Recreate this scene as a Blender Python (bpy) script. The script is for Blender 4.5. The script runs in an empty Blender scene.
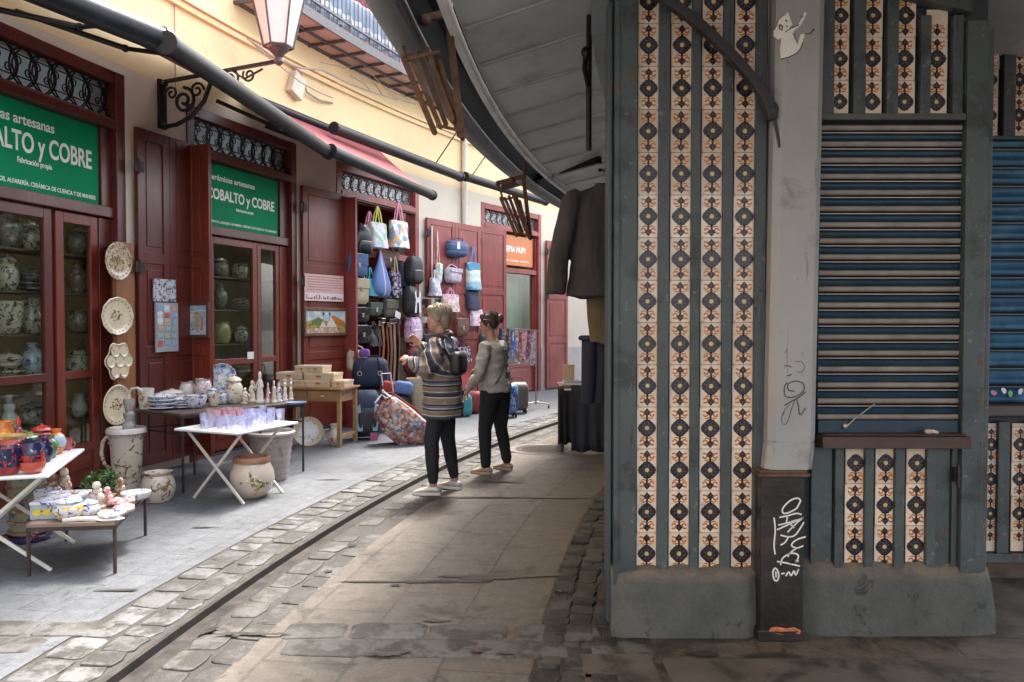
import bpy, math, random
from mathutils import Vector, Matrix
RN = random.Random(11)
PI = math.pi
rad = math.radians
scene = bpy.context.scene
COL = scene.collection

# ------------------------------------------------------------------ camera model (used to survey the place)
CAMZ = 1.5
FPX = 796.4
PITCH = -0.02637
CX, CY, RW = 24.15, 0.64, 28.6          # centre of the round street, radius of the shop fronts


def ray(px, py):
    u = (px - 512) / FPX
    v = (341 - py) / FPX
    c, s = math.cos(PITCH), math.sin(PITCH)
    return Vector((u, c - v * s, s + v * c))


def G(px, py, h=0.0):
    d = ray(px, py)
    t = (h - CAMZ) / d.z
    return Vector((d.x * t, d.y * t, h))


def AtY(px, py, Y):
    d = ray(px, py)
    t = Y / d.y
    return Vector((d.x * t, Y, CAMZ + d.z * t))


def _hit(px, py, n):
    d = ray(px, py)
    r = RW - n
    a = d.x ** 2 + d.y ** 2
    b = -2 * (d.x * CX + d.y * CY)
    c = CX ** 2 + CY ** 2 - r * r
    disc = max(b * b - 4 * a * c, 0)
    t = (-b + math.sqrt(disc)) / (2 * a)
    t2 = (-b - math.sqrt(disc)) / (2 * a)
    if t2 > 0:
        t = t2
    if c < 0:
        t = (-b + math.sqrt(disc)) / (2 * a)
    return d * t


def th(px, n=0.0, py=320):
    p = _hit(px, py, n)
    return math.degrees(math.atan2(p.y - CY, CX - p.x))


def hz(px, py, n=0.0):
    return CAMZ + _hit(px, py, n).z


def P(thd, n=0.0, z=0.0):
    a = rad(thd)
    r = RW - n
    return Vector((CX - r * math.cos(a), CY + r * math.sin(a), z))


def eave_drift(t):
    """the market eave runs straighter than the shop fronts and draws nearer to them down the street"""
    return .031 * min(max(t - 9, -4), 18)


def FM(thd, n=0.0, z=0.0, turn=0.0):
    """frame on the shop fronts: x along the wall, -y out to the street, z up"""
    return Matrix.Translation(P(thd, n, z)) @ Matrix.Rotation(PI / 2 - rad(thd) + turn, 4, 'Z')


# ------------------------------------------------------------------ materials
MATS = {}


def _nt(name):
    m = bpy.data.materials.new(name)
    m.use_nodes = True
    nt = m.node_tree
    b = nt.nodes['Principled BSDF']
    return m, nt, b


def N(nt, t, **kw):
    n = nt.nodes.new(t)
    for k, v in kw.items():
        if k.startswith('i_'):
            n.inputs[k[2:].replace('_', ' ')].default_value = v
        else:
            setattr(n, k, v)
    return n


def rgba(c):
    return (c[0], c[1], c[2], 1.0)


def mixc(nt, fac, a, b, mode='MIX'):
    n = nt.nodes.new('ShaderNodeMix')
    n.data_type = 'RGBA'
    n.blend_type = mode
    for sock, val in ((n.inputs[0], fac), (n.inputs[6], a), (n.inputs[7], b)):
        if hasattr(val, 'is_linked'):
            nt.links.new(val, sock)
        elif isinstance(val, (int, float)):
            sock.default_value = val
        else:
            sock.default_value = rgba(val)
    return n.outputs[2]


def coords(nt, rnd=True, kind='Object'):
    tc = N(nt, 'ShaderNodeTexCoord')
    out = tc.outputs[kind]
    if rnd:
        oi = N(nt, 'ShaderNodeObjectInfo')
        mul = N(nt, 'ShaderNodeVectorMath', operation='SCALE')
        comb = N(nt, 'ShaderNodeCombineXYZ')
        nt.links.new(oi.outputs['Random'], comb.inputs[0])
        nt.links.new(oi.outputs['Random'], comb.inputs[1])
        nt.links.new(comb.outputs[0], mul.inputs[0])
        mul.inputs['Scale'].default_value = 17.3
        add = N(nt, 'ShaderNodeVectorMath', operation='ADD')
        nt.links.new(out, add.inputs[0])
        nt.links.new(mul.outputs[0], add.inputs[1])
        out = add.outputs[0]
    return out


def noise(nt, vec, scale, detail=4, rough=.55, dist=0.0):
    n = N(nt, 'ShaderNodeTexNoise')
    n.inputs['Scale'].default_value = scale
    n.inputs['Detail'].default_value = detail
    n.inputs['Roughness'].default_value = rough
    n.inputs['Distortion'].default_value = dist
    nt.links.new(vec, n.inputs['Vector'])
    return n.outputs['Fac']


def ramp(nt, fac, a, b):
    r = N(nt, 'ShaderNodeMapRange')
    r.inputs['From Min'].default_value = a
    r.inputs['From Max'].default_value = b
    nt.links.new(fac, r.inputs['Value'])
    return r.outputs[0]


def scalev(nt, vec, s):
    m = N(nt, 'ShaderNodeVectorMath', operation='MULTIPLY')
    nt.links.new(vec, m.inputs[0])
    m.inputs[1].default_value = s
    return m.outputs[0]


def bumpn(nt, b, height, strength, dist=.01):
    bp = N(nt, 'ShaderNodeBump')
    bp.inputs['Strength'].default_value = strength
    bp.inputs['Distance'].default_value = dist
    nt.links.new(height, bp.inputs['Height'])
    nt.links.new(bp.outputs[0], b.inputs['Normal'])


def M(name, col, rough=.6, var=.18, scale=5, bump=.25, bscale=70, metal=0.0, coat=0.0, dirt=None, stretch=None, alpha=None, spec=.5):
    """plain surface with tonal variation, micro bump and optional dirt = (colour, scale, threshold, softness)"""
    if name in MATS:
        return MATS[name]
    m, nt, b = _nt(name)
    v = coords(nt)
    vv = scalev(nt, v, stretch) if stretch else v
    n1 = noise(nt, vv, scale, 5)
    c = mixc(nt, ramp(nt, n1, .3, .7), [x * (1 - var) for x in col], [min(1, x * (1 + var)) for x in col])
    rsock = None
    for dd in ([dirt] if isinstance(dirt, tuple) else dirt or []):
        dcol, ds, dt, soft = dd[:4]
        d = ramp(nt, noise(nt, scalev(nt, v, dd[4]) if len(dd) > 4 else v, ds, 6, .65, .4), dt, dt + soft)
        c = mixc(nt, d, c, dcol)
    nt.links.new(c, b.inputs['Base Color'])
    rn = N(nt, 'ShaderNodeMapRange')
    rn.inputs['To Min'].default_value = max(.03, rough - .12)
    rn.inputs['To Max'].default_value = min(1, rough + .12)
    nt.links.new(n1, rn.inputs['Value'])
    nt.links.new(rn.outputs[0], b.inputs['Roughness'])
    b.inputs['Metallic'].default_value = metal
    b.inputs['Coat Weight'].default_value = coat
    b.inputs['Specular IOR Level'].default_value = spec
    if bump:
        bumpn(nt, b, noise(nt, vv, bscale, 3), bump, .004)
    MATS[name] = m
    return m


def GZ(name, base, spots=(), rough=.18, scale=30):
    """glazed ceramic: base colour with painted motifs; spots = [(colour, scale, threshold), ...]"""
    if name in MATS:
        return MATS[name]
    m, nt, b = _nt(name)
    v = coords(nt)
    n0 = noise(nt, v, 9, 4)
    c = mixc(nt, ramp(nt, n0, .3, .7), [x * .86 for x in base], base)
    for i, (sc, ss, t) in enumerate(spots):
        off = N(nt, 'ShaderNodeVectorMath', operation='ADD')
        nt.links.new(v, off.inputs[0])
        off.inputs[1].default_value = (3.7 * i + 1, 1.3 * i, 2.1 * i)
        f = ramp(nt, noise(nt, off.outputs[0], ss, 3, .6, .8), t, t + .035)
        c = mixc(nt, f, c, sc)
    nt.links.new(c, b.inputs['Base Color'])
    b.inputs['Roughness'].default_value = rough
    b.inputs['Coat Weight'].default_value = .3
    bumpn(nt, b, noise(nt, v, 25, 2), .08, .004)
    MATS[name] = m
    return m


def BANDS(name, cols, freq=1.0, rough=.7, axis='Z', distort=.0, fine=300, uvattr=None):
    """cloth or slip-painted bands: constant colour ramp over one axis"""
    if name in MATS:
        return MATS[name]
    m, nt, b = _nt(name)
    if uvattr:
        at = N(nt, 'ShaderNodeAttribute', attribute_name=uvattr)
        val = at.outputs['Fac']
        v = coords(nt, False)
    else:
        v = coords(nt, False)
        sep = N(nt, 'ShaderNodeSeparateXYZ')
        nt.links.new(v, sep.inputs[0])
        val = sep.outputs[axis]
    mu = N(nt, 'ShaderNodeMath', operation='MULTIPLY_ADD')
    nt.links.new(val, mu.inputs[0])
    mu.inputs[1].default_value = freq
    mu.inputs[2].default_value = 10.0
    src = mu.outputs[0]
    if distort:
        ad = N(nt, 'ShaderNodeMath', operation='MULTIPLY_ADD')
        nt.links.new(noise(nt, v, 9, 2), ad.inputs[0])
        ad.inputs[1].default_value = distort
        nt.links.new(src, ad.inputs[2])
        src = ad.outputs[0]
    fr = N(nt, 'ShaderNodeMath', operation='FRACT')
    nt.links.new(src, fr.inputs[0])
    cr = N(nt, 'ShaderNodeValToRGB')
    cr.color_ramp.interpolation = 'CONSTANT'
    e = cr.color_ramp.elements
    while len(e) < len(cols):
        e.new(.5)
    for i, (p, c) in enumerate(cols):
        e[i].position = p
        e[i].color = rgba(c)
    nt.links.new(fr.outputs[0], cr.inputs[0])
    n1 = noise(nt, v, 40, 3)
    c = mixc(nt, ramp(nt, n1, .25, .75), cr.outputs[0], (.5, .5, .5), 'OVERLAY')
    c = mixc(nt, .2, cr.outputs[0], c)
    nt.links.new(c, b.inputs['Base Color'])
    b.inputs['Roughness'].default_value = rough
    bumpn(nt, b, noise(nt, v, fine, 2), .3, .003)
    MATS[name] = m
    return m


def PATCH(name, cols, scale=30, rough=.7, bump=.2):
    """busy printed cloth: voronoi cells coloured from a palette"""
    if name in MATS:
        return MATS[name]
    m, nt, b = _nt(name)
    v = coords(nt)
    d = N(nt, 'ShaderNodeTexVoronoi')
    d.inputs['Scale'].default_value = scale
    wob = N(nt, 'ShaderNodeTexNoise')
    wob.inputs['Scale'].default_value = scale * .8
    nt.links.new(v, wob.inputs['Vector'])
    add = N(nt, 'ShaderNodeVectorMath', operation='MULTIPLY_ADD')
    nt.links.new(wob.outputs['Color'], add.inputs[0])
    add.inputs[1].default_value = (1.0 / scale,) * 3
    nt.links.new(v, add.inputs[2])
    nt.links.new(add.outputs[0], d.inputs['Vector'])
    sep = N(nt, 'ShaderNodeSeparateColor')
    nt.links.new(d.outputs['Color'], sep.inputs[0])
    cr = N(nt, 'ShaderNodeValToRGB')
    cr.color_ramp.interpolation = 'CONSTANT'
    e = cr.color_ramp.elements
    while len(e) < len(cols):
        e.new(.5)
    for i, c in enumerate(cols):
        e[i].position = i / len(cols)
        e[i].color = rgba(c)
    nt.links.new(sep.outputs[0], cr.inputs[0])
    nt.links.new(cr.outputs[0], b.inputs['Base Color'])
    b.inputs['Roughness'].default_value = rough
    bumpn(nt, b, noise(nt, v, 60, 3), bump, .004)
    MATS[name] = m
    return m


def WOOD(name, col, rough=.4, axis='Z', var=.35, worn=.0, coat=.15):
    """painted or varnished timber with grain along one axis"""
    if name in MATS:
        return MATS[name]
    m, nt, b = _nt(name)
    v = coords(nt)
    st = {'Z': (26, 26, 1.3), 'X': (1.3, 26, 26), 'Y': (26, 1.3, 26)}[axis]
    g = noise(nt, scalev(nt, v, st), 1.0, 6, .6, .6)
    big = noise(nt, v, 2.2, 4)
    c = mixc(nt, ramp(nt, g, .3, .72), [x * (1 - var) for x in col], [min(1, x * (1 + var)) for x in col])
    c = mixc(nt, ramp(nt, big, .35, .7), c, [x * .7 for x in col])
    if worn:
        w = ramp(nt, noise(nt, v, 7, 8, .7), 1 - worn, 1 - worn + .1)
        c = mixc(nt, w, c, [x * 1.2 + .045 for x in col])
    nt.links.new(c, b.inputs['Base Color'])
    rr = N(nt, 'ShaderNodeMapRange')
    rr.inputs['To Min'].default_value = rough - .1
    rr.inputs['To Max'].default_value = rough + .2
    nt.links.new(big, rr.inputs['Value'])
    nt.links.new(rr.outputs[0], b.inputs['Roughness'])
    b.inputs['Coat Weight'].default_value = coat
    b.inputs['Coat Roughness'].default_value = .25
    bumpn(nt, b, g, .25, .003)
    MATS[name] = m
    return m


def GLASS(name, tint=(.9, .95, .95), refl=.12, rough=.02, diffuse=0.0, dcol=(.6, .6, .7)):
    if name in MATS:
        return MATS[name]
    m = bpy.data.materials.new(name)
    m.use_nodes = True
    nt = m.node_tree
    nt.nodes.clear()
    out = N(nt, 'ShaderNodeOutputMaterial')
    tr = N(nt, 'ShaderNodeBsdfTransparent')
    tr.inputs[0].default_value = rgba(tint)
    gl = N(nt, 'ShaderNodeBsdfGlossy')
    gl.inputs['Roughness'].default_value = rough
    lw = N(nt, 'ShaderNodeLayerWeight')
    lw.inputs[0].default_value = .5
    pw = N(nt, 'ShaderNodeMath', operation='POWER')
    nt.links.new(lw.outputs['Facing'], pw.inputs[0])
    pw.inputs[1].default_value = 4.0
    ad = N(nt, 'ShaderNodeMath', operation='MULTIPLY_ADD')
    nt.links.new(pw.outputs[0], ad.inputs[0])
    ad.inputs[1].default_value = .7
    ad.inputs[2].default_value = refl * .5
    ad.use_clamp = True
    mx = N(nt, 'ShaderNodeMixShader')
    src = tr.outputs[0]
    if diffuse:
        df = N(nt, 'ShaderNodeBsdfDiffuse')
        df.inputs[0].default_value = rgba(dcol)
        m2 = N(nt, 'ShaderNodeMixShader')
        m2.inputs[0].default_value = diffuse
        nt.links.new(tr.outputs[0], m2.inputs[1])
        nt.links.new(df.outputs[0], m2.inputs[2])
        src = m2.outputs[0]
    nt.links.new(ad.outputs[0], mx.inputs[0])
    nt.links.new(src, mx.inputs[1])
    nt.links.new(gl.outputs[0], mx.inputs[2])
    nt.links.new(mx.outputs[0], out.inputs[0])
    MATS[name] = m
    return m


# ------------------------------------------------------------------ mesh builder
class MB:
    def __init__(s):
        s.v, s.f, s.m, s.uv = [], [], [], []

    def add(s, verts, faces, mi=0, mtx=None):
        o = len(s.v)
        for p in verts:
            p = Vector(p)
            s.v.append(mtx @ p if mtx else p)
        for k, f in enumerate(faces):
            s.f.append([i + o for i in f])
            s.m.append(mi[k] if isinstance(mi, list) else mi)
        return s

    def box(s, x0, x1, y0, y1, z0, z1, mi=0, mtx=None):
        v = [(x, y, z) for z in (z0, z1) for y in (y0, y1) for x in (x0, x1)]
        return s.add(v, [(0, 2, 3, 1), (4, 5, 7, 6), (0, 1, 5, 4), (2, 6, 7, 3), (0, 4, 6, 2), (1, 3, 7, 5)], mi, mtx)

    def bar(s, a, b, w, t, mi=0, up=(0, 0, 1)):
        """flat bar from a to b, w wide, t thick"""
        a, b = Vector(a), Vector(b)
        d = (b - a)
        L = d.length
        d.normalize()
        u = Vector(up)
        x = d.cross(u)
        if x.length < 1e-4:
            x = d.cross(Vector((1, 0, 0)))
        x.normalize()
        y = x.cross(d)
        mt = Matrix((x, d, y)).transposed().to_4x4()
        mt.translation = a
        return s.box(-w / 2, w / 2, 0, L, -t / 2, t / 2, mi, mt)

    def tube(s, pts, r, n=8, mi=0, cap=True, closed=False):
        pts = [Vector(p) for p in pts]
        k = len(pts)
        rs = r if isinstance(r, (list, tuple)) else [r] * k
        rings = []
        prev = None
        for i, p in enumerate(pts):
            if closed:
                d = pts[(i + 1) % k] - pts[i - 1]
            else:
                d = pts[min(i + 1, k - 1)] - pts[max(i - 1, 0)]
            d.normalize()
            if prev is None:
                x = d.cross(Vector((0, 0, 1)))
                if x.length < 1e-3:
                    x = d.cross(Vector((1, 0, 0)))
            else:
                x = prev - d * prev.dot(d)
            x.normalize()
            prev = x
            y = d.cross(x)
            rings.append([p + (x * math.cos(a) + y * math.sin(a)) * rs[i] for a in [2 * PI * j / n for j in range(n)]])
        return s.loft(rings, mi, cap and not closed, closed)

    def loft(s, rings, mi=0, cap=True, closed=False):
        n = len(rings[0])
        v = [p for r in rings for p in r]
        f = []
        k = len(rings)
        for i in range(k if closed else k - 1):
            for j in range(n):
                a, b = i * n, ((i + 1) % k) * n
                f.append((a + j, a + (j + 1) % n, b + (j + 1) % n, b + j))
        if cap:
            f.append(tuple(range(n - 1, -1, -1)))
            f.append(tuple((k - 1) * n + j for j in range(n)))
        return s.add(v, f, mi)

    def lathe(s, prof, n=20, mi=0, c=(0, 0, 0), sq=(1, 1), mtx=None, ripple=0, rk=8):
        """prof = [(r, z)]; mi may be a list with one material per band"""
        rings = []
        for r, z in prof:
            rr = max(r, 1e-4)
            rings.append([(c[0] + rr * (1 + ripple * math.cos(rk * a)) * math.cos(a) * sq[0], c[1] + rr * (1 + ripple * math.cos(rk * a)) * math.sin(a) * sq[1], c[2] + z) for a in [2 * PI * j / n for j in range(n)]])
        v = [p for r in rings for p in r]
        f, mm = [], []
        for i in range(len(prof) - 1):
            for j in range(n):
                f.append((i * n + j, i * n + (j + 1) % n, (i + 1) * n + (j + 1) % n, (i + 1) * n + j))
                mm.append(mi[min(i, len(mi) - 1)] if isinstance(mi, list) else mi)
        f.append(tuple(range(n - 1, -1, -1)))
        mm.append(mi[0] if isinstance(mi, list) else mi)
        f.append(tuple((len(prof) - 1) * n + j for j in range(n)))
        mm.append(mi[-1] if isinstance(mi, list) else mi)
        return s.add(v, f, mm, mtx)

    def ell(s, c, r, n=14, mi=0, mtx=None):
        k = max(6, n // 2 + 1)
        prof = [(math.sin(PI * i / k), -math.cos(PI * i / k)) for i in range(k + 1)]
        o = MB()
        o.lathe(prof, n)
        t = Matrix.Translation(Vector(c)) @ Matrix.Diagonal((r[0], r[1], r[2], 1))
        if mtx:
            t = mtx @ t
        return s.add(o.v, o.f, mi, t)

    def prism(s, poly, y0, y1, mi=0, mtx=None):
        """polygon in x,z extruded from y0 to y1 (poly counter-clockwise seen from -y)"""
        n = len(poly)
        v = [(p[0], y0, p[1]) for p in poly] + [(p[0], y1, p[1]) for p in poly]
        f = [tuple(range(n)), tuple(range(2 * n - 1, n - 1, -1))]
        for j in range(n):
            k = (j + 1) % n
            f.append((j, j + n, k + n, k))
        return s.add(v, f, mi, mtx)

    def ribbon(s, pts, w, y, mi=0, mtx=None, closed=False):
        """flat stroke of width w through 2-D points (x,z) lying at depth y"""
        k = len(pts)
        v, f = [], []
        for i in range(k):
            a = pts[i - 1] if (closed or i > 0) else pts[i]
            b = pts[(i + 1) % k] if (closed or i < k - 1) else pts[i]
            dx, dz = b[0] - a[0], b[1] - a[1]
            L = math.hypot(dx, dz) or 1
            ww = w[i] if isinstance(w, (list, tuple)) else w
            nx, nz = -dz / L * ww / 2, dx / L * ww / 2
            v += [(pts[i][0] + nx, y, pts[i][1] + nz), (pts[i][0] - nx, y, pts[i][1] - nz)]
        for i in range(k if closed else k - 1):
            a, b = 2 * i, 2 * ((i + 1) % k)
            f.append((a, a + 1, b + 1, b))
        return s.add(v, f, mi, mtx)

    def arc(s, t0, t1, n0, n1, z0, z1, mi=0, step=1.0, z0b=None, z1b=None, sk0=0, sk1=0):
        """box bent along the round street: angle t0..t1, offset n0..n1 from the shop fronts"""
        k = max(1, int(math.ceil((t1 - t0) / step)))
        z0b = z0 if z0b is None else z0b
        z1b = z1 if z1b is None else z1b
        rings = []
        for i in range(k + 1):
            t = t0 + (t1 - t0) * i / k
            e = eave_drift(t)
            rings.append([P(t, n0 - sk0 * e, z0), P(t, n0 - sk0 * e, z1), P(t, n1 - sk1 * e, z1b), P(t, n1 - sk1 * e, z0b)])
        return s.loft(rings, mi)

    def build(s, name, mats, parent=None, mtx=None, smooth=None, bevel=0.0, label=None, segs=2):
        me = bpy.data.meshes.new(name)
        me.from_pydata([tuple(p) for p in s.v], [], s.f)
        if not isinstance(mats, (list, tuple)):
            mats = [mats]
        for m in mats:
            me.materials.append(m)
        me.polygons.foreach_set('material_index', s.m)
        import bmesh
        bm = bmesh.new()
        bm.from_mesh(me)
        bmesh.ops.recalc_face_normals(bm, faces=bm.faces)
        bm.to_mesh(me)
        bm.free()
        if smooth is not None:
            me.polygons.foreach_set('use_smooth', [True] * len(me.polygons))
            me.set_sharp_from_angle(angle=rad(smooth))
        me.update()
        o = bpy.data.objects.new(name, me)
        COL.objects.link(o)
        if parent is not None:
            o.parent = parent
        if mtx is not None:
            o.matrix_basis = mtx
        if bevel:
            b = o.modifiers.new('edge', 'BEVEL')
            b.width = bevel
            b.segments = segs
            b.limit_method = 'ANGLE'
            b.angle_limit = rad(40)
        if label:
            o['label'] = label
        return o


LABELS = {}


def tag(o, label, cat, group=None):
    o['label'] = label
    o['category'] = cat
    if group:
        o['group'] = group
    return o


def thing(name, label, cat, mtx=None, group=None):
    o = bpy.data.objects.new(name, None)
    COL.objects.link(o)
    o.empty_display_size = .1
    if mtx is not None:
        o.matrix_basis = mtx
    return tag(o, label, cat, group)


def struct(o):
    o['kind'] = 'structure'
    return o


def dup(root, mtx, label=None):
    def cp(o, par):
        c = o.copy()
        COL.objects.link(c)
        if par is not None:
            c.parent = par
        for ch in list(o.children):
            cp(ch, c)
        return c
    r = cp(root, None)
    r.matrix_basis = mtx
    if label:
        r['label'] = label
    return r


def T(x, y, z, rz=0.0, s=1.0):
    return Matrix.Translation((x, y, z)) @ Matrix.Rotation(rz, 4, 'Z') @ Matrix.Scale(s, 4)


def text(body, size, parent, mtx, mat, name='lettering', bold=0.0, align='LEFT', depth=.002, fit=None, shear=0.0):
    cu = bpy.data.curves.new(name, 'FONT')
    cu.body = body
    cu.size = size
    cu.align_x = align
    cu.extrude = depth
    cu.offset = bold
    cu.shear = shear
    tmp = bpy.data.objects.new('tmp', cu)
    COL.objects.link(tmp)
    dg = bpy.context.evaluated_depsgraph_get()
    dg.update()
    me = bpy.data.meshes.new_from_object(tmp.evaluated_get(dg))
    bpy.data.objects.remove(tmp)
    xs = [v.co.x for v in me.vertices]
    w = max(xs) - min(xs)
    if fit and w > 0:
        me.transform(Matrix.Diagonal((fit / w, 1, 1, 1)))
    me.transform(Matrix.Rotation(PI / 2, 4, 'X'))
    me.materials.clear()
    me.materials.append(mat)
    o = bpy.data.objects.new(name, me)
    COL.objects.link(o)
    if parent is not None:
        o.parent = parent
    o.matrix_basis = mtx
    return o


def remeshed(mb, voxel, smooth=4, fac=.5):
    """one continuous skin over overlapping closed pieces; returns a mesh"""
    me = bpy.data.meshes.new('skin')
    me.from_pydata([tuple(p) for p in mb.v], [], mb.f)
    import bmesh
    bm = bmesh.new()
    bm.from_mesh(me)
    bmesh.ops.recalc_face_normals(bm, faces=bm.faces)
    bm.to_mesh(me)
    bm.free()
    tmp = bpy.data.objects.new('tmp', me)
    COL.objects.link(tmp)
    r = tmp.modifiers.new('r', 'REMESH')
    r.mode = 'VOXEL'
    r.voxel_size = voxel
    if smooth:
        sm = tmp.modifiers.new('s', 'SMOOTH')
        sm.iterations = smooth
        sm.factor = fac
    dg = bpy.context.evaluated_depsgraph_get()
    dg.update()
    out = bpy.data.meshes.new_from_object(tmp.evaluated_get(dg))
    bpy.data.objects.remove(tmp)
    out.polygons.foreach_set('use_smooth', [True] * len(out.polygons))
    return out


def wrinkle(me, amp, fx, fy, fz, seed=0.0):
    """folds and creases pressed into a garment"""
    from mathutils import noise as mn
    ns = [v.normal.copy() for v in me.vertices]
    for v, n in zip(me.vertices, ns):
        p = Vector((v.co.x * fx + seed, v.co.y * fy, v.co.z * fz))
        k = mn.noise(p) + .5 * abs(mn.noise(p * 2.3))
        v.co += n * amp * k
    me.update()
    return me


def meshobj(name, me, mats, parent=None, mtx=None):
    me.materials.clear()
    for m in (mats if isinstance(mats, (list, tuple)) else [mats]):
        me.materials.append(m)
    me.name = name
    o = bpy.data.objects.new(name, me)
    COL.objects.link(o)
    if parent is not None:
        o.parent = parent
    if mtx is not None:
        o.matrix_basis = mtx
    return o
# ================================================================== camera, light, sky
cam_d = bpy.data.cameras.new('camera')
cam_d.lens = 28.0
cam_d.sensor_width = 36.0
cam_d.clip_end = 500
cam_d.clip_start = .05
cam = bpy.data.objects.new('camera', cam_d)
COL.objects.link(cam)
cam.location = (0, 0, CAMZ)
cam.rotation_euler = (PI / 2 + PITCH, 0, 0)
scene.camera = cam

SUN_EL, SUN_AZ = 62.0, 14.0         # azimuth measured from +Y towards +X
w = bpy.data.worlds.new('World')
scene.world = w
w.use_nodes = True
wn = w.node_tree
sky = wn.nodes.new('ShaderNodeTexSky')
sky.sky_type = 'NISHITA'
sky.sun_disc = False
sky.sun_elevation = rad(SUN_EL)
sky.sun_rotation = rad(SUN_AZ)
sky.air_density = 1.0
sky.dust_density = 4.0
sky.ozone_density = 1.0
bg = wn.nodes['Background']
hs = wn.nodes.new('ShaderNodeHueSaturation')      # thin cloud: most of the blue washed out of the sky
hs.inputs['Saturation'].default_value = .38
wn.links.new(sky.outputs[0], hs.inputs['Color'])
wn.links.new(hs.outputs[0], bg.inputs[0])
bg.inputs[1].default_value = 0.145
sl = bpy.data.lights.new('sun', 'SUN')
sl.energy = 1.3
sl.angle = rad(12)
sl.color = (1.0, .93, .82)
so = bpy.data.objects.new('sun', sl)
COL.objects.link(so)
sd = Vector((math.sin(rad(SUN_AZ)) * math.cos(rad(SUN_EL)), math.cos(rad(SUN_AZ)) * math.cos(rad(SUN_EL)), math.sin(rad(SUN_EL))))
so.rotation_euler = sd.to_track_quat('Z', 'Y').to_euler()
so.location = (10, 0, 20)
vs = scene.view_settings
vs.view_transform = 'Standard'
vs.look = 'None'
vs.gamma = 1.0
vs.use_curve_mapping = False
vs.exposure = 2.8
scene.cycles.max_bounces = 10
scene.cycles.transparent_max_bounces = 24

# ================================================================== ground


def paving_mat(name, base, mort, bw, bh, mortar=.006, var=.25, rough=.7, dirt=(.07, .06, .055), dirt_t=.62, wet=0.0, bump=.5, offset=.5, squash=1.0):
    m, nt, b = _nt(name)
    uv = N(nt, 'ShaderNodeUVMap')
    tc = N(nt, 'ShaderNodeTexCoord')
    wob = N(nt, 'ShaderNodeTexNoise')
    wob.inputs['Scale'].default_value = 3.0
    wob.inputs['Detail'].default_value = 5
    nt.links.new(tc.outputs['Object'], wob.inputs['Vector'])
    ad = N(nt, 'ShaderNodeVectorMath', operation='MULTIPLY_ADD')
    nt.links.new(wob.outputs['Color'], ad.inputs[0])
    ad.inputs[1].default_value = (.03, .03, 0)
    nt.links.new(uv.outputs[0], ad.inputs[2])
    br = N(nt, 'ShaderNodeTexBrick')
    br.offset = offset
    br.squash = squash
    br.inputs['Scale'].default_value = 1
    br.inputs['Brick Width'].default_value = bw
    br.inputs['Row Height'].default_value = bh
    br.inputs['Mortar Size'].default_value = mortar
    br.inputs['Mortar Smooth'].default_value = .4
    br.inputs['Bias'].default_value = 0
    br.inputs['Color1'].default_value = rgba([x * (1 - var) for x in base])
    br.inputs['Color2'].default_value = rgba([x * (1 + var) for x in base])
    br.inputs['Mortar'].default_value = rgba(mort)
    nt.links.new(ad.outputs[0], br.inputs['Vector'])
    v = tc.outputs['Object']
    # joints are worn away in places
    worn = ramp(nt, noise(nt, v, 1.7, 6, .65), .42, .62)
    c = mixc(nt, worn, br.outputs['Color'], base)
    c = mixc(nt, .5, br.outputs['Color'], c)
    big = noise(nt, v, .9, 6, .6)
    c = mixc(nt, ramp(nt, big, .32, .7), c, [x * 1.35 for x in base], 'MIX')
    c = mixc(nt, ramp(nt, noise(nt, v, 3.3, 8, .7, .5), dirt_t, dirt_t + .12), c, dirt)
    fine = noise(nt, v, 55, 5, .7)
    sp = mixc(nt, ramp(nt, fine, .2, .8), (.25, .25, .25), (.75, .75, .75))
    c = mixc(nt, .75, c, sp, 'OVERLAY')
    mid = noise(nt, v, 11, 7, .75)
    c = mixc(nt, .6, c, mixc(nt, ramp(nt, mid, .3, .7), (.2, .2, .2), (.78, .78, .78)), 'OVERLAY')
    c = mixc(nt, ramp(nt, noise(nt, v, 4.1, 8, .75, .8), .60, .64), c, [x * .55 for x in base])
    spots = ramp(nt, noise(nt, v, 14, 3, .5), .70, .73)
    c = mixc(nt, spots, c, [x * .35 for x in base])
    pale = ramp(nt, noise(nt, scalev(nt, v, (1, 1, 3)), 11, 3, .5), .71, .74)
    c = mixc(nt, pale, c, [min(1, x * 1.7) for x in base])
    nt.links.new(c, b.inputs['Base Color'])
    rr = N(nt, 'ShaderNodeMapRange')
    rr.inputs['To Min'].default_value = rough - .28
    rr.inputs['To Max'].default_value = rough + .15
    nt.links.new(big, rr.inputs['Value'])
    nt.links.new(rr.outputs[0], b.inputs['Roughness'])
    h = N(nt, 'ShaderNodeMath', operation='MULTIPLY_ADD')
    nt.links.new(br.outputs['Fac'], h.inputs[0])
    h.inputs[1].default_value = -.8
    nt.links.new(fine, h.inputs[2])
    bumpn(nt, b, h.outputs[0], bump, .008)
    return m


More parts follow.
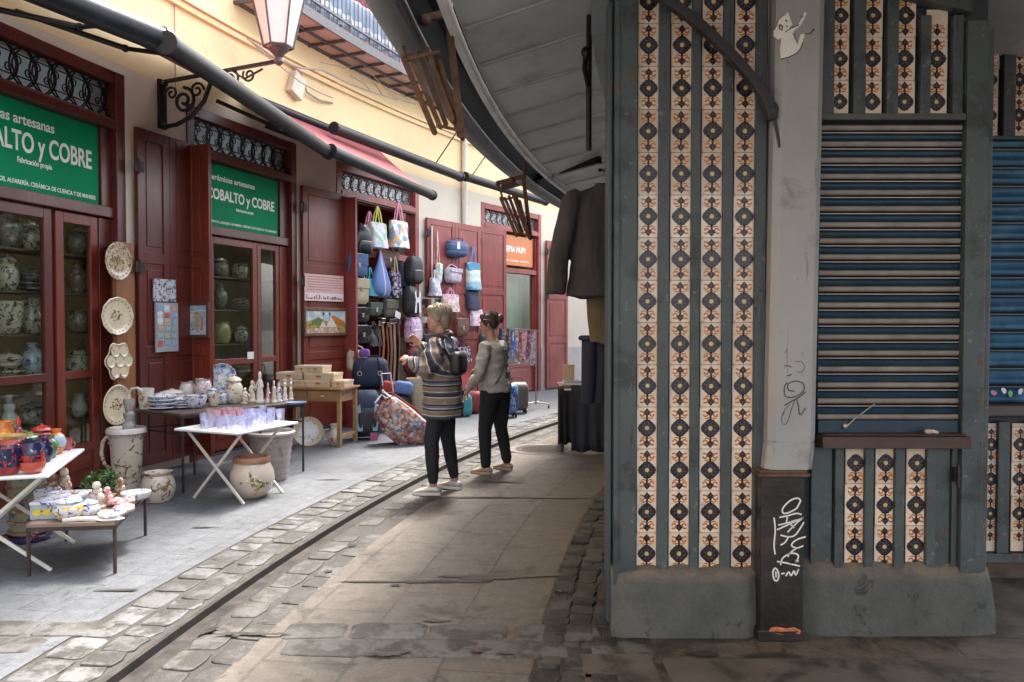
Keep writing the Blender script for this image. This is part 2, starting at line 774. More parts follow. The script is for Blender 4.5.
def ring_sheet(name, t0, t1, n0, n1, z, mat, step=.6, rows=6, rough=0.0, seed=1):
    """curved strip of ground with UVs in metres (u along the street, v across it)"""
    rn = random.Random(seed)
    k = int((t1 - t0) / step) + 1
    v, f, uv = [], [], []
    for i in range(k + 1):
        t = t0 + (t1 - t0) * i / k
        for j in range(rows + 1):
            n = n0 + (n1 - n0) * j / rows
            p = P(t, n, z + (rn.uniform(-rough, rough) if 0 < j < rows else 0))
            v.append(p)
            uv.append((rad(t) * (RW - (n0 + n1) / 2), n))
    for i in range(k):
        for j in range(rows):
            a = i * (rows + 1) + j
            f.append((a, a + 1, a + rows + 2, a + rows + 1))
    me = bpy.data.meshes.new(name)
    me.from_pydata([tuple(p) for p in v], [], f)
    ul = me.uv_layers.new(name='UVMap')
    for lp in me.loops:
        ul.data[lp.index].uv = uv[lp.vertex_index]
    me.materials.append(mat)
    me.update()
    if me.polygons[0].normal.z < 0:
        me.flip_normals()
    o = bpy.data.objects.new(name, me)
    COL.objects.link(o)
    return struct(o)


def flat_sheet(name, x0, x1, y0, y1, z, mat):
    me = bpy.data.meshes.new(name)
    pts = [(x0, y0, z), (x1, y0, z), (x1, y1, z), (x0, y1, z)]
    me.from_pydata(pts, [], [(0, 1, 2, 3)])
    ul = me.uv_layers.new(name='UVMap')
    for lp in me.loops:
        ul.data[lp.index].uv = pts[lp.vertex_index][:2]
    me.materials.append(mat)
    o = bpy.data.objects.new(name, me)
    COL.objects.link(o)
    return struct(o)


m_earth = M('earth', (.09, .075, .065), .9, .3, 3, .5, 30)
flat_sheet('ground', -70, 90, -70, 90, -.12, m_earth)
m_pave = paving_mat('slab paving', (.086, .093, .105), (.034, .036, .041), .42, .21, .007, .2, .62, dirt=(.12, .12, .13), dirt_t=.66)
m_road = paving_mat('street slabs', (.100, .085, .072), (.034, .029, .025), .62, .40, .009, .22, .58, dirt=(.045, .038, .032), dirt_t=.54)
m_front = paving_mat('concrete apron', (.10, .079, .062), (.035, .028, .022), 1.35, .9, .012, .12, .72, dirt=(.036, .03, .025), dirt_t=.48)
m_cob = paving_mat('dark setts', (.04, .035, .031), (.015, .013, .012), .11, .10, .014, .35, .5, dirt=(.02, .018, .016), dirt_t=.5, bump=1.0)
TA, TB = -24, 62
ring_sheet('pavement', TA, TB, -.35, 2.18, 0.0, m_pave, rows=8, rough=.0015)
m_bed = M('kerb mortar', (.055, .052, .048), .85, .35, 7, .8, 40, dirt=((.045, .04, .036), 5, .5, .1))
ring_sheet('kerb_bed', TA, TB, 2.18, 2.60, -.004, m_bed, rows=3, rough=.002)
ring_sheet('gutter_bed', TA, TB, 2.78, 3.1, -.006, m_bed, rows=3, rough=.002)
ring_sheet('road_bed', TA, TB, 2.60, 2.78, -.05, M('wet grime', (.03, .028, .027), .35, .4, 6, .6, 40), rows=1)
ring_sheet('road', TA, TB, 3.08, 4.38, 0.0, m_road, rows=4, rough=.001)
ring_sheet('cobbled_road_edge', TA, TB, 4.38, 4.9, 0.0, m_cob, rows=6, rough=.006)
ring_sheet('market_floor', TA, TB, 4.9, 14, 0.0, m_front, rows=4)


def stone(mb, t, n, lt, ln, h, rn, z=0.0):
    """one worn paving stone with rounded, irregular edges"""
    k = 10
    out = []
    for q, (sc, zz) in enumerate(((1.0, -.06), (1.0, h - .004), (.965, h - .001), (.86, h))):
        ring = []
        for j in range(k):
            a = 2 * PI * (j + .5) / k
            ca, sa = math.cos(a), math.sin(a)
            e = .3
            x = math.copysign(abs(ca) ** e, ca) * lt / 2 * sc
            y = math.copysign(abs(sa) ** e, sa) * ln / 2 * sc
            ring.append((x, y, zz))
        out.append(ring)
    jit = [(rn.uniform(-.009, .009), rn.uniform(-.009, .009)) for _ in range(k)]
    tilt = (rn.uniform(-.02, .02), rn.uniform(-.02, .02))
    fm = FM(t, n, z, rn.uniform(-.04, .04))
    rings = [[fm @ Vector((p[0] + jit[j][0], p[1] + jit[j][1], p[2] + p[0] * tilt[0] + p[1] * tilt[1])) for j, p in enumerate(r)] for r in out]
    mb.loft(rings)


def stone_mat(name, a, b_, grime, t):
    m, nt, b = _nt(name)
    g = N(nt, 'ShaderNodeNewGeometry')
    v = coords(nt, False)
    c = mixc(nt, g.outputs['Random Per Island'], a, b_)
    c = mixc(nt, ramp(nt, noise(nt, v, 5, 6, .7), t, t + .1), c, grime)
    c = mixc(nt, .5, c, mixc(nt, noise(nt, v, 60, 4, .7), (.1, .1, .1), (.9, .9, .9)), 'OVERLAY')
    nt.links.new(c, b.inputs['Base Color'])
    b.inputs['Roughness'].default_value = .6
    bumpn(nt, b, noise(nt, v, 38, 5, .7), .6, .01)
    return m


m_kerb = stone_mat('pale kerb stones', (.075, .077, .08), (.155, .155, .157), (.038, .035, .032), .44)
m_gut = stone_mat('gutter stones', (.055, .052, .049), (.11, .104, .098), (.035, .031, .027), .43)
rn = random.Random(4)
kb = MB()
for row, (n, ln) in enumerate(((2.29, .19), (2.49, .17))):
    t = TA + row * .3
    while t < TB:
        L = rn.uniform(.13, .26)
        dt = math.degrees(L / 26.2)
        if rn.random() > .05:
            stone(kb, t + dt / 2, n, L - .012, ln - .008, rn.uniform(.0, .007), rn)
        t += dt
struct(kb.build('kerb', m_kerb, smooth=50))
gb = MB()
for row, (n, ln) in enumerate(((2.86, .17), (3.03, .14))):
    t = TA + row * .4
    while t < TB:
        L = rn.uniform(.16, .30)
        dt = math.degrees(L / 25.7)
        if rn.random() > .10:
            stone(gb, t + dt / 2, n, L - .014, ln - .012, rn.uniform(-.004, .004), rn)
        t += dt
struct(gb.build('gutter_edge', m_gut, smooth=50))
# iron-dark drain channel between the two stone rows
db = MB()
db.arc(TA, TB, 2.60, 2.625, -.1, -.004)
db.arc(TA, TB, 2.755, 2.78, -.1, -.012)
db.arc(TA, TB, 2.62, 2.76, -.1, -.045)
struct(db.build('drain_channel', M('old drain iron', (.05, .045, .043), .45, .4, 12, .6, 50, .2)))
# setts: real stones in the broken strip along the market
sb = MB()
m_sett = stone_mat('setts', (.028, .025, .023), (.075, .068, .06), (.013, .012, .011), .47)
for i in range(3):
    t = 3.0 + rn.uniform(0, .2)
    n = 4.45 + i * .12
    while t < 44:
        L = rn.uniform(.10, .15)
        dt = math.degrees(L / 24.3)
        if rn.random() > .12:
            stone(sb, t + dt / 2, n, L - .010, .113, rn.uniform(.004, .014), rn)
        t += dt
struct(sb.build('cobble_strip', m_sett, smooth=50))
# rough stone band that crosses the street in line with the market front
bb = MB()
m_band = stone_mat('cross band stones', (.082, .08, .078), (.125, .122, .119), (.04, .036, .032), .46)
for row in range(2):
    x = -4.1 + row * .17
    while x < .42:
        L = rn.uniform(.28, .5)
        p = Vector((x + L / 2, 3.58 + row * .2 - (x * .02), 0))
        r = (p - Vector((CX, CY, 0))).length
        nn = RW - r
        tt = math.degrees(math.atan2(p.y - CY, CX - p.x))
        if not (2.2 < nn < 3.12):
            k = 8
            rings = []
            jit = [(rn.uniform(-.012, .012), rn.uniform(-.012, .012)) for _ in range(k)]
            for sc, zz in ((1, -.04), (1, .001), (.96, .005), (.9, .007)):
                ring = []
                for j in range(k):
                    a = 2 * PI * (j + .5) / k
                    ca, sa = math.cos(a), math.sin(a)
                    ring.append(p + Vector((math.copysign(abs(ca) ** .3, ca) * (L - .012) / 2 * sc + jit[j][0], math.copysign(abs(sa) ** .3, sa) * .096 * sc + jit[j][1], zz)))
                rings.append(ring)
            bb.loft(rings)
        x += L
struct(bb.build('paving_band', m_band, smooth=50))
# broken, wet hollows in the paving
hb = MB()


def blot(cx, cy, rx, ry, seed, z=.009, k=26):
    r_ = random.Random(seed)
    ph = [r_.uniform(0, 6.28) for _ in range(5)]
    v = [(cx, cy, z)]
    for j in range(k):
        a = 2 * PI * j / k
        q = 1 + .25 * math.sin(2 * a + ph[0]) + .22 * math.sin(3 * a + ph[1]) + .18 * math.sin(5 * a + ph[2]) + .12 * math.sin(9 * a + ph[3]) + r_.uniform(-.08, .08)
        v.append((cx + rx * q * math.cos(a), cy + ry * q * math.sin(a), z))
    hb.add(v, [(0, 1 + j, 1 + (j + 1) % k) for j in range(k)])


for i, (px, py, rx, ry, zz) in enumerate(((207, 632, .05, .025, .012), (388, 656, .075, .03, .012), (478, 652, .05, .022, .012), (505, 655, .03, .022, .012), (592, 678, .05, .02, .012), (395, 586, .035, .015, .005), (352, 546, .03, .02, .005), (328, 572, .02, .03, .005), (436, 622, .05, .02, .005),
                                  (556, 612, .05, .03, .008), (560, 590, .03, .05, .008), (497, 482, .20, .05, .005), (545, 498, .35, .035, .006), (470, 498, .3, .03, .007), (430, 582, .35, .03, .005), (500, 577, .35, .045, .006),
                                  (250, 636, .13, .018, .012), (780, 660, .12, .05, .012), (860, 668, .11, .03, .012), (700, 655, .09, .025, .012), (330, 480, .12, .015, .006), (120, 591, .09, .02, .006), (205, 528, .10, .012, .006))):
    g = G(px, py)
    blot(g.x, g.y, rx, ry, i, zz)
struct(hb.build('paving_hollows', M('wet hollow', (.03, .027, .025), .3, .4, 14, .8, 45, dirt=(.075, .065, .06), stretch=None) if False else M('wet hollow', (.045, .04, .036), .36, .45, 14, .8, 45)))
# low slab joints near the market corner
ab = MB()
a, b_ = G(625, 646), G(655, 705)
ab.box(.30, .62, 2.4, 3.52, -.05, .012)
ab.box(.66, 2.6, 2.3, 3.46, -.05, .018)
struct(ab.build('market_step', M('market step', (.15, .12, .10), .75, .25, 5, .6, 40, dirt=(.055, .045, .038, ), scale_=1) if False else M('market step', (.095, .08, .068), .75, .3, 5, .6, 40, dirt=((.035, .03, .026), 3.5, .5, .1)), bevel=.008))
# manhole cover
c = G(545, 449)
mh = thing('manhole_cover', 'round iron manhole cover set in the street near the draped black table', 'manhole', T(c.x, c.y, 0))
q = MB()
q.lathe([(.34, .001), (.34, .006), (.30, .006), (.295, .003), (.02, .003)], 40)
for i in range(-5, 6):
    w_ = math.sqrt(.27 ** 2 - (i * .05) ** 2)
    q.box(-w_, w_, i * .05 - .009, i * .05 + .009, .003, .0055)
q.build('cover', M('manhole iron', (.07, .062, .058), .4, .3, 9, .5, 60, .5), mh, smooth=30)
MB().lathe([(.42, .0005), (.42, .004), (.345, .004), (.345, .0005)], 40).build('frame', M('manhole rim', (.12, .11, .1), .6, .3, 9), mh, smooth=30)
# ================================================================== the round building with the shops
m_plaster = M('cream plaster', (.74, .57, .33), .85, .07, 1.2, .25, 45, dirt=((.60, .44, .25), 1.3, .6, .15))
m_white = M('white plaster', (.60, .53, .44), .85, .06, 2, .25, 45, dirt=((.5, .47, .44), 2, .62, .12))
m_red = WOOD('oxblood paint', (.098, .014, .008), .36, worn=.37)
m_red2 = WOOD('oxblood paint worn', (.175, .026, .012), .40, worn=.37)
m_red3 = WOOD('faded red paint', (.28, .05, .042), .5, worn=.38)
m_orange = WOOD('varnished pine', (.25, .095, .035), .35)
m_iron = M('wrought iron', (.022, .022, .025), .45, .3, 20, .3, 90, .6)
m_irong = M('grey iron', (.09, .085, .09), .5, .3, 20, .3, 90, .3)
m_glass = GLASS('shop glass', (.86, .9, .88), .10)
m_fan = GLASS('fanlight glass', (.55, .6, .6), .16, .08, .8, (.62, .68, .68))  # pale diffuse colour stands in for reflections in the panes
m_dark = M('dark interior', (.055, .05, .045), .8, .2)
m_shelf = WOOD('shelf wood', (.12, .07, .04), .5, 'X')
m_inwall = M('interior wall', (.28, .26, .22), .8, .1)

building = thing('curved_building', 'long curved cream building with dark red wooden shop fronts along the street', 'building', T(0, 0, 0))
O = {1: (th(-190), th(128), 3.78), 2: (th(188), th(297), 3.76), 3: (th(337), th(419), 3.72), 4: (th(481), th(541), 3.72)}
wb = MB()
edges = [-16]
for k in (1, 2, 3, 4):
    edges += [O[k][0], O[k][1]]
edges += [66]
for i in range(0, len(edges), 2):
    wb.arc(edges[i], edges[i + 1], 0, -.4, -.1, 3.859)
for k in (1, 2, 3, 4):
    wb.arc(O[k][0], O[k][1], 0, -.4, O[k][2], 3.859)
upper = MB()
upper.arc(-16, 66, 0, -.4, 3.86, 10.5)
lower = wb.build('ground_floor_wall', m_white, building, smooth=20, label='white lower wall between the shop fronts')
upper.build('upper_wall', m_plaster, building, smooth=20, label='cream yellow upper wall')
cb = MB()
cb.arc(-16, 66, .05, -.05, 4.70, 4.76)
cb.arc(-16, 66, .09, -.05, 4.765, 4.80)
cb.build('string_course', m_plaster, building, smooth=20)
pb = MB()
pb.arc(th(541), 66, .015, -.05, 0, .9)
pb.build('plinth', M('plinth paint', (.45, .42, .41), .8, .12, 3, .3), building, smooth=20)


def grille(w, h, seed, mat, parent, mtx):
    """wrought-iron fanlight grille: interlaced rings, lens arcs and small scrolls"""
    g = MB()
    r = .0085
    g.tube([(-w / 2, 0, .0), (w / 2, 0, .0)], r, 5)
    g.tube([(-w / 2, 0, h), (w / 2, 0, h)], r, 5)
    g.tube([(-w / 2, 0, h * .22), (w / 2, 0, h * .22)], r * .8, 5)
    g.tube([(-w / 2, 0, h * .8), (w / 2, 0, h * .8)], r * .8, 5)
    k = max(3, int(w / .2))
    st = w / k
    rr = h * .5
    for i in range(k + 1):
        cx = -w / 2 + i * st
        pts = [(cx + rr * math.cos(a) * .95, 0, h / 2 + rr * math.sin(a)) for a in [2 * PI * j / 24 for j in range(24)]]
        pts = [p for p in pts if -w / 2 - .001 <= p[0] <= w / 2 + .001]
        full = len(pts) == 24
        if full:
            g.tube(pts, r, 5, cap=False, closed=True)
        for sg in (-1, 1):
            q = [(cx + sg * (.02 + .10 * math.sin(PI * j / 10)), -.006, h * j / 10) for j in range(11)]
            if all(-w / 2 <= p[0] <= w / 2 for p in q):
                g.tube(q, r * .85, 5)
        for sg in (-1, 1):
            q = []
            for j in range(14):
                a = j * .62
                s_ = .045 * (1 - j / 15)
                q.append((cx + st / 2 + sg * (.05 - s_ * math.cos(a)), .004, h * .5 + sg * .04 + s_ * math.sin(a)))
            if all(-w / 2 <= p[0] <= w / 2 for p in q):
                g.tube(q, r * .75, 5)
    return g.build('grille', mat, parent, mtx)


def panelled(w, h, t=.045, rails=(.0, .42, .58, 1.0), st=.09, cols=1):
    """a timber leaf: stiles, rails and sunk panels; x 0..w, y 0..t, z 0..h"""
    b = MB()
    cw = w / cols
    xs = [i * cw for i in range(cols + 1)]
    b.box(0, w, t * .3, t * .7, 0, h)
    for i in range(cols):
        b.box(xs[i], xs[i] + st, 0, t, 0, h)
        b.box(xs[i + 1] - st, xs[i + 1] - (.003 if i < cols - 1 else 0), 0, t, 0, h)
        for q in rails:
            zz = min(max(q * h - st * .6, 0), h - st * 1.2)
            b.box(xs[i] + st, xs[i + 1] - st, .001, t - .001, zz, zz + st * 1.2)
        for a, c_ in zip(rails[:-1], rails[1:]):
            z0, z1 = a * h + st * .9, c_ * h - st * .9
            if z1 - z0 > .1:
                b.box(xs[i] + st + .03, xs[i + 1] - st - .03, t * .14, t * .86, z0 + .03, z1 - .03)
    return b


m_hinge = M('dark hinge', (.035, .025, .022), .5, .3, 20, .3, 90, .5)


def shutter_leaf(pxh, ang, w, z0, h, mat, label, n=.03, cols=1, mirror=False, rails=(0, .36, .5, 1.0), hinge_z=(2.0, 2.95)):
    """a door leaf folded back on the wall, hinged at picture column pxh; ang = angle it stands off the wall"""
    mt = FM(th(pxh), n, z0) @ Matrix.Rotation(-rad(ang), 4, 'Z')
    o = panelled(w, h, rails=rails, cols=cols).build('shutter_leaf', mat, building, mt @ Matrix.Translation((0, -.045, 0)), bevel=.004, label=label)
    for z in hinge_z:
        hb_ = MB()
        hb_.box(-.05, .07, -.012, -.002, z - z0 - .05, z - z0 + .05)
        hb_.tube([(0, -.008, z - z0 - .07), (0, -.008, z - z0 + .07)], .014, 8)
        hb_.build('hinge', m_hinge, o, smooth=40)
    return o


def shopfront(k, mat, label, sign_z=(2.54, 3.25), door=None):
    t0, t1, H = O[k]
    tm = (t0 + t1) / 2
    w = 2 * RW * math.sin(rad(t1 - t0) / 2) - .004
    sag = RW * (1 - math.cos(rad(t1 - t0) / 2))
    base = FM(tm, 0) @ Matrix.Translation((0, -sag * .0, 0))
    b = MB()
    j = .115
    y0, y1 = -.03, .16
    b.box(-w / 2, -w / 2 + j, y0, y1, 0, H)
    b.box(w / 2 - j, w / 2, y0, y1, 0, H)
    b.box(-w / 2 + j, w / 2 - j, y0 + .01, y1, H - .11, H - .002)
    b.box(-w / 2 + j, w / 2 - j, y0 - .01, y1, 3.25, 3.33)
    b.box(-w / 2 + j, w / 2 - j, y0 + .03, y1 - .01, 3.33, 3.36)
    b.box(-w / 2 + j, w / 2 - j, y0 + .035, y1 - .01, sign_z[0] - .10, sign_z[0] - .002)
    fr = b.build('shop_frame', mat, building, base, bevel=.006, label=label)
    iw = w - 2 * j
    grille(iw, H - .11 - 3.37, k, m_iron if k < 3 else M('rust-red grille iron', (.07, .03, .028), .6), fr, Matrix.Translation((0, .04, 3.365)))
    g = MB()
    g.box(-iw / 2, iw / 2, .09, .095, 3.36, H - .112)
    g.build('fanlight', m_fan, fr)
    return fr, base, w, iw, j


# --- interiors behind the fronts
for k in (1, 2, 4):
    t0, t1, H = O[k]
    ib = MB()
    dd = -.95 if k != 4 else -1.6
    ib.arc(t0, t1, dd, dd - .05, 0, 3.3, 0)
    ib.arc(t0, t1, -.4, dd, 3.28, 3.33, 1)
    ib.arc(t0 - .12, t0, -.40, dd, 0, 3.3, 0)
    ib.arc(t1, t1 + .12, -.40, dd, 0, 3.3, 0)
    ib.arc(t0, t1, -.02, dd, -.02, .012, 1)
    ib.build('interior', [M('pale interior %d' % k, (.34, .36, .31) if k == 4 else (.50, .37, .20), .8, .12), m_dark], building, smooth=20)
t0, t1, H = O[3]
ib = MB()
ib.arc(t0, t1, -1.2, -1.25, 0, 3.4, 0)
ib.arc(t0 - .1, t0, -.4, -1.2, 0, 3.4, 0)
ib.arc(t1, t1 + .1, -.4, -1.2, 0, 3.4, 0)
ib.arc(t0, t1, -.4, -1.2, 3.3, 3.35, 0)
ib.arc(t0, t1, -.02, -1.2, -.02, .012, 0)
ib.build('interior', WOOD('red boarding', (.17, .035, .026), .5), building, smooth=20)

# --- shop 1 (ceramics), its sign and glass doors
fr1, B1, W1, IW1, J1 = shopfront(1, m_red, 'dark red frame of the ceramics shop at the big green sign')
fr2, B2, W2, IW2, J2 = shopfront(2, m_red, 'dark red frame of the second green-signed shop')
fr3, B3, W3, IW3, J3 = shopfront(3, m_red3, 'red frame of the open bag shop')
fr4, B4, W4, IW4, J4 = shopfront(4, m_red3, 'faded red frame around the orange sign')
m_white_ink = M('white lettering', (.82, .84, .8), .5, .03, 5, 0)


def green_sign(B, x0, x1, z0, z1, label, mat, scale):
    s_ = thing('shop_sign', label, 'sign', B @ Matrix.Translation((x0, .055, z0)))
    W_ = x1 - x0
    H_ = z1 - z0
    MB().box(0, W_, 0, .02, 0, H_).build('board', mat, s_, bevel=.002)
    text('Cerámicas artesanas', .105 * scale, s_, Matrix.Translation((W_ * .04, -.0015, H_ * .745)), m_white_ink, bold=.0018, fit=W_ * .615, depth=.001)
    text('COBALTO y COBRE', .2 * scale, s_, Matrix.Translation((W_ * .035, -.0015, H_ * .44)), m_white_ink, bold=.004, fit=W_ * .905, depth=.001)
    text('Fabricación propia', .055 * scale, s_, Matrix.Translation((W_ * .40, -.0015, H_ * .305)), m_white_ink, bold=.0008, fit=W_ * .235, depth=.001)
    text('CERÁMICAS, AZULEJOS, ALFARERÍA, CERÁMICA DE CUENCA Y DE MANISES', .045 * scale, s_, Matrix.Translation((W_ * .03, -.0015, H_ * .055)), m_white_ink, bold=.0005, fit=W_ * .94, depth=.001)
    return s_


m_green = M('green sign board', (.002, .24, .10), .6, .12, 1.5, .05, spec=.1)
m_green2 = M('green sign board sun-bleached', (.004, .23, .095), .6, .2, 1.5, .05, spec=.1)


def xloc(B, px, y=.05):
    """local x on a shop front at which picture column px is met (depth y behind the wall face)"""
    inv = B.inverted()
    o = inv @ Vector((0, 0, CAMZ))
    d = (inv.to_3x3() @ ray(px, 320))
    t = (y - o.y) / d.y
    return o.x + d.x * t


xr = xloc(B1, 101)
green_sign(B1, xr - 1.54, xr, 2.545, 3.245, 'big green shop sign with white letters over the glass doors of the ceramics shop', m_green, 1.12)
xr = xloc(B2, 279)
xl = xloc(B2, 205.5)
green_sign(B2, xl, xr, 2.545, 3.235, 'smaller green shop sign with white letters beyond the wall bracket of the street lamp', m_green2, .82)
# frame filler beside the signs
f_ = MB()
f_.box(xloc(B1, 101.5), IW1 / 2, .03, .13, 2.54, 3.25)
f_.build('sign_surround', m_red, fr1, bevel=.004)
f_ = MB()
f_.box(xloc(B2, 279.5), IW2 / 2, .03, .13, 2.54, 3.25)
f_.build('sign_surround', m_red, fr2, bevel=.004)


def glass_leaf(parent, x0, x1, z0, z1, y, mat, st=.085, rails=(), name='glass_door', mtx=None, handle=None, kick=.55, label=None):
    b = MB()
    t = .045
    b.box(x0, x0 + st, y, y + t, z0, z1)
    b.box(x1 - st, x1, y, y + t, z0, z1)
    b.box(x0 + st, x1 - st, y, y + t, z1 - st, z1)
    b.box(x0 + st, x1 - st, y, y + t, z0, z0 + st)
    for r in rails:
        b.box(x0 + st, x1 - st, y + .002, y + t - .002, r - .035, r + .035)
    if kick:
        b.box(x0 + st, x1 - st, y + .012, y + .03, z0 + st, z0 + kick)
        b.box(x0 + st + .04, x1 - st - .04, y + .004, y + .035, z0 + st + .05, z0 + kick - .05)
        b.box(x0 + st, x1 - st, y + .001, y + t - .001, z0 + kick, z0 + kick + .08)
    o = b.build(name, mat, parent, mtx, bevel=.004, label=label)
    g = MB()
    g.box(x0 + st, x1 - st, y + .02, y + .024, z0 + (kick + .08 if kick else st), z1 - st)
    g.build('pane', m_glass, o)
    if handle is not None:
        h = MB()
        h.tube([(handle, y - .03, 1.0), (handle, y - .05, 1.03), (handle, y - .05, 1.17), (handle, y - .03, 1.2)], .009, 8)
        h.build('handle', M('brass', (.5, .35, .12), .3, .2, 9, 0, 50, 1.0), o, smooth=50)
    return o


xa, xb, xc = xloc(B1, 51, .08), xloc(B1, 55, .08), xloc(B1, 97, .08)
glass_leaf(fr1, xa - .95, xa, 0.03, 2.43, .06, m_red, rails=(1.02,), handle=None, kick=.35, label='dark red glazed door at the picture edge')
glass_leaf(fr1, xb, xc, 0.03, 2.43, .06, m_red2, rails=(1.02,), st=.09, handle=None, kick=.30, label='narrow dark red glazed door leaf')
f_ = MB()
f_.box(xc + .005, IW1 / 2, .05, .14, 0, 2.43)
f_.box(xa + .004, xb - .004, .085, .10, 0.03, 2.43)
f_.build('door_post', m_red, fr1, bevel=.004)
# shop 2 doors
xa = xloc(B2, 208, .08)
xb = xloc(B2, 256, .08)
xc = xloc(B2, 278, .08)
glass_leaf(fr2, xa, xb, .03, 2.43, .06, m_red2, rails=(1.02,), st=.08, kick=.45, label='glazed red door with a small white notice')
glass_leaf(fr2, xb + .01, xc, .03, 2.43, .06, m_red2, rails=(1.02,), st=.07, kick=.45)
f_ = MB()
f_.box(xc + .005, IW2 / 2, .05, .14, 0, 2.43)
f_.box(-IW2 / 2, xa - .005, .05, .14, 0, 3.25)
f_.build('door_post', m_red2, fr2, bevel=.004)
# shop 4: orange sign, glazed front
s4 = thing('shop_sign', 'small orange shop sign with white letters above the pale green window', 'sign', B4 @ Matrix.Translation((xloc(B4, 491.5), .05, 2.60)))
W_ = xloc(B4, 532.5) - xloc(B4, 491.5)
MB().box(0, W_, 0, .02, 0, .60).build('board', M('orange sign board', (.62, .17, .03), .4, .08, 3, .03), s4)
text('CORDERIA NURI', .16, s4, Matrix.Translation((W_ * .05, -.0015, .27)), m_white_ink, bold=.006, fit=W_ * .76, depth=.001)
text('Bolsos', .08, s4, Matrix.Translation((W_ * .04, -.0015, .47)), m_white_ink, bold=.002, fit=W_ * .22, depth=.001)
text('maletas - mochilas - cinturones - monederos', .06, s4, Matrix.Translation((W_ * .04, -.0015, .08)), m_white_ink, bold=.001, fit=W_ * .86, depth=.001)
xa, xc = xloc(B4, 492, .08), xloc(B4, 532.5, .08)
glass_leaf(fr4, xa - .02, xc + .02, .03, 2.52, .06, m_red3, st=.05, kick=.5, name='shop_window')
f_ = MB()
f_.box(xc + .025, IW4 / 2, .03, .14, 0, 3.25)
f_.box(-IW4 / 2, xa - .025, .03, .14, 0, 3.25)
f_.build('door_post', m_red3, fr4, bevel=.004)

# --- folded timber leaves on the piers
shutter_leaf(133, 3, .86, .10, 3.22, m_red, 'dark red panelled leaf with the board of name tiles', cols=2, rails=(0, .34, .62, 1.0))
LB = shutter_leaf(187, 96, .31, .10, 3.20, m_red2, 'red panelled leaf standing out from the wall, framed tile picture on it', rails=(0, .34, .62, 1.0), hinge_z=(1.2,))
shutter_leaf(299, 5, 1.0, .08, 3.16, m_red2, 'red panelled leaf with the pink notice', cols=1, rails=(0, .30, .66, 1.0))
shutter_leaf(424, 5, 1.60, .08, 3.13, m_red3, 'pair of faded red leaves hung with bags', cols=2, rails=(0, .36, .62, 1.0))
shutter_leaf(473, 8, .84, .08, 3.14, m_red3, 'faded red leaf beside the orange sign', cols=1, n=.08, rails=(0, .36, .62, 1.0))
shutter_leaf(544, 4, .78, .05, 3.14, m_red3, 'single faded red leaf beyond the scarf rail', cols=1, rails=(0, .32, .62, 1.0))
# thin red post at the edge of the bag shop, pine board at the plates
q = MB()
q.box(0, .05, -.3, 0, 0, 3.2)
q.build('edge_board', m_red3, building, FM(th(337.5), 0, 0), bevel=.004)
q = MB()
q.box(-.15, .09, -.05, -.004, .62, 2.22)
q.build('pine_board', m_orange, building, FM(th(124), 0, 0), bevel=.005, label='varnished pine board that carries the plates')

# --- balcony
bt0, bt1 = th(236), th(466)
balc = MB()
balc.arc(bt0, bt1, 0, .58, 5.12, 5.20)
slab = balc.build('balcony', M('balcony tiles', (.50, .34, .29), .7, .15, 4, .3), building, smooth=20, label='tiled balcony slab on thin iron joists')
jb = MB()
jb.arc(bt0, bt1, .58, .60, 5.09, 5.21)
jb.arc(bt0, bt1, .28, .305, 5.085, 5.12)
jb.arc(bt0, bt1, .02, .05, 5.085, 5.12)
t = bt0
while t < bt1:
    jb.arc(t, t + .06, .0, .56, 5.08, 5.12)
    t += 1.0
jb.build('iron_joists', m_irong, slab, smooth=20)
rb = MB()
rb.arc(bt0, bt1, .57, .60, 5.31, 5.335)
rb.arc(bt0, bt1, .56, .61, 6.22, 6.26)
t = bt0
while t < bt1:
    p = P(t, .585)
    rb.tube([(p.x, p.y, 5.2), (p.x, p.y, 6.23)], .008, 5)
    t += .2
rb.build('railing', m_irong, slab, smooth=30)
# balcony doors behind
for i, tt in enumerate((th(262), th(322), th(372), th(415))):
    b = panelled(1.1, 2.3, rails=(0, .3, 1.0), cols=2)
    b.build('balcony_door', WOOD('grey-pink door paint', (.42, .30, .31), .5) if i % 2 else WOOD('maroon door paint', (.26, .075, .09), .5), building, FM(tt, .01, 5.2) @ Matrix.Translation((0, -.045, 0)), bevel=.004)


def draped(name, label, cat, t0, t1, n, ztop, zbot, mat, group=None, amp=.035, seed=0):
    """cloth hung over a rail, in folds"""
    r_ = random.Random(seed)
    k = max(10, int((t1 - t0) * 14))
    rows = 10
    ph = [r_.uniform(0, 6) for _ in range(3)]
    v, f = [], []
    for i in range(k + 1):
        t = t0 + (t1 - t0) * i / k
        for j in range(rows + 1):
            s_ = j / rows
            off = amp * (.25 + s_) * (math.sin(i * .9 + ph[0]) + .5 * math.sin(i * 1.9 + ph[1] + s_))
            v.append(P(t, n + off, ztop + (zbot - ztop) * s_ + .02 * math.sin(i * .5 + ph[2]) * s_))
    for i in range(k):
        for j in range(rows):
            a = i * (rows + 1) + j
            f.append((a, a + 1, a + rows + 2, a + rows + 1))
    o = MB().add(v, f).build(name, mat, None, None, smooth=60)
    so_ = o.modifiers.new('cloth', 'SOLIDIFY')
    so_.thickness = .006
    tag(o, label, cat, group)
    return o


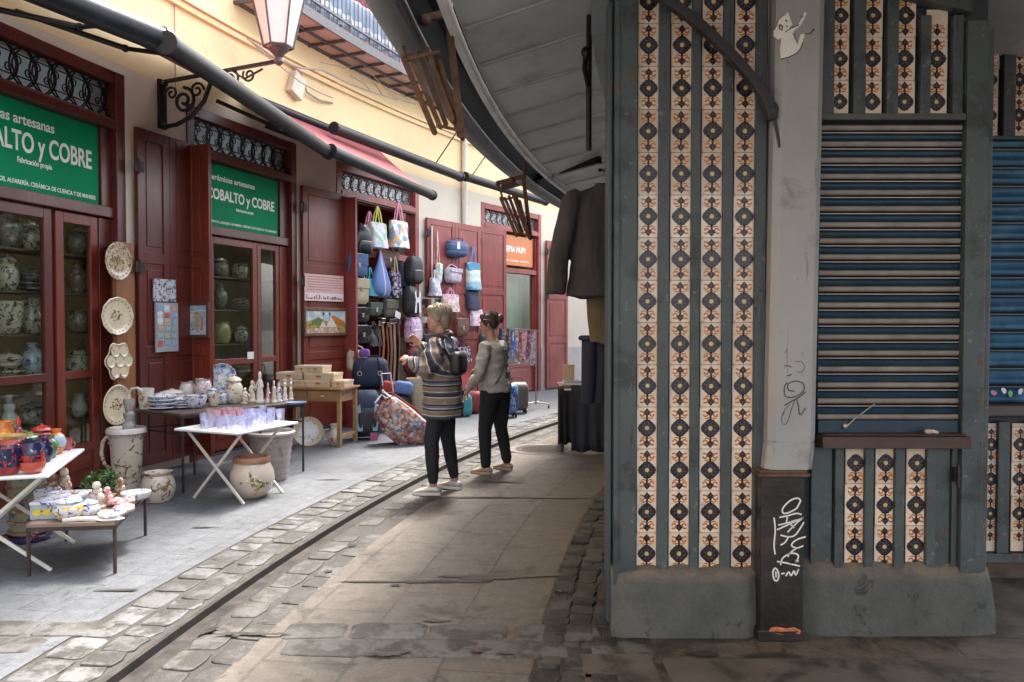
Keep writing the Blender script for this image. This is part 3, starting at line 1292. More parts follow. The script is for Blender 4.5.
draped('balcony_cloth', 'blue and white striped cloth hung low along the balcony railing', 'cloth', th(292, .5), th(398, .5), .53, 5.72, 5.26, BANDS('balcony stripe', [(0, (.22, .28, .38)), (.55, (.28, .34, .44)), (.8, (.6, .58, .6))], 3.3, .8), seed=3)
draped('balcony_cloth', 'wine red cloth hanging behind the far balcony rails', 'cloth', th(352, .4), th(412, .4), .42, 6.5, 5.5, M('wine cloth', (.28, .06, .10), .9, .2, 6, .3), seed=5)
draped('balcony_cloth', 'off-white sheet hanging at the near end of the balcony', 'cloth', th(282, .4), th(346, .4), .42, 6.6, 5.55, M('white sheet', (.66, .63, .66), .9, .08, 6, .3), seed=8)

# --- drainpipe, cables and boxes on the wall
q = MB()
p = P(th(462), .06)
q.tube([(p.x, p.y, 3.15), (p.x, p.y, 8)], .05, 12)
for z in (3.6, 4.6, 5.4):
    q.tube([(p.x, p.y, z), (p.x, p.y, z + .04)], .06, 12)
q.build('drainpipe', M('drainpipe paint', (.62, .56, .5), .6, .1), building, smooth=40)
q = MB()
for (pts, r) in (([(252, 42), (275, 58), (300, 68), (322, 70), (350, 84), (385, 96), (415, 104)], .012), ([(247, 38), (262, 52), (285, 70), (300, 82), (318, 92), (333, 98)], .007), ([(350, 76), (362, 82), (372, 92), (382, 94), (372, 80), (360, 74)], .009), ([(320, 62), (345, 68), (362, 64), (385, 88), (410, 100)], .006)):
    q.tube([P(th(a, .25, b), .25, hz(a, b, .25)) for a, b in pts], r, 6)
q.tube([P(th(284, .04, 60), .04, hz(284, 60, .04)), P(th(300, .04, 72), .05, hz(300, 72, .04)), P(th(306, .04, 92), .05, hz(306, 92, .04)), P(th(318, .04, 100), .05, hz(318, 100, .04)), P(th(333, .04, 103), .03, hz(333, 103, .04))], .014, 6)
q.tube([P(th(178, .02), .02, 3.75), P(th(178.5, .02), .02, 6.5)], .006, 5)
q.build('cable', M('old cable', (.30, .25, .23), .7, .2), building, smooth=50)
q = MB()
q.box(-.12, .12, -.1, 0, 0, .30)
q.build('junction_box', M('box plastic', (.62, .52, .42), .5, .1), building, FM(th(292), .003, hz(290, 96)) @ Matrix.Rotation(.35, 4, 'Y'), bevel=.01)

# ================================================================== wall lantern
lt = th(163)
lm = FM(lt, .0, 0)
lant = thing('street_lamp', 'old wall lantern on a scrolled black iron bracket below the balcony', 'lamp', FM(lt, 0, 3.62))
zb = hz(163, 97) - 3.62
q = MB()
q.box(-.05, .05, -.035, -.002, -.22, .26)
q.bar((0, -.03, .24), (0, -1.32, .34), .035, .03)


def spiral(cx, cz, r0, turns, a0, sgn=1, k=26):
    return [(0, cx + r0 * (1 - .8 * i / k) * math.cos(a0 + sgn * turns * 2 * PI * i / k), cz + r0 * (1 - .8 * i / k) * math.sin(a0 + sgn * turns * 2 * PI * i / k)) for i in range(k + 1)]


q.tube([(0, -.03, -.2), (0, -.18, -.19), (0, -.36, -.12), (0, -.5, .02), (0, -.58, .2), (0, -.6, .27)], .022, 8)
q.tube(spiral(-.27, .04, .13, 1.6, PI * .5), .017, 8)
q.tube(spiral(-.42, .13, .08, 1.4, PI, -1), .013, 7)
q.tube(spiral(-.13, .12, .07, 1.3, 0, 1), .012, 7)
q.tube(spiral(-.8, .21, .09, 1.5, PI * .6), .013, 7)
q.tube(spiral(-1.0, .235, .07, 1.4, PI * .2, -1), .011, 7)
q.tube([(0, -.6, .2), (0, -.8, .3), (0, -.95, .2), (0, -1.15, .28)], .011, 7)
for z in (-.2, .22):
    q.ell((0, -.04, z), (.05, .04, .03), 10)
q.build('bracket', m_iron, lant, smooth=50)
q = MB()
cy = -1.32
q.lathe([(.02, .30), (.045, .33), (.03, .37), (.06, .41), (.085, .43), (.10, .45), (.09, .46)], 14, c=(0, cy, 0))
for i in range(6):
    a = PI / 3 * i
    q.tube([(.135 * math.cos(a), cy + .135 * math.sin(a), .46), (.25 * math.cos(a), cy + .25 * math.sin(a), .98)], .010, 6)
    b = a + PI / 3
    for rr, z in ((.135, .47), (.25, .98)):
        q.tube([(rr * math.cos(a), cy + rr * math.sin(a), z), (rr * math.cos(b), cy + rr * math.sin(b), z)], .011, 6)
q.lathe([(.285, .98), (.29, 1.01), (.22, 1.08), (.12, 1.15), (.06, 1.18), (.04, 1.25), (.01, 1.29)], 6, c=(0, cy, 0))
q.build('lantern_frame', M('lantern iron', (.10, .085, .085), .5, .3, 20, .3, 90, .4), lant, smooth=30)
q = MB()
q.lathe([(.128, .475), (.243, .975)], 6, c=(0, cy, 0))
q.build('lantern_glass', GLASS('frosted lantern glass', (.95, .9, .9), .08, .25, .8, (.86, .80, .80)), lant)

# ================================================================== shop awnings
m_black = M('black awning tube', (.013, .014, .017), .42, .3, 6, .15, 60, .0, coat=.0, spec=.25)
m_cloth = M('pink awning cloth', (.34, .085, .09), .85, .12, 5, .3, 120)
m_cloth2 = M('shaded awning cloth', (.10, .055, .055), .85, .2, 5, .3, 120)  # darker copy of the pink cloth, underside shade put into the colour


def awning(label, a, b, r, cloth, n_att=.1, z_att=4.05, arms=True, ext=0):
    root = thing('awning', label, 'awning', T(*((a + b) / 2)))
    iv = root.matrix_basis.inverted()
    A_, B_ = iv @ a, iv @ b
    q = MB()
    q.tube([A_, A_.lerp(B_, .5), B_], r, 14)
    d = (B_ - A_).normalized()
    q.tube([A_ - d * .03, A_ + d * .015], r * 1.12, 14)
    q.tube([B_ - d * .015, B_ + d * .03], r * 1.12, 14)
    q.build('front_bar', m_black, root, smooth=40)
    if cloth:
        pts0, pts1 = [], []
        k = 8
        for i in range(k + 1):
            p = a.lerp(b, .02 + .96 * i / k)
            tt = math.degrees(math.atan2(p.y - CY, CX - p.x))
            e = P(tt, n_att, z_att)
            pts0.append(iv @ (p + Vector((0, 0, r * .8))))
            pts1.append(iv @ e)
        v, f = [], []
        rows = 6
        for i in range(k + 1):
            for j in range(rows + 1):
                p = pts0[i].lerp(pts1[i], j / rows)
                p.z -= .05 * math.sin(PI * j / rows)
                v.append(p)
        for i in range(k):
            for j in range(rows):
                c_ = i * (rows + 1) + j
                f.append((c_, c_ + 1, c_ + rows + 2, c_ + rows + 1))
        o = MB().add(v, f).build('cloth', cloth, root, smooth=60)
        o.modifiers.new('t', 'SOLIDIFY').thickness = .004
        if arms:
            for i in (1, k - 1):
                q = MB()
                e = pts1[i] + Vector((0, 0, -.25))
                mid = pts0[i].lerp(e, .5) + d * .25 + Vector((0, 0, -.02))
                q.tube([pts0[i], mid], .018, 8)
                q.tube([mid, e], .022, 8)
                q.ell(mid, (.03, .03, .03), 8)
                q.build('arm', m_black, root, smooth=40)
        q = MB()
        q.tube([pts1[0] + Vector((0, 0, .02)), pts1[-1] + Vector((0, 0, .02))], .05, 10)
        q.build('roller', m_black, root, smooth=40)
    return root


HB = 3.35
a1 = G(60, 0, HB + .1) + (G(60, 0, HB + .1) - G(165, 43, HB + .06)) * .55
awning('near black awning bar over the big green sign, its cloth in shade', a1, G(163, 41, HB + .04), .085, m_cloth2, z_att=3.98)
awning('black awning bar with faded pink cloth above the second green sign', G(168, 44, HB), G(328, 152, HB), .072, m_cloth, z_att=4.12)
awning('black awning bar with pink cloth over the hanging bags', G(332, 151, HB), G(432, 195, HB - .03), .068, m_cloth, z_att=4.05)
awning('rolled-up black awning tube close to the wall above the bag shop', P(th(336, .42), .42, 3.98), P(th(460, .42), .42, 3.93), .075, None)
awning('rolled-up black awning tube beyond the drainpipe', P(th(466, .42), .42, 3.96), P(th(545, .42), .42, 3.9), .075, None)
# thin stay rods from the tubes to the wall
for i, (pa, pb_) in enumerate((((434, 166), (458, 130)), ((472, 176), (488, 152)))):
    q = MB()
    n0, n1 = .42, .75
    q.tube([P(th(pa[0], .42, pa[1]), .42, hz(pa[0], pa[1], .42)), P(th(pb_[0], .8, pb_[1]), .8, hz(pb_[0], pb_[1], .8)), P(th(pb_[0] + 8, .0), .0, hz(pb_[0], pb_[1], .8) + .55)], .010, 6)
    tag(q.build('stay_rod', m_iron, smooth=40), ('thin iron stay rod rising from the awning tube above the bag shop', 'thin iron stay rod rising from the awning tube beyond the drainpipe')[i], 'rod')
# ================================================================== the market hall: tiled stall end, shutters, column, roof
YK = 3.80
m_teal = M('teal stall paint', (.056, .070, .072), .5, .2, 3, .3, 60, dirt=[((.025, .03, .031), 4, .54, .12), ((.02, .022, .022), 6, .6, .1, (5, 5, .35)), ((.13, .135, .13), 24, .62, .03), ((.075, .05, .034), 9, .61, .04)])
m_teal_d = M('dark teal paint', (.026, .034, .038), .6, .2, 4, .3, 60)
m_cement = M('stained cement', (.125, .135, .135), .85, .25, 3, .7, 30, dirt=((.20, .165, .13), 3.0, .56, .14))
m_mortar = M('crumbled mortar', (.24, .19, .145), .9, .3, 8, .9, 40)
m_cream = None


def tile_cream():
    m, nt, b = _nt('tile cream glaze')
    g = N(nt, 'ShaderNodeNewGeometry')
    v = coords(nt, False)
    c = mixc(nt, g.outputs['Random Per Island'], (.62, .48, .36), (.84, .70, .56))
    c = mixc(nt, ramp(nt, noise(nt, v, 9, 6, .7), .55, .75), c, (.44, .33, .25))
    c = mixc(nt, ramp(nt, noise(nt, v, 50, 4, .7), .66, .72), c, (.22, .16, .12))
    nt.links.new(c, b.inputs['Base Color'])
    b.inputs['Roughness'].default_value = .16
    bumpn(nt, b, noise(nt, v, 30, 2), .15, .004)
    return m


m_cream = tile_cream()
m_indigo = M('tile indigo', (.022, .016, .022), .3, .45, 60, .1)
m_ochre = M('tile ochre', (.50, .16, .03), .3, .3, 60, .1)
m_yellow = M('tile yellow', (.58, .46, .18), .3, .15, 60, 0)
m_lilac = M('tile grey-blue', (.11, .09, .105), .3, .3, 60, 0)
TMATS = [m_cream, m_indigo, m_ochre, m_yellow, m_lilac, M('tile grout', (.06, .045, .035), .9, .2)]
TW, THH = .0985, .2015


def orn_disc(mb, cx, cz, r, y, mi, k=16, f=None, mtx=None):
    v = [(cx, y, cz)]
    for j in range(k):
        a = 2 * PI * j / k
        rr = r * (f(a) if f else 1)
        v.append((cx + rr * math.cos(a), y, cz + rr * math.sin(a)))
    mb.add(v, [(0, 1 + j, 1 + (j + 1) % k) for j in range(k)], mi, mtx)


def one_tile(mb, x, z, w=TW, h=THH, z0=None, z1=None):
    """glazed tile with indigo rosette, spade finials and ochre scrolls; clipped to z0..z1"""
    lo = z if z0 is None else max(z, z0)
    hi = z + h if z1 is None else min(z + h, z1)
    if hi - lo < .012:
        return
    x += RN.uniform(-.0012, .0012)
    mb.box(x + .0012, x + w - .0012, -.006, .004, lo + .0013, hi - .0013, 0)
    z += RN.uniform(-.0012, .0012)
    cx, cz = x + w / 2, z + h / 2
    y = -.0068

    def ok(a, b_):
        return a > lo and b_ < hi
    k_ = w / TW
    if ok(cz - .04, cz + .04):
        orn_disc(mb, cx, cz, .0405 * k_, y, 1, 32, lambda a: 1 + .07 * math.cos(4 * a) + .025 * math.cos(16 * a))
        for q in range(8):
            a = PI / 4 * q + .2
            mb.ribbon([(cx + r * k_ * math.cos(a + t), cz + r * k_ * math.sin(a + t)) for r, t in ((.016, 0), (.022, .25), (.028, .35))], .0028, y - .0004, 4)
        orn_disc(mb, cx, cz, .0125 * k_, y - .0004, 4, 14)
        orn_disc(mb, cx, cz, .0095 * k_, y - .0008, 3, 14)
    for sg in (1, -1):
        b0, b1 = cz + sg * .036, cz + sg * .094
        if not ok(min(b0, b1), max(b0, b1)):
            continue
        pts = [(0, .036), (.0052, .042), (.0048, .060), (.0155, .070), (.0145, .079), (.0045, .090), (0, .097)]
        poly = [(cx + p[0] * k_, cz + sg * p[1]) for p in pts] + [(cx - p[0] * k_, cz + sg * p[1]) for p in pts[-2:0:-1]]
        n = len(poly)
        mb.add([(p[0], y, p[1]) for p in poly], [tuple(range(n)) if sg < 0 else tuple(range(n - 1, -1, -1))], 1)
        orn_disc(mb, cx, cz + sg * .077, .0035, y - .0004, 4, 8)
        for sx in (1, -1):
            cu = []
            for j in range(13):
                a = -2.2 + j * .46
                r = .0155 - .0008 * j
                cu.append((cx + sx * (.025 + r * math.cos(a + PI)) * k_, cz + sg * (.066 + r * math.sin(a + PI))))
            mb.ribbon(cu, .0078, y, 2)
            mb.ribbon([(cx + sx * .004, cz + sg * .052), (cx + sx * .016, cz + sg * .046), (cx + sx * .03, cz + sg * .05)], [.004, .008, .003], y - .0002, 2)
            # quarter leaf in the tile corner
            mb.ribbon([(cx + sx * .047 * k_, cz + sg * .094), (cx + sx * .04 * k_, cz + sg * .096)], [.004, .001], y - .0002, 2)


def tile_strip(parent, px0, px1, pyb, pyt, Y, boundary_py):
    """a column of tiles; picture rows only locate it on the plane Y"""
    a, b_ = AtY(px0, pyb, Y), AtY(px1, pyt, Y)
    x0, w = a.x, AtY(px1, pyb, Y).x - a.x
    zb = AtY(px0, boundary_py, Y).z
    z0, z1 = a.z, b_.z
    k0 = math.floor((z0 - zb) / THH)
    mb = MB()
    mb.box(x0 - .001, x0 + w + .001, .001, .02, z0, z1, 5)
    z = zb + k0 * THH
    while z < z1:
        one_tile(mb, x0, z, w, THH, z0, z1)
        z += THH
    o = mb.build('tile_strip', TMATS, parent, T(0, Y, 0))
    return o


stall = thing('market_stall', 'teal market stall end with long tile strips and a closed blue roller shutter', 'market stall', T(0, 0, 0))


def X(px, Y=YK):
    return AtY(px, 320, Y).x


def Zp(py, Y=YK):
    return AtY(512, py, Y).z


ZT = 3.05
# backing wall, curved side wall and roof space
q = MB()
q.box(X(612), X(986), YK + .021, YK + .16, .0, ZT + .05)
th_c = math.degrees(math.atan2(YK + .16 - CY, CX - X(612)))
q.arc(th_c + .35, 46, 4.74, 4.84, 0, 3.2)
q.box(X(986) - .12, X(986) - .002, YK + .16, 4.58, 0, ZT)
q.build('wall', m_teal_d, stall, label='dark teal boarding behind the tile strips')
# left tiled panel
for px0, px1 in ((636, 656.5), (668, 689), (698.5, 720), (730.5, 752)):
    tile_strip(stall, px0, px1, 573, -40, YK, 574)
tile_strip(stall, 763, 784, 573, -40, YK + .01, 574)
for a, b_, pr in ((656.5, 668, .03), (689, 698.5, .03), (720, 730.5, .03), (752, 763, .035)):
    q = MB()
    q.box(X(a) + .002, X(b_) - .002, YK - pr, YK + .02, .26, ZT + .02)
    for i in range(7):
        q.ell(((X(a) + X(b_)) / 2 + RN.uniform(-.008, .008), YK - pr, .4 + i * .42 + RN.uniform(-.04, .04)), (.005, .003, .005), 8)
    q.build('batten', m_teal, stall, bevel=.004)
q = MB()
q.box(X(613), X(635.5), YK - .045, YK + .02, .24, ZT + .1)
q.box(X(613), X(618), YK - .052, YK - .044, .24, ZT + .1)
q.build('corner_post', m_teal, stall, bevel=.004)
q = MB()
q.box(X(607.5), X(612) - .002, YK - .01, YK + .12, .05, 3.0)
q.build('side_trim', M('blue-grey trim', (.05, .065, .075), .5, .2, 4), stall, bevel=.004)


def plinth(x0, x1, y0, y1, h, mat, seed, flare=0.0, taper=.02):
    """rough rendered plinth with a crumbling, uneven top"""
    r_ = random.Random(seed)
    k = 34
    rings = []
    for i in range(k + 1):
        x = x0 + (x1 - x0) * i / k
        e = min(i, k - i)
        rd = .03 * (1 - min(e, 3) / 3.0)
        hh = h + .006 * math.sin(i * .7 + seed) + r_.uniform(-.005, .006)
        f = flare * max(0, (i / k - .75) / .25) ** 2
        rings.append([Vector((x + f, y0 + rd, -.02)), Vector((x + f * .9, y0 + rd, hh * .3)), Vector((x + f * .6, y0 + rd + taper * .5, hh * .7)), Vector((x + f * .3, y0 + rd + taper, hh * .93)), Vector((x, y0 + rd + taper + .03, hh)), Vector((x, y1, hh + .012)), Vector((x, y1, -.02))])
    b = MB()
    b.loft(rings)
    return b.build('plinth', mat, stall, smooth=55)


def plinth_mat():
    m, nt, b = _nt('stall plinth render')
    v = coords(nt, False)
    c = mixc(nt, ramp(nt, noise(nt, v, 4, 6, .6), .35, .65), (.064, .069, .065), (.105, .104, .095))
    c = mixc(nt, ramp(nt, noise(nt, v, 7, 8, .7, .5), .6, .66), c, (.03, .033, .033))
    sep = N(nt, 'ShaderNodeSeparateXYZ')
    nt.links.new(v, sep.inputs[0])
    top = ramp(nt, sep.outputs['Z'], .255, .30)
    wob = ramp(nt, noise(nt, v, 9, 5, .7), .3, .6)
    mu = N(nt, 'ShaderNodeMath', operation='MULTIPLY')
    nt.links.new(top, mu.inputs[0])
    nt.links.new(wob, mu.inputs[1])
    c = mixc(nt, mu.outputs[0], c, (.17, .13, .098))
    c = mixc(nt, .4, c, mixc(nt, noise(nt, v, 70, 4, .7), (.1, .1, .1), (.9, .9, .9)), 'OVERLAY')
    nt.links.new(c, b.inputs['Base Color'])
    b.inputs['Roughness'].default_value = .8
    bumpn(nt, b, noise(nt, v, 35, 6, .7), .9, .012)
    return m


m_plinth = plinth_mat()
plinth(X(611), X(757), YK - .085, YK + .02, .315, m_plinth, 2)
plinth(X(803), X(987), YK - .06, YK + .02, .335, m_plinth, 5, flare=.05)
# right part: tiles over the shutter
for px0, px1 in ((830, 848), (861, 881), (893, 914), (925, 946)):
    tile_strip(stall, px0, px1, 115.5, -20 if px0 < 900 else (2 if px0 < 910 else 10), YK, 123.5)
for a, b_ in ((816, 830), (848, 861), (881, 893), (914, 925), (946, 957)):
    q = MB()
    q.box(X(a) + .002, X(b_) - .002, YK - .03, YK + .02, Zp(116), ZT - .02 if a < 900 else 2.93)
    q.build('batten', m_teal, stall, bevel=.004)
q = MB()
q.box(X(816), X(958), YK - .045, YK + .02, Zp(122), Zp(115.5))
q.build('lintel', M('lintel paint', (.075, .078, .072), .6, .2, 4), stall, bevel=.004)
q = MB()
a, b_ = AtY(840, -14, YK), AtY(966, 17, YK)
q.add([(a.x, YK - .06, a.z), (b_.x, YK - .06, b_.z), (b_.x, YK - .06, b_.z + .09), (a.x, YK - .06, a.z + .09), (a.x, YK + .02, a.z), (b_.x, YK + .02, b_.z), (b_.x, YK + .02, b_.z + .09), (a.x, YK + .02, a.z + .09)], [(0, 1, 2, 3), (7, 6, 5, 4), (0, 4, 5, 1), (1, 5, 6, 2), (2, 6, 7, 3), (3, 7, 4, 0)])
q.build('gable_rail', m_teal, stall, bevel=.004)
q = MB()
q.box(X(958), X(979), YK - .05, YK + .02, .30, 2.90)
q.box(X(979) + .002, X(986), YK - .035, YK + .02, .30, 2.86)
q.build('corner_post', m_teal, stall, bevel=.005)
q = MB()
q.box(X(952) - .004, X(957), YK - .05, YK - .02, Zp(480), Zp(466))
q.tube([(X(954), YK - .055, Zp(484)), (X(954), YK - .055, Zp(462))], .007, 8)
q.build('hinge', m_hinge, stall, smooth=40)


def shutter(name, x0, x1, z0, z1, y, mats, parent, pitch=.076):
    """roller shutter of curved slats: a deep blue trough, a cream lip and a dark seam"""
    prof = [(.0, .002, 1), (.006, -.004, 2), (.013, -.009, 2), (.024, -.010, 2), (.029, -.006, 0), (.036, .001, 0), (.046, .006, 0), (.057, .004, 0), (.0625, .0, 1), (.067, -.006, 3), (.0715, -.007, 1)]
    b = MB()
    z = z0
    pts = []
    while z < z1 - .001:
        for dz, dy, mi in prof:
            s_ = pitch / .076
            if z + dz * s_ <= z1:
                pts.append((z + dz * s_, y + dy, mi))
        z += pitch
    k = 1
    for (za, ya, mi), (zb, yb, _) in zip(pts[:-1], pts[1:]):
        b.add([(x0, ya, za), (x1, ya, za), (x1, yb, zb), (x0, yb, zb)], [(0, 1, 2, 3)], mi)
    return b.build(name, mats, parent)


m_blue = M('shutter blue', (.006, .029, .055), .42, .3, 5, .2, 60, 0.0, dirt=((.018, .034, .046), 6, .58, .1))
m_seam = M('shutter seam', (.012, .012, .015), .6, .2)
m_lip = M('shutter tan lip', (.24, .19, .16), .5, .25, 9, .2, 60)
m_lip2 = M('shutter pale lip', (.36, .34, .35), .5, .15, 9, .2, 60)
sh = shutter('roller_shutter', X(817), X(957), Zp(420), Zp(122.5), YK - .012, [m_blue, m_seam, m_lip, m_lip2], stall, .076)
q = MB()
q.box(X(817), X(957), YK - .028, YK - .004, Zp(432), Zp(419.5))
q.build('bottom_rail', m_blue, sh, bevel=.003)
q = MB()
q.tube([(X(843), YK - .035, Zp(427)), (X(852), YK - .04, Zp(418)), (X(873), YK - .03, Zp(403))], .0035, 6)
q.ell((X(843), YK - .035, Zp(425)), (.012, .012, .016), 8)
q.build('latch', M('latch steel', (.4, .38, .36), .4, .1, 9, 0, 50, .7), sh, smooth=40)
q = MB()
for dx, dz, r in ((0, 0, .016), (.02, .004, .014), (.036, -.002, .012)):
    q.ell((X(921) + dx, YK - .08, Zp(431.2) + r * .6 + dz * .3), (r * 1.2, r, r * .7), 10)
tag(q.build('crumpled_paper', M('crumpled paper', (.5, .38, .34), .9, .3, 40, 1, 60), smooth=60), 'small crumpled scrap of paper lying on the dark shutter ledge', 'litter')
q = MB()
q.box(X(815), X(960), YK - .115, YK + .02, Zp(445), Zp(433.5))
q.box(X(818), X(957), YK - .095, YK + .02, Zp(433.2), Zp(431.6))
q.build('ledge', WOOD('dark ledge timber', (.075, .036, .024), .5, 'X'), stall, bevel=.006)
for px0, px1 in ((843.5, 864), (873.5, 894), (904.5, 925.5)):
    tile_strip(stall, px0, px1, 566.5, 448, YK, 567)
for a, b_ in ((834, 843.5), (864, 873.5), (894, 904.5), (925.5, 936)):
    q = MB()
    q.box(X(a) + .002, X(b_) - .002, YK - .03, YK + .02, .28, Zp(446))
    q.build('batten', m_teal, stall, bevel=.004)
q = MB()
q.box(X(936) + .001, X(951), YK - .012, YK + .02, .28, Zp(446))
q.build('panel', m_teal, stall, bevel=.003)
for a, b_ in ((952, 957.5), (812, 833)):
    MB().box(X(a), X(b_), YK - (.022 if a > 900 else .012), YK + .02, .28, Zp(446)).build('panel', m_teal, stall, bevel=.003)

# --- the stall beyond, set back
Y2 = 4.62
stall2 = thing('market_stall', 'second market stall set back in shade, bright blue shutter cut by the picture edge', 'market stall', T(0, 0, 0))
xe = AtY(1100, 320, Y2).x
q = MB()
q.box(X(980, Y2), xe, Y2 + .021, Y2 + .15, 0, 2.95)
q.build('wall', m_teal_d, stall2)
for px0, px1 in ((981, 997), (1009.5, 1026), (1038, 1055)):
    tile_strip(stall2, px0, px1, 136.5, 42 if px0 < 1000 else 36, Y2, 133)
    tile_strip(stall2, px0, px1, 551, 423, Y2, 564.5)
for a, b_ in ((997, 1009.5), (1026, 1038), (1055, 1066)):
    for p0, p1 in ((137, 30), (552, 421)):
        q = MB()
        q.box(X(a, Y2) + .002, X(b_, Y2) - .002, Y2 - .03, Y2 + .02, Zp(p0, Y2), Zp(p1, Y2))
        q.build('batten', m_teal, stall2, bevel=.004)
q = MB()
for p0, p1 in ((141, 137), (561, 552)):
    MB().box(X(979, Y2), xe, Y2 - .04, Y2 + .02, Zp(p0, Y2), Zp(p1, Y2)).build('rail', m_teal, stall2, bevel=.004)
a, b_ = AtY(979, 50, Y2), AtY(1100, 8, Y2)
q.add([(a.x, Y2 - .06, a.z), (b_.x, Y2 - .06, b_.z), (b_.x, Y2 - .06, b_.z + .1), (a.x, Y2 - .06, a.z + .1), (a.x, Y2 + .02, a.z), (b_.x, Y2 + .02, b_.z), (b_.x, Y2 + .02, b_.z + .1), (a.x, Y2 + .02, a.z + .1)], [(0, 1, 2, 3), (7, 6, 5, 4), (0, 4, 5, 1), (1, 5, 6, 2), (2, 6, 7, 3), (3, 7, 4, 0)])
q.build('gable_rail', m_teal, stall2, bevel=.004)
m_blue2 = M('brighter shutter blue', (.011, .08, .17), .42, .35, 4, .2, 60, dirt=((.03, .13, .22), 3.5, .56, .06))
sh2 = shutter('roller_shutter', X(979, Y2), xe, Zp(403, Y2), Zp(141.5, Y2), Y2 - .01, [m_blue2, m_seam, m_blue2, M('shutter grey lip', (.12, .16, .19), .5)], stall2, .105)
q = MB()
q.box(X(979, Y2), xe, Y2 - .10, Y2 + .02, Zp(414, Y2), Zp(404, Y2))
q.build('ledge', M('ledge paint', (.08, .072, .062), .6, .2, 4), stall2, bevel=.005)
q = MB()
rr_ = random.Random(3)
cols_ = [M('chalk white', (.7, .7, .7), .7), M('chalk green', (.2, .45, .2), .7), M('chalk pink', (.6, .25, .3), .7)]
for i in range(7):
    orn_disc(q, X(984 + i * 9 + rr_.uniform(-2, 2), Y2), Zp(392 + rr_.uniform(-2, 2), Y2), .016, Y2 - .024, [0, 2, 0, 1, 0, 2, 1][i], 9, lambda a: 1 + .25 * math.cos(2 * a + i) + .1 * math.sin(3 * a))
q.build('painted_marks', cols_, sh2)
q = MB()
q.box(X(979, Y2), xe, Y2 - .02, Y2 + .1, -.05, Zp(561.5, Y2))
q.build('plinth', M('rubble plinth', (.08, .055, .038), .9, .35, 9, 1, 30), stall2)

# ================================================================== iron column at the stall corner
col = thing('iron_column', 'pale grey chamfered column with graffiti and a white sticker, on a black base', 'column', T(0, 0, 0))
cxm = (X(765, 3.68) + X(814, 3.68)) / 2 + .01
yc = 3.79
m_shaft = M('column grey paint', (.31, .30, .30), .5, .08, 3, .3, 50, dirt=[((.22, .205, .2), 5, .58, .1), ((.17, .15, .14), 7, .62, .08, (6, 6, .3)), ((.12, .1, .09), 30, .68, .03)])


def oct_ring(cx, cy, h, ch, z):
    return [Vector((cx + x, cy + y, z)) for x, y in ((-h, -h + ch), (-h + ch, -h), (h - ch, -h), (h, -h + ch), (h, h - ch), (h - ch, h), (-h + ch, h), (-h, h - ch))]


q = MB()
zs = Zp(470, 3.68)
q.loft([oct_ring(cxm, yc, .112, .032, zs), oct_ring(cxm + .012, yc, .112, .032, Zp(445, 3.68)), oct_ring(cxm + .012, yc, .109, .032, Zp(444, 3.68)), oct_ring(cxm + .012, yc, .109, .032, Zp(443, 3.68)), oct_ring(cxm + .012, yc, .112, .032, Zp(442, 3.68)), oct_ring(cxm + .042, yc, .112, .032, 3.4)])
shaft = q.build('shaft', m_shaft, col, bevel=.004)
bx0, bx1 = X(762.5, 3.68), X(806, 3.68)
q = MB()
q.box(bx0, bx1, 3.68, 3.92, .03, zs - .03)
q.box(bx0 - .012, bx1 + .012, 3.672, 3.93, 0, .055)
base = q.build('base', M('black column base', (.028, .022, .02), .4, .4, 5, .5, 40, .2, dirt=((.085, .05, .03), 5, .58, .12)), col, bevel=.006)
q = MB()
q.box(bx0 - .018, bx1 + .022, 3.664, 3.935, zs - .03, zs - .014)
q.box(bx0 - .008, bx1 + .010, 3.672, 3.93, zs - .0135, zs)
q.build('collar', M('rusty collar', (.095, .05, .032), .7, .4, 9, .6, 50), col, bevel=.003)
# torn orange paper and graffiti on the base
ink = M('white graffiti paint', (.72, .70, .68), .6, .08, 30, 0)
sc_ = 1 / 3.41


def on_base(x, y, ox=750, oy=460, Y=3.68):
    p = AtY(ox + x * sc_, oy + y * sc_, Y)
    return (p.x, p.z)


def smooth_pts(pts, k=5):
    out = []
    n = len(pts)
    for i in range(n - 1):
        p0, p1, p2, p3 = pts[max(i - 1, 0)], pts[i], pts[i + 1], pts[min(i + 2, n - 1)]
        for j in range(k):
            t = j / k
            out.append(tuple(.5 * (2 * p1[a] + (p2[a] - p0[a]) * t + (2 * p0[a] - 5 * p1[a] + 4 * p2[a] - p3[a]) * t * t + (3 * p1[a] - p0[a] - 3 * p2[a] + p3[a]) * t ** 3) for a in (0, 1)))
    out.append(pts[-1])
    return out


q = MB()
Yb = 3.6785
letters = [
    [(166, 152), (172, 138), (160, 130), (138, 138), (118, 156), (110, 172), (116, 182), (135, 178), (158, 165), (166, 152)],
    [(100, 196), (128, 190), (158, 182), (176, 186)], [(96, 222), (130, 214), (160, 204)], [(128, 190), (124, 215)],
    [(92, 238), (140, 216), (182, 196)], [(182, 196), (160, 214), (128, 246)], [(136, 216), (150, 232)],
    [(104, 256), (132, 262), (156, 254), (184, 212)], [(132, 262), (118, 282), (104, 290)],
    [(190, 262), (168, 268), (150, 278), (142, 292), (160, 300), (182, 292)], [(160, 300), (140, 314), (128, 330)],
    [(92, 346), (128, 352), (170, 362)], [(104, 358), (112, 334), (140, 318), (164, 324), (158, 344), (136, 352)], [(136, 352), (166, 344)],
    [(82, 196), (86, 240), (82, 290), (86, 322)],
    [(84, 368), (78, 384), (82, 406), (92, 412), (98, 396), (94, 376), (84, 368)], [(88, 380), (89, 400)],
    [(106, 388), (118, 386)], [(122, 396), (132, 382), (140, 394), (150, 378), (156, 392), (166, 372)],
]
for st in letters:
    q.ribbon([on_base(*p, Y=Yb) for p in smooth_pts(st)], .0072, Yb)
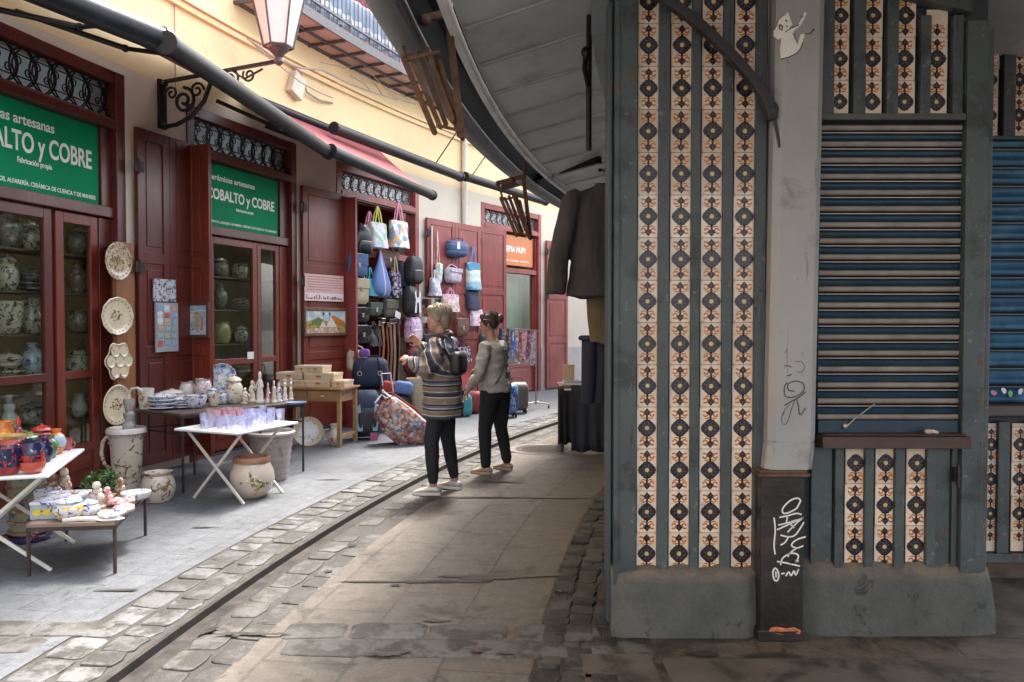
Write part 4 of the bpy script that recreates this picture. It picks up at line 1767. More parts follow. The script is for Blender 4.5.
q.build('graffiti', ink, base, label='white graffiti tag')
q = MB()
rr_ = random.Random(9)
pts = [(62, 585), (70, 570), (90, 568), (120, 572), (150, 570), (172, 580), (168, 592), (140, 588), (110, 594), (85, 590)]
pp = [on_base(*p, Y=3.676) for p in pts]
q.add([(p[0], 3.676 - rr_.uniform(0, .008), p[1]) for p in pp], [tuple(range(len(pp) - 1, -1, -1))])
q.build('torn_paper', M('torn orange paper', (.48, .14, .06), .8, .35, 30, .5), base)
# grey tag and smears on the shaft
q = MB()
k2 = 1 / 6.82
ys = yc - .112 - .0012


def on_shaft(x, y, ox=760, oy=340, k=k2):
    p = AtY(ox + x * k, oy + y * k, ys)
    return (p.x, p.z)


for st, w_ in (([(185, 290), (170, 310), (165, 350), (175, 385), (215, 392), (265, 375), (300, 340), (296, 300), (262, 282), (215, 286), (190, 305), (195, 340), (235, 350)], .006), ([(312, 352), (280, 380), (240, 405), (165, 446)], .006), ([(250, 405), (262, 450), (272, 510), (300, 480), (312, 462)], .006), ([(240, 408), (215, 470), (195, 540), (170, 576), (150, 560), (150, 520), (175, 470), (205, 440)], .0035), ([(165, 180), (185, 175), (215, 185)], .005), ([(240, 150), (280, 148), (305, 185), (280, 220), (250, 215)], .003), ([(185, 245), (215, 235)], .006), ([(170, 90), (185, 60)], .003)):
    q.ribbon([on_shaft(*p) for p in smooth_pts(st)], w_, ys)
q.build('graffiti', M('grey marker ink', (.06, .06, .065), .5, .2, 30, 0), shaft, label='grey looping marker tag')
# white paper sticker: a dancing animal with a stick
k3 = 1 / 11.37


def on_top(x, y):
    p = AtY(765 + x * k3, y * k3, ys - .0006)
    return (p.x, p.z)


q = MB()
outl = [(262, 135), (290, 215), (312, 280), (270, 320), (300, 322), (385, 290), (388, 305), (335, 345), (315, 385), (352, 470), (372, 495), (390, 440), (405, 392), (455, 385), (425, 480), (400, 560), (345, 612), (265, 650), (180, 672), (170, 560), (188, 430), (150, 452), (98, 410), (96, 350), (132, 300), (152, 225), (200, 180)]
pp = [on_top(*p) for p in outl]
q.add([(p[0], ys - .0006, p[1]) for p in pp], [tuple(range(len(pp)))], 0)
q.ribbon([on_top(*p) for p in ((385, 292), (430, 215), (462, 140))], .011, ys - .0006, 0)
q.ribbon([on_top(*p) for p in ((452, 386), (510, 385), (560, 330))], [.004, .006, .008], ys - .0006, 1)
for st, w_ in (([(165, 280), (160, 325), (190, 345), (200, 300), (170, 280)], .007), ([(232, 225), (250, 250)], .006), ([(245, 290), (252, 310)], .006), ([(225, 368), (290, 325), (388, 282)], .004), ([(405, 205), (440, 178)], .004), ([(320, 380), (360, 478), (375, 500)], .0035), ([(180, 672), (265, 652), (345, 614), (400, 560), (430, 480)], .004), ([(96, 350), (130, 300), (152, 225), (200, 180), (240, 165)], .003)):
    q.ribbon([on_top(*p) for p in st], w_, ys - .0016, 1)
q.build('sticker', [M('white sticker paper', (.74, .71, .66), .6, .06, 20), M('sticker black', (.03, .03, .03), .6)], shaft, label='white paper sticker of a dancing animal')
# arched bracket that springs from the column
q = MB()
Ya = 3.70
arch = [AtY(px, py, Ya) for px, py in smooth_pts([(610, -48), (655, -8), (690, 17), (722, 46), (748, 74), (766, 100), (772, 120)])]
r0 = []
for i, p in enumerate(arch):
    d = (arch[min(i + 1, len(arch) - 1)] - arch[max(i - 1, 0)]).normalized()
    nn = Vector((-d.z, 0, d.x))
    hw = .022
    r0.append([p + nn * hw + Vector((0, -.025, 0)), p - nn * hw + Vector((0, -.025, 0)), p - nn * hw + Vector((0, .025, 0)), p + nn * hw + Vector((0, .025, 0))])
q.loft(r0)
q.tube([AtY(771, 104, 3.70), AtY(776, 128, 3.69), AtY(780, 148, 3.69)], .008, 6)
q.ell(AtY(772, 110, 3.70), (.03, .03, .04), 10)
q.build('bracket', M('black bracket', (.022, .02, .02), .5, .3), col, bevel=.004)

# ================================================================== market roof
roof = thing('market_roof', 'grey boarded market roof sloping up from its eave over the street', 'roof', T(0, 0, 0))


def ceil_mat():
    m, nt, b = _nt('market ceiling')
    v = coords(nt, False)
    c = mixc(nt, ramp(nt, noise(nt, v, 1.2, 5), .35, .65), (.38, .39, .40), (.52, .53, .54))
    c = mixc(nt, ramp(nt, noise(nt, v, 2.3, 6, .65), .55, .72), c, (.26, .265, .27))
    nt.links.new(c, b.inputs['Base Color'])
    b.inputs['Roughness'].default_value = .5
    bumpn(nt, b, noise(nt, v, 20, 4), .15, .005)
    return m


m_ceil = ceil_mat()
R0, R1 = 2.0, 52
rf = MB()
prof = [(3.9, 3.04), (4.6, 3.215), (5.4, 3.40), (6.9, 3.02), (9.5, 2.75)]
for (na, za), (nb, zb) in zip(prof[:-1], prof[1:]):
    rf.arc(R0, R1, na, nb, za, za + .05, 0, 1.0, zb, zb + .05, 1 if na < 4 else 0, 0)
rf.build('ceiling', m_ceil, roof, smooth=15)
sm = MB()
t = R0 + .7
while t < R1:
    for (na, za), (nb, zb) in zip(prof[:2], prof[1:3]):
        e = eave_drift(t) if na < 4 else 0
        a, b_ = P(t, na + .02 - e, za - .004), P(t, nb, zb - .004)
        sm.bar(a, b_, .012, .010)
        a, b_ = P(t + .07, na + .02 - e, za - .002), P(t + .07, nb, zb - .002)
        sm.bar(a, b_, .006, .012)
    t += 1.42
sm.build('seams', M('ceiling seam', (.42, .43, .44), .5, .15), roof)
q = MB()
q.arc(R0, R1, 3.85, 3.89, 2.98, 3.05, step=.8, sk0=1, sk1=1)
q.build('eave_rail', M('pale eave rail', (.6, .6, .6), .5, .2, 4), roof, smooth=15)
q = MB()
q.arc(R0, R1, 3.66, 3.69, 2.99, 3.28, step=.8, sk0=1, sk1=1)
q.arc(R0, R1, 3.69, 3.9, 3.25, 3.28, step=.8, sk0=1, sk1=1)
q.build('fascia', M('fascia gap shade', (.004, .004, .004), .9, .2, spec=.05), roof, smooth=15)  # near-black colour paints the shade of the gap behind the roll
q = MB()
q.tube([P(R0 + i * .7, 3.59 - eave_drift(R0 + i * .7), 3.02) for i in range(int((R1 - R0) / .7))], .085, 14)
q.build('rolled_awning', M('grey rolled canvas', (.24, .245, .25), .7, .2, 3, .4, 60, stretch=None), roof, smooth=50)
q = MB()
q.tube([P(R0 + i * .7, 3.70 - eave_drift(R0 + i * .7), 2.95) for i in range(int((R1 - R0) / .7))], .022, 8)
q.build('awning_roller', M('dark roller', (.05, .05, .055), .4, .2, 5, .2, 60, .5), roof, smooth=50)
# shutter box, posts and cross beam under the roof on the street side of the stalls
q = MB()
q.arc(th_c + .45, 24, 4.60, 4.735, 2.98, 3.20)
q.build('shutter_box', M('shutter box paint', (.17, .195, .205), .5, .2, 3), stall, smooth=15)
q = MB()
p = AtY(589, 60, 4.5)
q.tube([(p.x, p.y, 2.45), (p.x, p.y, 3.2)], .016, 8)
q.tube([(p.x - .01, p.y - .05, 2.80), (p.x - .03, p.y - .02, 2.9), (p.x - .02, p.y, 3.02)], .012, 6)
q.ell((p.x - .02, p.y - .05, 2.98), (.03, .03, .035), 8)
q.build('crank_rod', m_iron, stall, smooth=40)
q = MB()
a, b_ = AtY(503, 187, 9.3), AtY(600, 160, 8.0)
q.bar(a, b_, .05, .07)
q.build('tie_beam', m_iron, roof)


def scissor(label, ox, oy, Y, s_, seed):
    """folded rusty awning arm: flat bars on pivots hanging from a cross bar (s_ = metres per picture pixel at Y)"""
    root = thing('folding_bracket', label, 'awning arm', Matrix.Translation(AtY(ox, oy, Y)))
    r_ = random.Random(seed)

    def L(x, y, d=0):
        return Vector(((x - 425) * s_, d, -(y - 20) * s_))
    q = MB()
    q.bar(L(396, 26), L(452, 12), .035, .03, up=(0, 1, 0))
    q.tube([L(450, -12), L(448, 18)], .018, 8)
    q.ell(L(425, 20), (.035, .03, .03), 10)
    q.ell(L(397, 27), (.02, .025, .025), 8)
    q.build('cross_bar', m_rust, root, smooth=40)
    bars = [((447, 14), (461, 134), 0, .03), ((399, 28), (408, 58), .01, .016), ((403, 54), (434, 128), .012, .026), ((411, 55), (440, 124), -.018, .022), ((419, 50), (445, 120), .02, .022), ((427, 48), (452, 118), -.02, .022), ((434, 52), (456, 126), .026, .02), ((440, 60), (458, 132), -.01, .018)]
    for i, (a, b_, d, w_) in enumerate(bars):
        q = MB()
        q.bar(L(a[0], a[1], d), L(b_[0], b_[1], d + r_.uniform(-.03, .03)), w_ * 1.2, .010, up=(0, 1, 0))
        for pp_ in (a, b_):
            c_ = L(pp_[0], pp_[1], d)
            q.tube([c_ + Vector((0, -.012, 0)), c_ + Vector((0, .012, 0))], w_ * .42, 8)
        q.build('arm_bar', m_rust, root)
    q = MB()
    q.bar(L(404, 60, -.03), L(440, 52, -.03), .018, .006, up=(0, 1, 0))
    q.bar(L(436, 122, -.03), L(460, 128, -.03), .016, .006, up=(0, 1, 0))
    q.build('link_bar', m_rust, root)
    return root


m_rust = M('rusty iron', (.125, .062, .038), .75, .4, 14, .6, 60, .2, dirt=((.07, .035, .022), 12, .55, .1))
scissor('large rusty folded awning arm hanging from the eave near the balcony', 425, 20, 4.2, 4.3 / FPX, 1)
scissor('smaller dark rusty awning arm hanging from the eave over the orange sign', 512, 180, 7.2, 3.7 / FPX, 2)

# unseen ceiling over the passage, added to keep light off the stall fronts
q = MB()
q.box(.35, 9, -4, 3.62, 3.35, 3.42)
q.build('unseen_shade_ceiling', m_ceil, roof)
# ================================================================== ceramics, tables and things on the walls


def Wp(px, py, n=0.0):
    return P(th(px, n, py), n, hz(px, py, n))


def mpp(p):
    return p.y / FPX


W0 = (.66, .63, .58)
g_white = GZ('white glaze', W0, [((.35, .30, .28), 6, .66)])
g_flower = GZ('white glaze rust flowers', (.62, .56, .47), [((.30, .12, .06), 16, .60), ((.14, .15, .06), 20, .64)])
g_leaf = GZ('cream glaze with leaves', (.58, .50, .42), [((.20, .12, .06), 11, .57), ((.10, .10, .045), 15, .61)])
g_blue = GZ('white glaze blue flowers', (.62, .63, .66), [((.07, .11, .33), 26, .56), ((.25, .30, .5), 18, .6)])
g_red = GZ('red glaze', (.36, .03, .02), [((.015, .015, .05), 22, .60), ((.55, .45, .3), 30, .66)])
g_cobalt = GZ('cobalt glaze', (.014, .018, .065), [((.42, .04, .03), 20, .58), ((.6, .55, .45), 28, .66)])
g_orange = GZ('orange glaze', (.60, .17, .03), [((.55, .4, .05), 18, .58), ((.1, .2, .1), 24, .64)])
g_green = GZ('green glaze', (.06, .17, .07), [((.4, .33, .1), 22, .58), ((.4, .06, .04), 22, .64)])
g_pink = GZ('pink porcelain', (.66, .38, .38), [((.6, .12, .16), 26, .56), ((.75, .7, .68), 22, .58)])
g_gold = GZ('white blue and yellow glaze', (.60, .60, .60), [((.60, .36, .05), 16, .53), ((.08, .13, .33), 20, .58)])
g_brown = GZ('brown glaze', (.24, .13, .08), [((.5, .4, .3), 26, .56)], .3)
g_grey = GZ('grey stoneware', (.33, .31, .30), [((.2, .18, .17), 12, .58)], .45)
g_old = GZ('old majolica', (.58, .50, .37), [((.06, .06, .05), 22, .54), ((.30, .18, .08), 26, .6)], .25)
g_olddark = GZ('dark majolica', (.24, .20, .15), [((.45, .42, .36), 20, .58), ((.04, .035, .03), 24, .58)], .25)
g_green2 = GZ('aged striped majolica', (.24, .24, .19), [((.40, .22, .08), 12, .58), ((.06, .08, .12), 14, .58)], .3)

PROF = {
    'bowl': [(.22, 0), (.30, .02), (.44, .3), (.5, .7), (.5, 1), (.46, 1), (.40, .6), (.2, .25), (.0, .22)],
    'jar': [(.28, 0), (.33, .03), (.46, .2), (.5, .42), (.44, .62), (.33, .72), (.36, .76), (.42, .78), (.38, .85), (.2, .92), (.07, .94), (.09, .98), (.04, 1), (0, 1)],
    'pot': [(.28, 0), (.36, .02), (.47, .25), (.5, .5), (.44, .78), (.36, .9), (.40, .95), (.42, 1), (.38, 1), (.34, .92), (.3, .6), (0, .5)],
    'cup': [(.32, 0), (.36, .03), (.42, .4), (.5, 1), (.47, 1), (.38, .3), (0, .1)],
    'vase': [(.2, 0), (.25, .02), (.42, .3), (.5, .5), (.36, .75), (.2, .85), (.24, 1), (.2, 1), (.15, .85), (0, .7)],
    'jug': [(.26, 0), (.3, .02), (.45, .22), (.5, .4), (.36, .66), (.27, .78), (.31, .92), (.36, 1), (.3, 1), (.22, .8), (0, .6)],
    'urn': [(.30, 0), (.36, .01), (.37, .04), (.40, .3), (.45, .8), (.47, .93), (.5, .95), (.5, 1), (.44, 1), (.42, .8), (0, .4)],
    'plates': [(.2, 0), (.5, .12), (.5, .16), (.25, .16), (.25, .2), (.5, .34), (.5, .38), (.3, .4), (.48, .55), (.48, .58), (.35, .62), (.46, .75), (.3, .88), (.1, .93), (.12, .97), (.05, 1), (0, 1)],
    'figure': [(.42, 0), (.45, .03), (.45, .08), (.3, .12), (.36, .25), (.27, .42), (.20, .52), (.26, .62), (.22, .72), (.10, .76), (.15, .82), (.17, .9), (.1, .98), (0, 1)],
    'glass': [(.30, 0), (.34, .02), (.10, .06), (.08, .3), (.3, .42), (.46, .7), (.5, 1), (.47, 1), (.4, .68), (.2, .46), (0, .42)],
    'tumbler': [(.36, 0), (.4, .03), (.44, .5), (.5, 1), (.46, 1), (.4, .5), (.3, .1), (0, .08)],
    'tower': [(.5, 0), (.5, .12), (.35, .15), (.42, .3), (.3, .42), (.2, .46), (.3, .55), (.25, .66), (.12, .72), (.17, .8), (.1, .9), (.05, .95), (0, 1)],
}


def ware(kind, name, label, cat, pos, w, h, mats, group=None, handle=0, spout=0, rz=0.0, n=20, ripple=0, rk=8, bands=None, sq=(1, 1)):
    """one turned vessel; handle / spout are sides (+1, -1)"""
    q = MB()
    prof = [(r * w, z * h) for r, z in PROF[kind]]
    q.lathe(prof, n, bands if bands else 0, ripple=ripple, rk=rk, sq=sq)
    if handle:
        s_ = handle
        q.tube([(s_ * w * .40, 0, h * .28), (s_ * w * .66, 0, h * .30), (s_ * w * .78, 0, h * .52), (s_ * w * .66, 0, h * .74), (s_ * w * .36, 0, h * .76)], [w * .045] * 5, 7, 0)
    if spout:
        s_ = spout
        q.tube([(s_ * w * .4, 0, h * .3), (s_ * w * .6, 0, h * .45), (s_ * w * .7, 0, h * .72), (s_ * w * .82, 0, h * .8)], [w * .11, w * .08, w * .05, w * .045], 8, 0)
    m = mats if isinstance(mats, list) else [mats]
    o = q.build(name, m, None, Matrix.Translation(pos) @ Matrix.Rotation(rz, 4, 'Z'), smooth=45)
    return tag(o, label, cat, group)


# ---------------------------------------------------------------- tables
m_whitem = M('white table top', (.72, .72, .74), .4, .06, 4, .08, 60)
m_whiteleg = M('white lacquered leg', (.60, .56, .50), .45, .1, 6, .1)
m_blackleg = M('black iron leg', (.03, .028, .028), .5, .3, 20, .3, 90, .4)
m_brownleg = M('brown iron leg', (.06, .04, .032), .55, .3, 20, .3, 90, .4)


def frame2(c, u):
    u = Vector((u[0], u[1], 0)).normalized()
    v = Vector((-u.y, u.x, 0))
    m = Matrix((u, v, Vector((0, 0, 1)))).transposed().to_4x4()
    m.translation = Vector((c[0], c[1], 0))
    return m


def folding_table(label, corner, u, lu, lv, h):
    """camping table: origin at its street corner, x along u, y towards the shops; crossed legs"""
    t = thing('folding_table', label, 'table', frame2(corner, u))
    q = MB()
    q.box(0, lu, 0, lv, h - .022, h)
    q.build('table_top', m_whitem, t, bevel=.009, segs=3)
    for x in (lu * .12, lu * .74):
        for s_, dx in ((0, 0), (1, .024)):
            q = MB()
            a = (x + dx, .06, h - .025) if s_ else (x + dx, lv - .06, h - .025)
            b_ = (x + dx, lv - .10, .004) if s_ else (x + dx, .02, .004)
            q.bar(a, b_, .022, .018, up=(1, 0, 0))
            q.build('leg', m_whiteleg, t, bevel=.004)
    q = MB()
    q.tube([(lu * .12, lv * .5, h * .5), (lu * .76, lv * .5, h * .5)], .008, 8)
    q.build('cross_rod', m_whiteleg, t, smooth=40)
    return t


folding_table('white folding table with crossed legs, set with red and blue pots at the picture edge', (-2.70, 4.62), (-.30, .95), 1.0, .78, .6)
folding_table('white folding table with crossed legs, crowded with violet and red glasses', (-2.19, 6.33), (.40, .92), .76, .68, .6)


def iron_table(name, label, pts, h, topmat, legmat, thick=.02, legr=.010, rail=None, mids=0):
    t = thing(name, label, 'table', T(0, 0, 0))
    q = MB()
    n = len(pts)
    v = [(p.x, p.y, h - thick) for p in pts] + [(p.x, p.y, h) for p in pts]
    q.add(v, [tuple(range(n - 1, -1, -1)), tuple(range(n, 2 * n))] + [(j, (j + 1) % n, (j + 1) % n + n, j + n) for j in range(n)])
    q.build('table_top', topmat, t, bevel=.003)
    c = sum(pts, Vector()) / n
    q = MB()
    for j in range(n):
        a, b_ = pts[j].lerp(c, .015), pts[(j + 1) % n].lerp(c, .015)
        q.bar((a.x, a.y, h - thick - .012), (b_.x, b_.y, h - thick - .012), .012, .022)
    if rail:
        for j in range(n):
            a, b_ = pts[j].lerp(c, .04), pts[(j + 1) % n].lerp(c, .04)
            q.bar((a.x, a.y, rail), (b_.x, b_.y, rail), .010, .014)
    q.build('apron', legmat, t)
    spots = [p.lerp(c, .03) for p in pts]
    if mids:
        spots.append(pts[0].lerp(pts[1], .62).lerp(c, .05))
        spots.append(pts[2].lerp(pts[3], .6).lerp(c, .05))
    for p in spots:
        q = MB()
        q.box(p.x - legr, p.x + legr, p.y - legr, p.y + legr, 0, h - thick - .001)
        q.build('leg', legmat, t)
    return t


lt_ = [G(27, 577), G(116, 574), G(147, 535), G(66, 541)]
iron_table('low_table', 'low brown table with thin iron legs, set with a lemon-patterned box and small figures', lt_, .31, WOOD('bleached table boards', (.27, .19, .145), .6, 'X'), m_brownleg, .022, .008)
p1 = G(181, 414, .69)
u_ = Vector((.62, .785, 0)).normalized()
v_ = Vector((-.785, .62, 0)).normalized()
bt_ = [Vector((p1.x, p1.y, 0)), Vector((p1.x, p1.y, 0)) + u_ * 1.30, Vector((p1.x, p1.y, 0)) + u_ * 1.30 + v_ * .62, Vector((p1.x, p1.y, 0)) + v_ * .80]
iron_table('long_table', 'long dark iron table along the shop front, laden with white crockery and figurines', bt_, .69, WOOD('dark table boards', (.09, .06, .05), .45, 'X'), m_blackleg, .02, .009, rail=.50, mids=1)
# desk with two drawers
m_oak = WOOD('oak desk', (.36, .20, .09), .45, 'X')
dk = thing('wooden_desk', 'small oak desk with two drawers carrying a pile of cream boxes', 'desk', frame2((-2.02, 9.34), (-.97, .24)) @ Matrix.Diagonal((1, -1, 1, 1)))
DW, DD, DH = .86, .48, .70
q = MB()
q.box(-.03, DW + .03, -.03, DD + .02, DH - .025, DH)
q.build('desk_top', m_oak, dk, bevel=.005)
q = MB()
q.box(.025, DW - .025, .025, DD - .02, DH - .17, DH - .026)
q.build('apron', m_oak, dk)
for x in (.045, DW * .5 + .01):
    q = MB()
    q.box(x, x + DW * .5 - .055, .005, .0245, DH - .16, DH - .04)
    d_ = q.build('drawer', m_oak, dk, bevel=.004)
    q = MB()
    q.ell((x + DW * .25 - .03, -.006, DH - .10), (.03, .012, .012), 10)
    q.build('handle', M('porcelain knob', (.6, .5, .4), .3, .1), d_, smooth=60)
for x, y in ((0, 0), (DW - .045, 0), (0, DD - .05), (DW - .045, DD - .05)):
    q = MB()
    q.box(x, x + .045, y, y + .045, 0, DH - .026)
    q.build('leg', m_oak, dk, bevel=.003)
q = MB()
q.box(.01, .035, .045, DD - .05, .10, .14)
q.box(DW - .035, DW - .01, .045, DD - .05, .10, .14)
q.build('stretcher', m_oak, dk)
m_card = M('cream box card', (.62, .46, .29), .6, .1, 6, .1)
m_mark = M('red box label', (.50, .06, .04), .6, .1)
Dm = dk.matrix_basis
for i, (x, z, w_, lab) in enumerate(((.50, 0, .33, 'cream box with red mark at the bottom of the pile, shop side'), (.17, 0, .32, 'cream box with a red mark, middle of the bottom layer on the desk'), (-.02, 0, .17, 'short cream box at the street end of the desk top'), (.54, .085, .34, 'cream box with a red mark, second layer towards the shop doors'), (.12, .085, .39, 'long cream box lying second layer of the pile, nearer the bags'), (.46, .17, .17, 'small cream box on top of the pile, nearer the shop doors'), (.27, .17, .18, 'small cream box on top of the pile, nearer the bags'))):
    b = thing('gift_box', lab, 'box', Dm @ Matrix.Translation((x, .08, DH + z + .001)), 'cream boxes piled on the desk')
    q = MB()
    q.box(0, w_, 0, .24, 0, .055)
    q.build('box_body', m_card, b, bevel=.002)
    q = MB()
    q.box(-.004, w_ + .004, -.004, .244, .0555, .081)
    q.build('lid', M('pale box lid', (.66, .56, .40), .55, .1, 6, .1), b, bevel=.002)
    q = MB()
    q.box(w_ * .42, w_ * .58, -.0055, -.0042, .03, .05)
    q.build('printed_mark', m_mark, b)

# ---------------------------------------------------------------- big pots on the pavement
o = thing('umbrella_urn', 'tall cream ceramic urn painted with brown leaves beside the glass door', 'urn', T(-3.43, 7.06, 0))
q = MB()
q.lathe([(r * .31, z * .54) for r, z in PROF['urn']], 28)
q.build('urn_body', g_leaf, o, smooth=40)
q = MB()
q.tube([(-.13, -.02, .18), (-.19, -.02, .22), (-.215, -.02, .32), (-.20, -.02, .42), (-.16, -.02, .47), (-.13, -.02, .44), (-.135, -.02, .40)], .018, 8)
q.build('handle', g_leaf, o, smooth=50)
q = MB()
q.lathe([(.155, .495), (.168, .50), (.168, .53), (.158, .545), (.14, .54)], 28)
q.build('rim', g_white, o, smooth=40)
o = ware('pot', 'round_pot', 'small round cream pot with brown flowers by the leg of the long dark table', 'pot', (-2.93, 6.56, 0), .28, .245, [g_leaf], n=28)
o = thing('bellied_pot', 'big-bellied cream pot with brown rim and green flower spray under the glass table', 'pot', T(-2.21, 6.74, 0))
q = MB()
q.lathe([(.10, 0), (.115, .01), (.16, .07), (.186, .15), (.18, .22), (.15, .285), (.135, .30), (.12, .25), (0, .2)], 32)
q.build('pot_body', GZ('cream belly glaze', (.62, .52, .44), [((.20, .2, .10), 9, .66)]), o, smooth=40)
q = MB()
q.lathe([(.134, .297), (.152, .30), (.156, .325), (.148, .345), (.13, .345), (.122, .30)], 32)
q.build('rim', M('terracotta rim', (.33, .17, .10), .5, .2, 12), o, smooth=40)
q = MB()
rr_ = random.Random(2)
for i in range(26):
    a = -PI / 2 + .55 + rr_.gauss(0, .20)
    z = .16 + rr_.gauss(0, .035)
    rd = math.sqrt(max(.0, 1 - ((z - .17) / .2) ** 2)) * .186 + .002
    rd = min(rd, .188)
    q.ell((rd * math.cos(a), rd * math.sin(a), z), (.013, .013, .010 if i % 3 else .018), 7, i % 4)
q.build('flower_spray', [M('spray olive', (.16, .17, .06), .4), M('spray cream', (.6, .5, .3), .4), M('spray green', (.08, .13, .05), .4), M('spray ochre', (.45, .27, .07), .4)], o, smooth=60)
o = thing('ribbed_planter', 'large lilac-grey stoneware planter with finger ridges behind the bellied pot', 'planter', T(-2.27, 7.47, 0))
q = MB()
prof = []
for i in range(22):
    s_ = i / 21
    prof.append((.145 + .065 * s_ + .0045 * math.sin(i * 2.1), s_ * .43))
prof += [(.185, .43), (.13, .05), (0, .04)]
q.lathe(prof, 32)
q.build('planter_body', GZ('lilac stoneware', (.40, .34, .33), [((.25, .21, .2), 5, .58)], .5), o, smooth=60)
q = MB()
q.lathe([(.205, .425), (.222, .43), (.226, .45), (.215, .462), (.195, .455), (.19, .43)], 32)
q.build('rim', GZ('pale stoneware rim', (.56, .50, .47), [], .45), o, smooth=40)
o = ware('urn', 'striped_stand', 'tall round stand of aged majolica with ringed bands beneath the picture-edge table', 'urn', (-3.32, 5.42, 0), .27, .58, [g_green2], n=28)
q = MB()
zz = [.05, .12, .2, .27, .36, .45]
for z in zz:
    q.lathe([(.105 + .02 * z, z), (.118 + .02 * z, z + .005), (.118 + .02 * z, z + .02), (.105 + .02 * z, z + .025)], 28)
q.lathe([(.13, 0), (.15, .01), (.15, .035), (.11, .045)], 28, 1)
q.build('ring_band', [g_brown, g_cobalt], o, smooth=40)


def plate_mesh(d, ripple=0, rk=8, depth=.03, ob=1.0, bands=None):
    q = MB()
    r = d / 2
    q.lathe([(r * .45, depth), (r * .7, depth * .8), (r * .98, .004), (r, 0), (r * .96, -.003), (r * .93, -.001), (r * .76, depth * .5), (r * .72, depth * .6), (r * .55, depth * .7), (r * .51, depth * .71), (r * .30, depth * .72), (r * .26, depth * .72), (0, depth * .72)], 40, bands or [0, 0, 0, 0, 1, 0, 1, 2, 1, 2, 2, 3], ripple=ripple, rk=rk, sq=(ob, 1))
    return q


def hang_plate(label, px, py, dpx, n, mats, ripple=0, rk=8, ob=1.0, name='ceramic_plate', turn=0, lean=0, detail=None):
    p = Wp(px, py, n)
    d = dpx * mpp(p)
    q = plate_mesh(d, ripple, rk, .028, ob)
    mt = FM(th(px, n, py), n, p.z, turn) @ Matrix.Rotation(PI / 2 + lean, 4, 'X')
    # lathe axis z -> pointing out to the street
    if detail:
        detail(q, d / 2)
    else:
        r_ = random.Random(int(px * py))
        R_ = d / 2
        for i in range(16):
            a_, rr = r_.uniform(0, 6.28), R_ * .42 * r_.random() ** .5
            q.ell((rr * math.cos(a_) * ob, rr * math.sin(a_) * .7, .0205), (.014 * r_.uniform(.6, 1.3), .008, .0025), 7, 4 + i % 3)
        for i in range(22):
            a_ = 2 * PI * i / 22
            q.ell((R_ * .85 * math.cos(a_) * ob, R_ * .85 * math.sin(a_), .0065), (.011, .007, .003), 7, 4 + (i % 2) * 2)
    o = q.build(name, list(mats) + [M('rust dab', (.24, .08, .03), .3, .3, 60, 0), M('olive dab', (.10, .10, .04), .3, .3, 60, 0), M('umber dab', (.14, .09, .06), .3, .3, 60, 0)], None, mt @ Matrix.Rotation(PI, 4, 'Y') @ Matrix.Rotation(0, 4, 'Z') if False else mt @ Matrix.Scale(-1, 4, (0, 0, 1)), smooth=40)
    return tag(o, label, 'plate')


g_buff = GZ('buff plate', (.50, .36, .19), [((.16, .10, .06), 22, .55)])
g_lace = GZ('lace plate', (.55, .45, .30), [((.16, .11, .08), 34, .53)])
g_cream = GZ('cream plate', (.66, .57, .40), [((.30, .2, .12), 24, .64)])
g_bouq = GZ('bouquet plate', (.64, .54, .37), [((.33, .11, .05), 20, .52), ((.13, .15, .06), 22, .56)])
hang_plate('round plate with dense dark lace pattern, topmost of those on the pine board', 119, 261, 38, .075, [g_lace, g_buff, g_lace, g_buff], turn=.0)
hang_plate('oval cream platter with scalloped rim and rust flower on the pine board', 118, 316, 38, .078, [g_cream, g_cream, g_cream, g_bouq], .02, 12, 1.18)


def petals(q, r):
    for i in range(6):
        a = PI / 3 * i
        q.lathe([(r * .30, -.004), (r * .34, -.012), (r * .33, -.014), (r * .2, .0), (0, .002)], 16, [0, 0, 0, 2], c=(r * .64 * math.cos(a), r * .64 * math.sin(a), 0))
    q.lathe([(r * .30, -.006), (r * .34, -.016), (r * .33, -.018), (r * .2, -.002), (0, 0)], 16, [0, 0, 0, 3])


hang_plate('flower-shaped cream snack dish of six petals on the pine board', 119, 361, 37, .075, [g_cream, g_cream, g_bouq, g_bouq], .10, 6, 1.0, 'petal_dish', detail=petals)
hang_plate('deep cream plate with a brown bouquet, lowest on the pine board behind the urn', 118, 405, 41, .075, [g_cream, g_cream, g_cream, g_bouq])
# plate leaning on the desk leg
p = G(307, 446)
o = plate_mesh(.36, 0, 8, .03).build('ceramic_plate', [g_cream, g_cream, GZ('sprig rim', (.62, .6, .55), [((.12, .14, .10), 22, .60)]), g_white], None, Matrix.Translation((p.x, p.y + .06, .168)) @ Matrix.Rotation(.25, 4, 'Z') @ Matrix.Rotation(PI / 2 - .35, 4, 'X') @ Matrix.Scale(-1, 4, (0, 0, 1)), smooth=40)
tag(o, 'large white plate with green sprigs leaning on the floor against the desk', 'plate')
p = G(334, 446)
ware('jug', 'white_jug', 'white jug with faint brown pattern standing on the pavement under the desk', 'jug', (p.x, p.y + .05, 0), .17, .26, [g_flower], handle=-1, rz=.3)
c = Vector((-3.40, 7.05, .0))
o = thing('candlestick', 'slim lilac-grey turned candlestick standing in the mouth of the cream urn', 'candlestick', T(c.x, c.y, .47))
q = MB()
q.lathe([(.05, 0), (.055, .1), (.03, .13), (.045, .17), (.05, .2), (.03, .22), (.04, .26), (.05, .30), (.045, .33), (.02, .33)], 16)
q.build('stem', g_grey, o, smooth=40)
q = MB()
q.tube([(0, 0, .32), (.0, 0, .38), (.03, -.01, .42), (.09, -.02, .43), (.14, -.03, .40)], .012, 8)
q.build('hook', g_white, o, smooth=50)

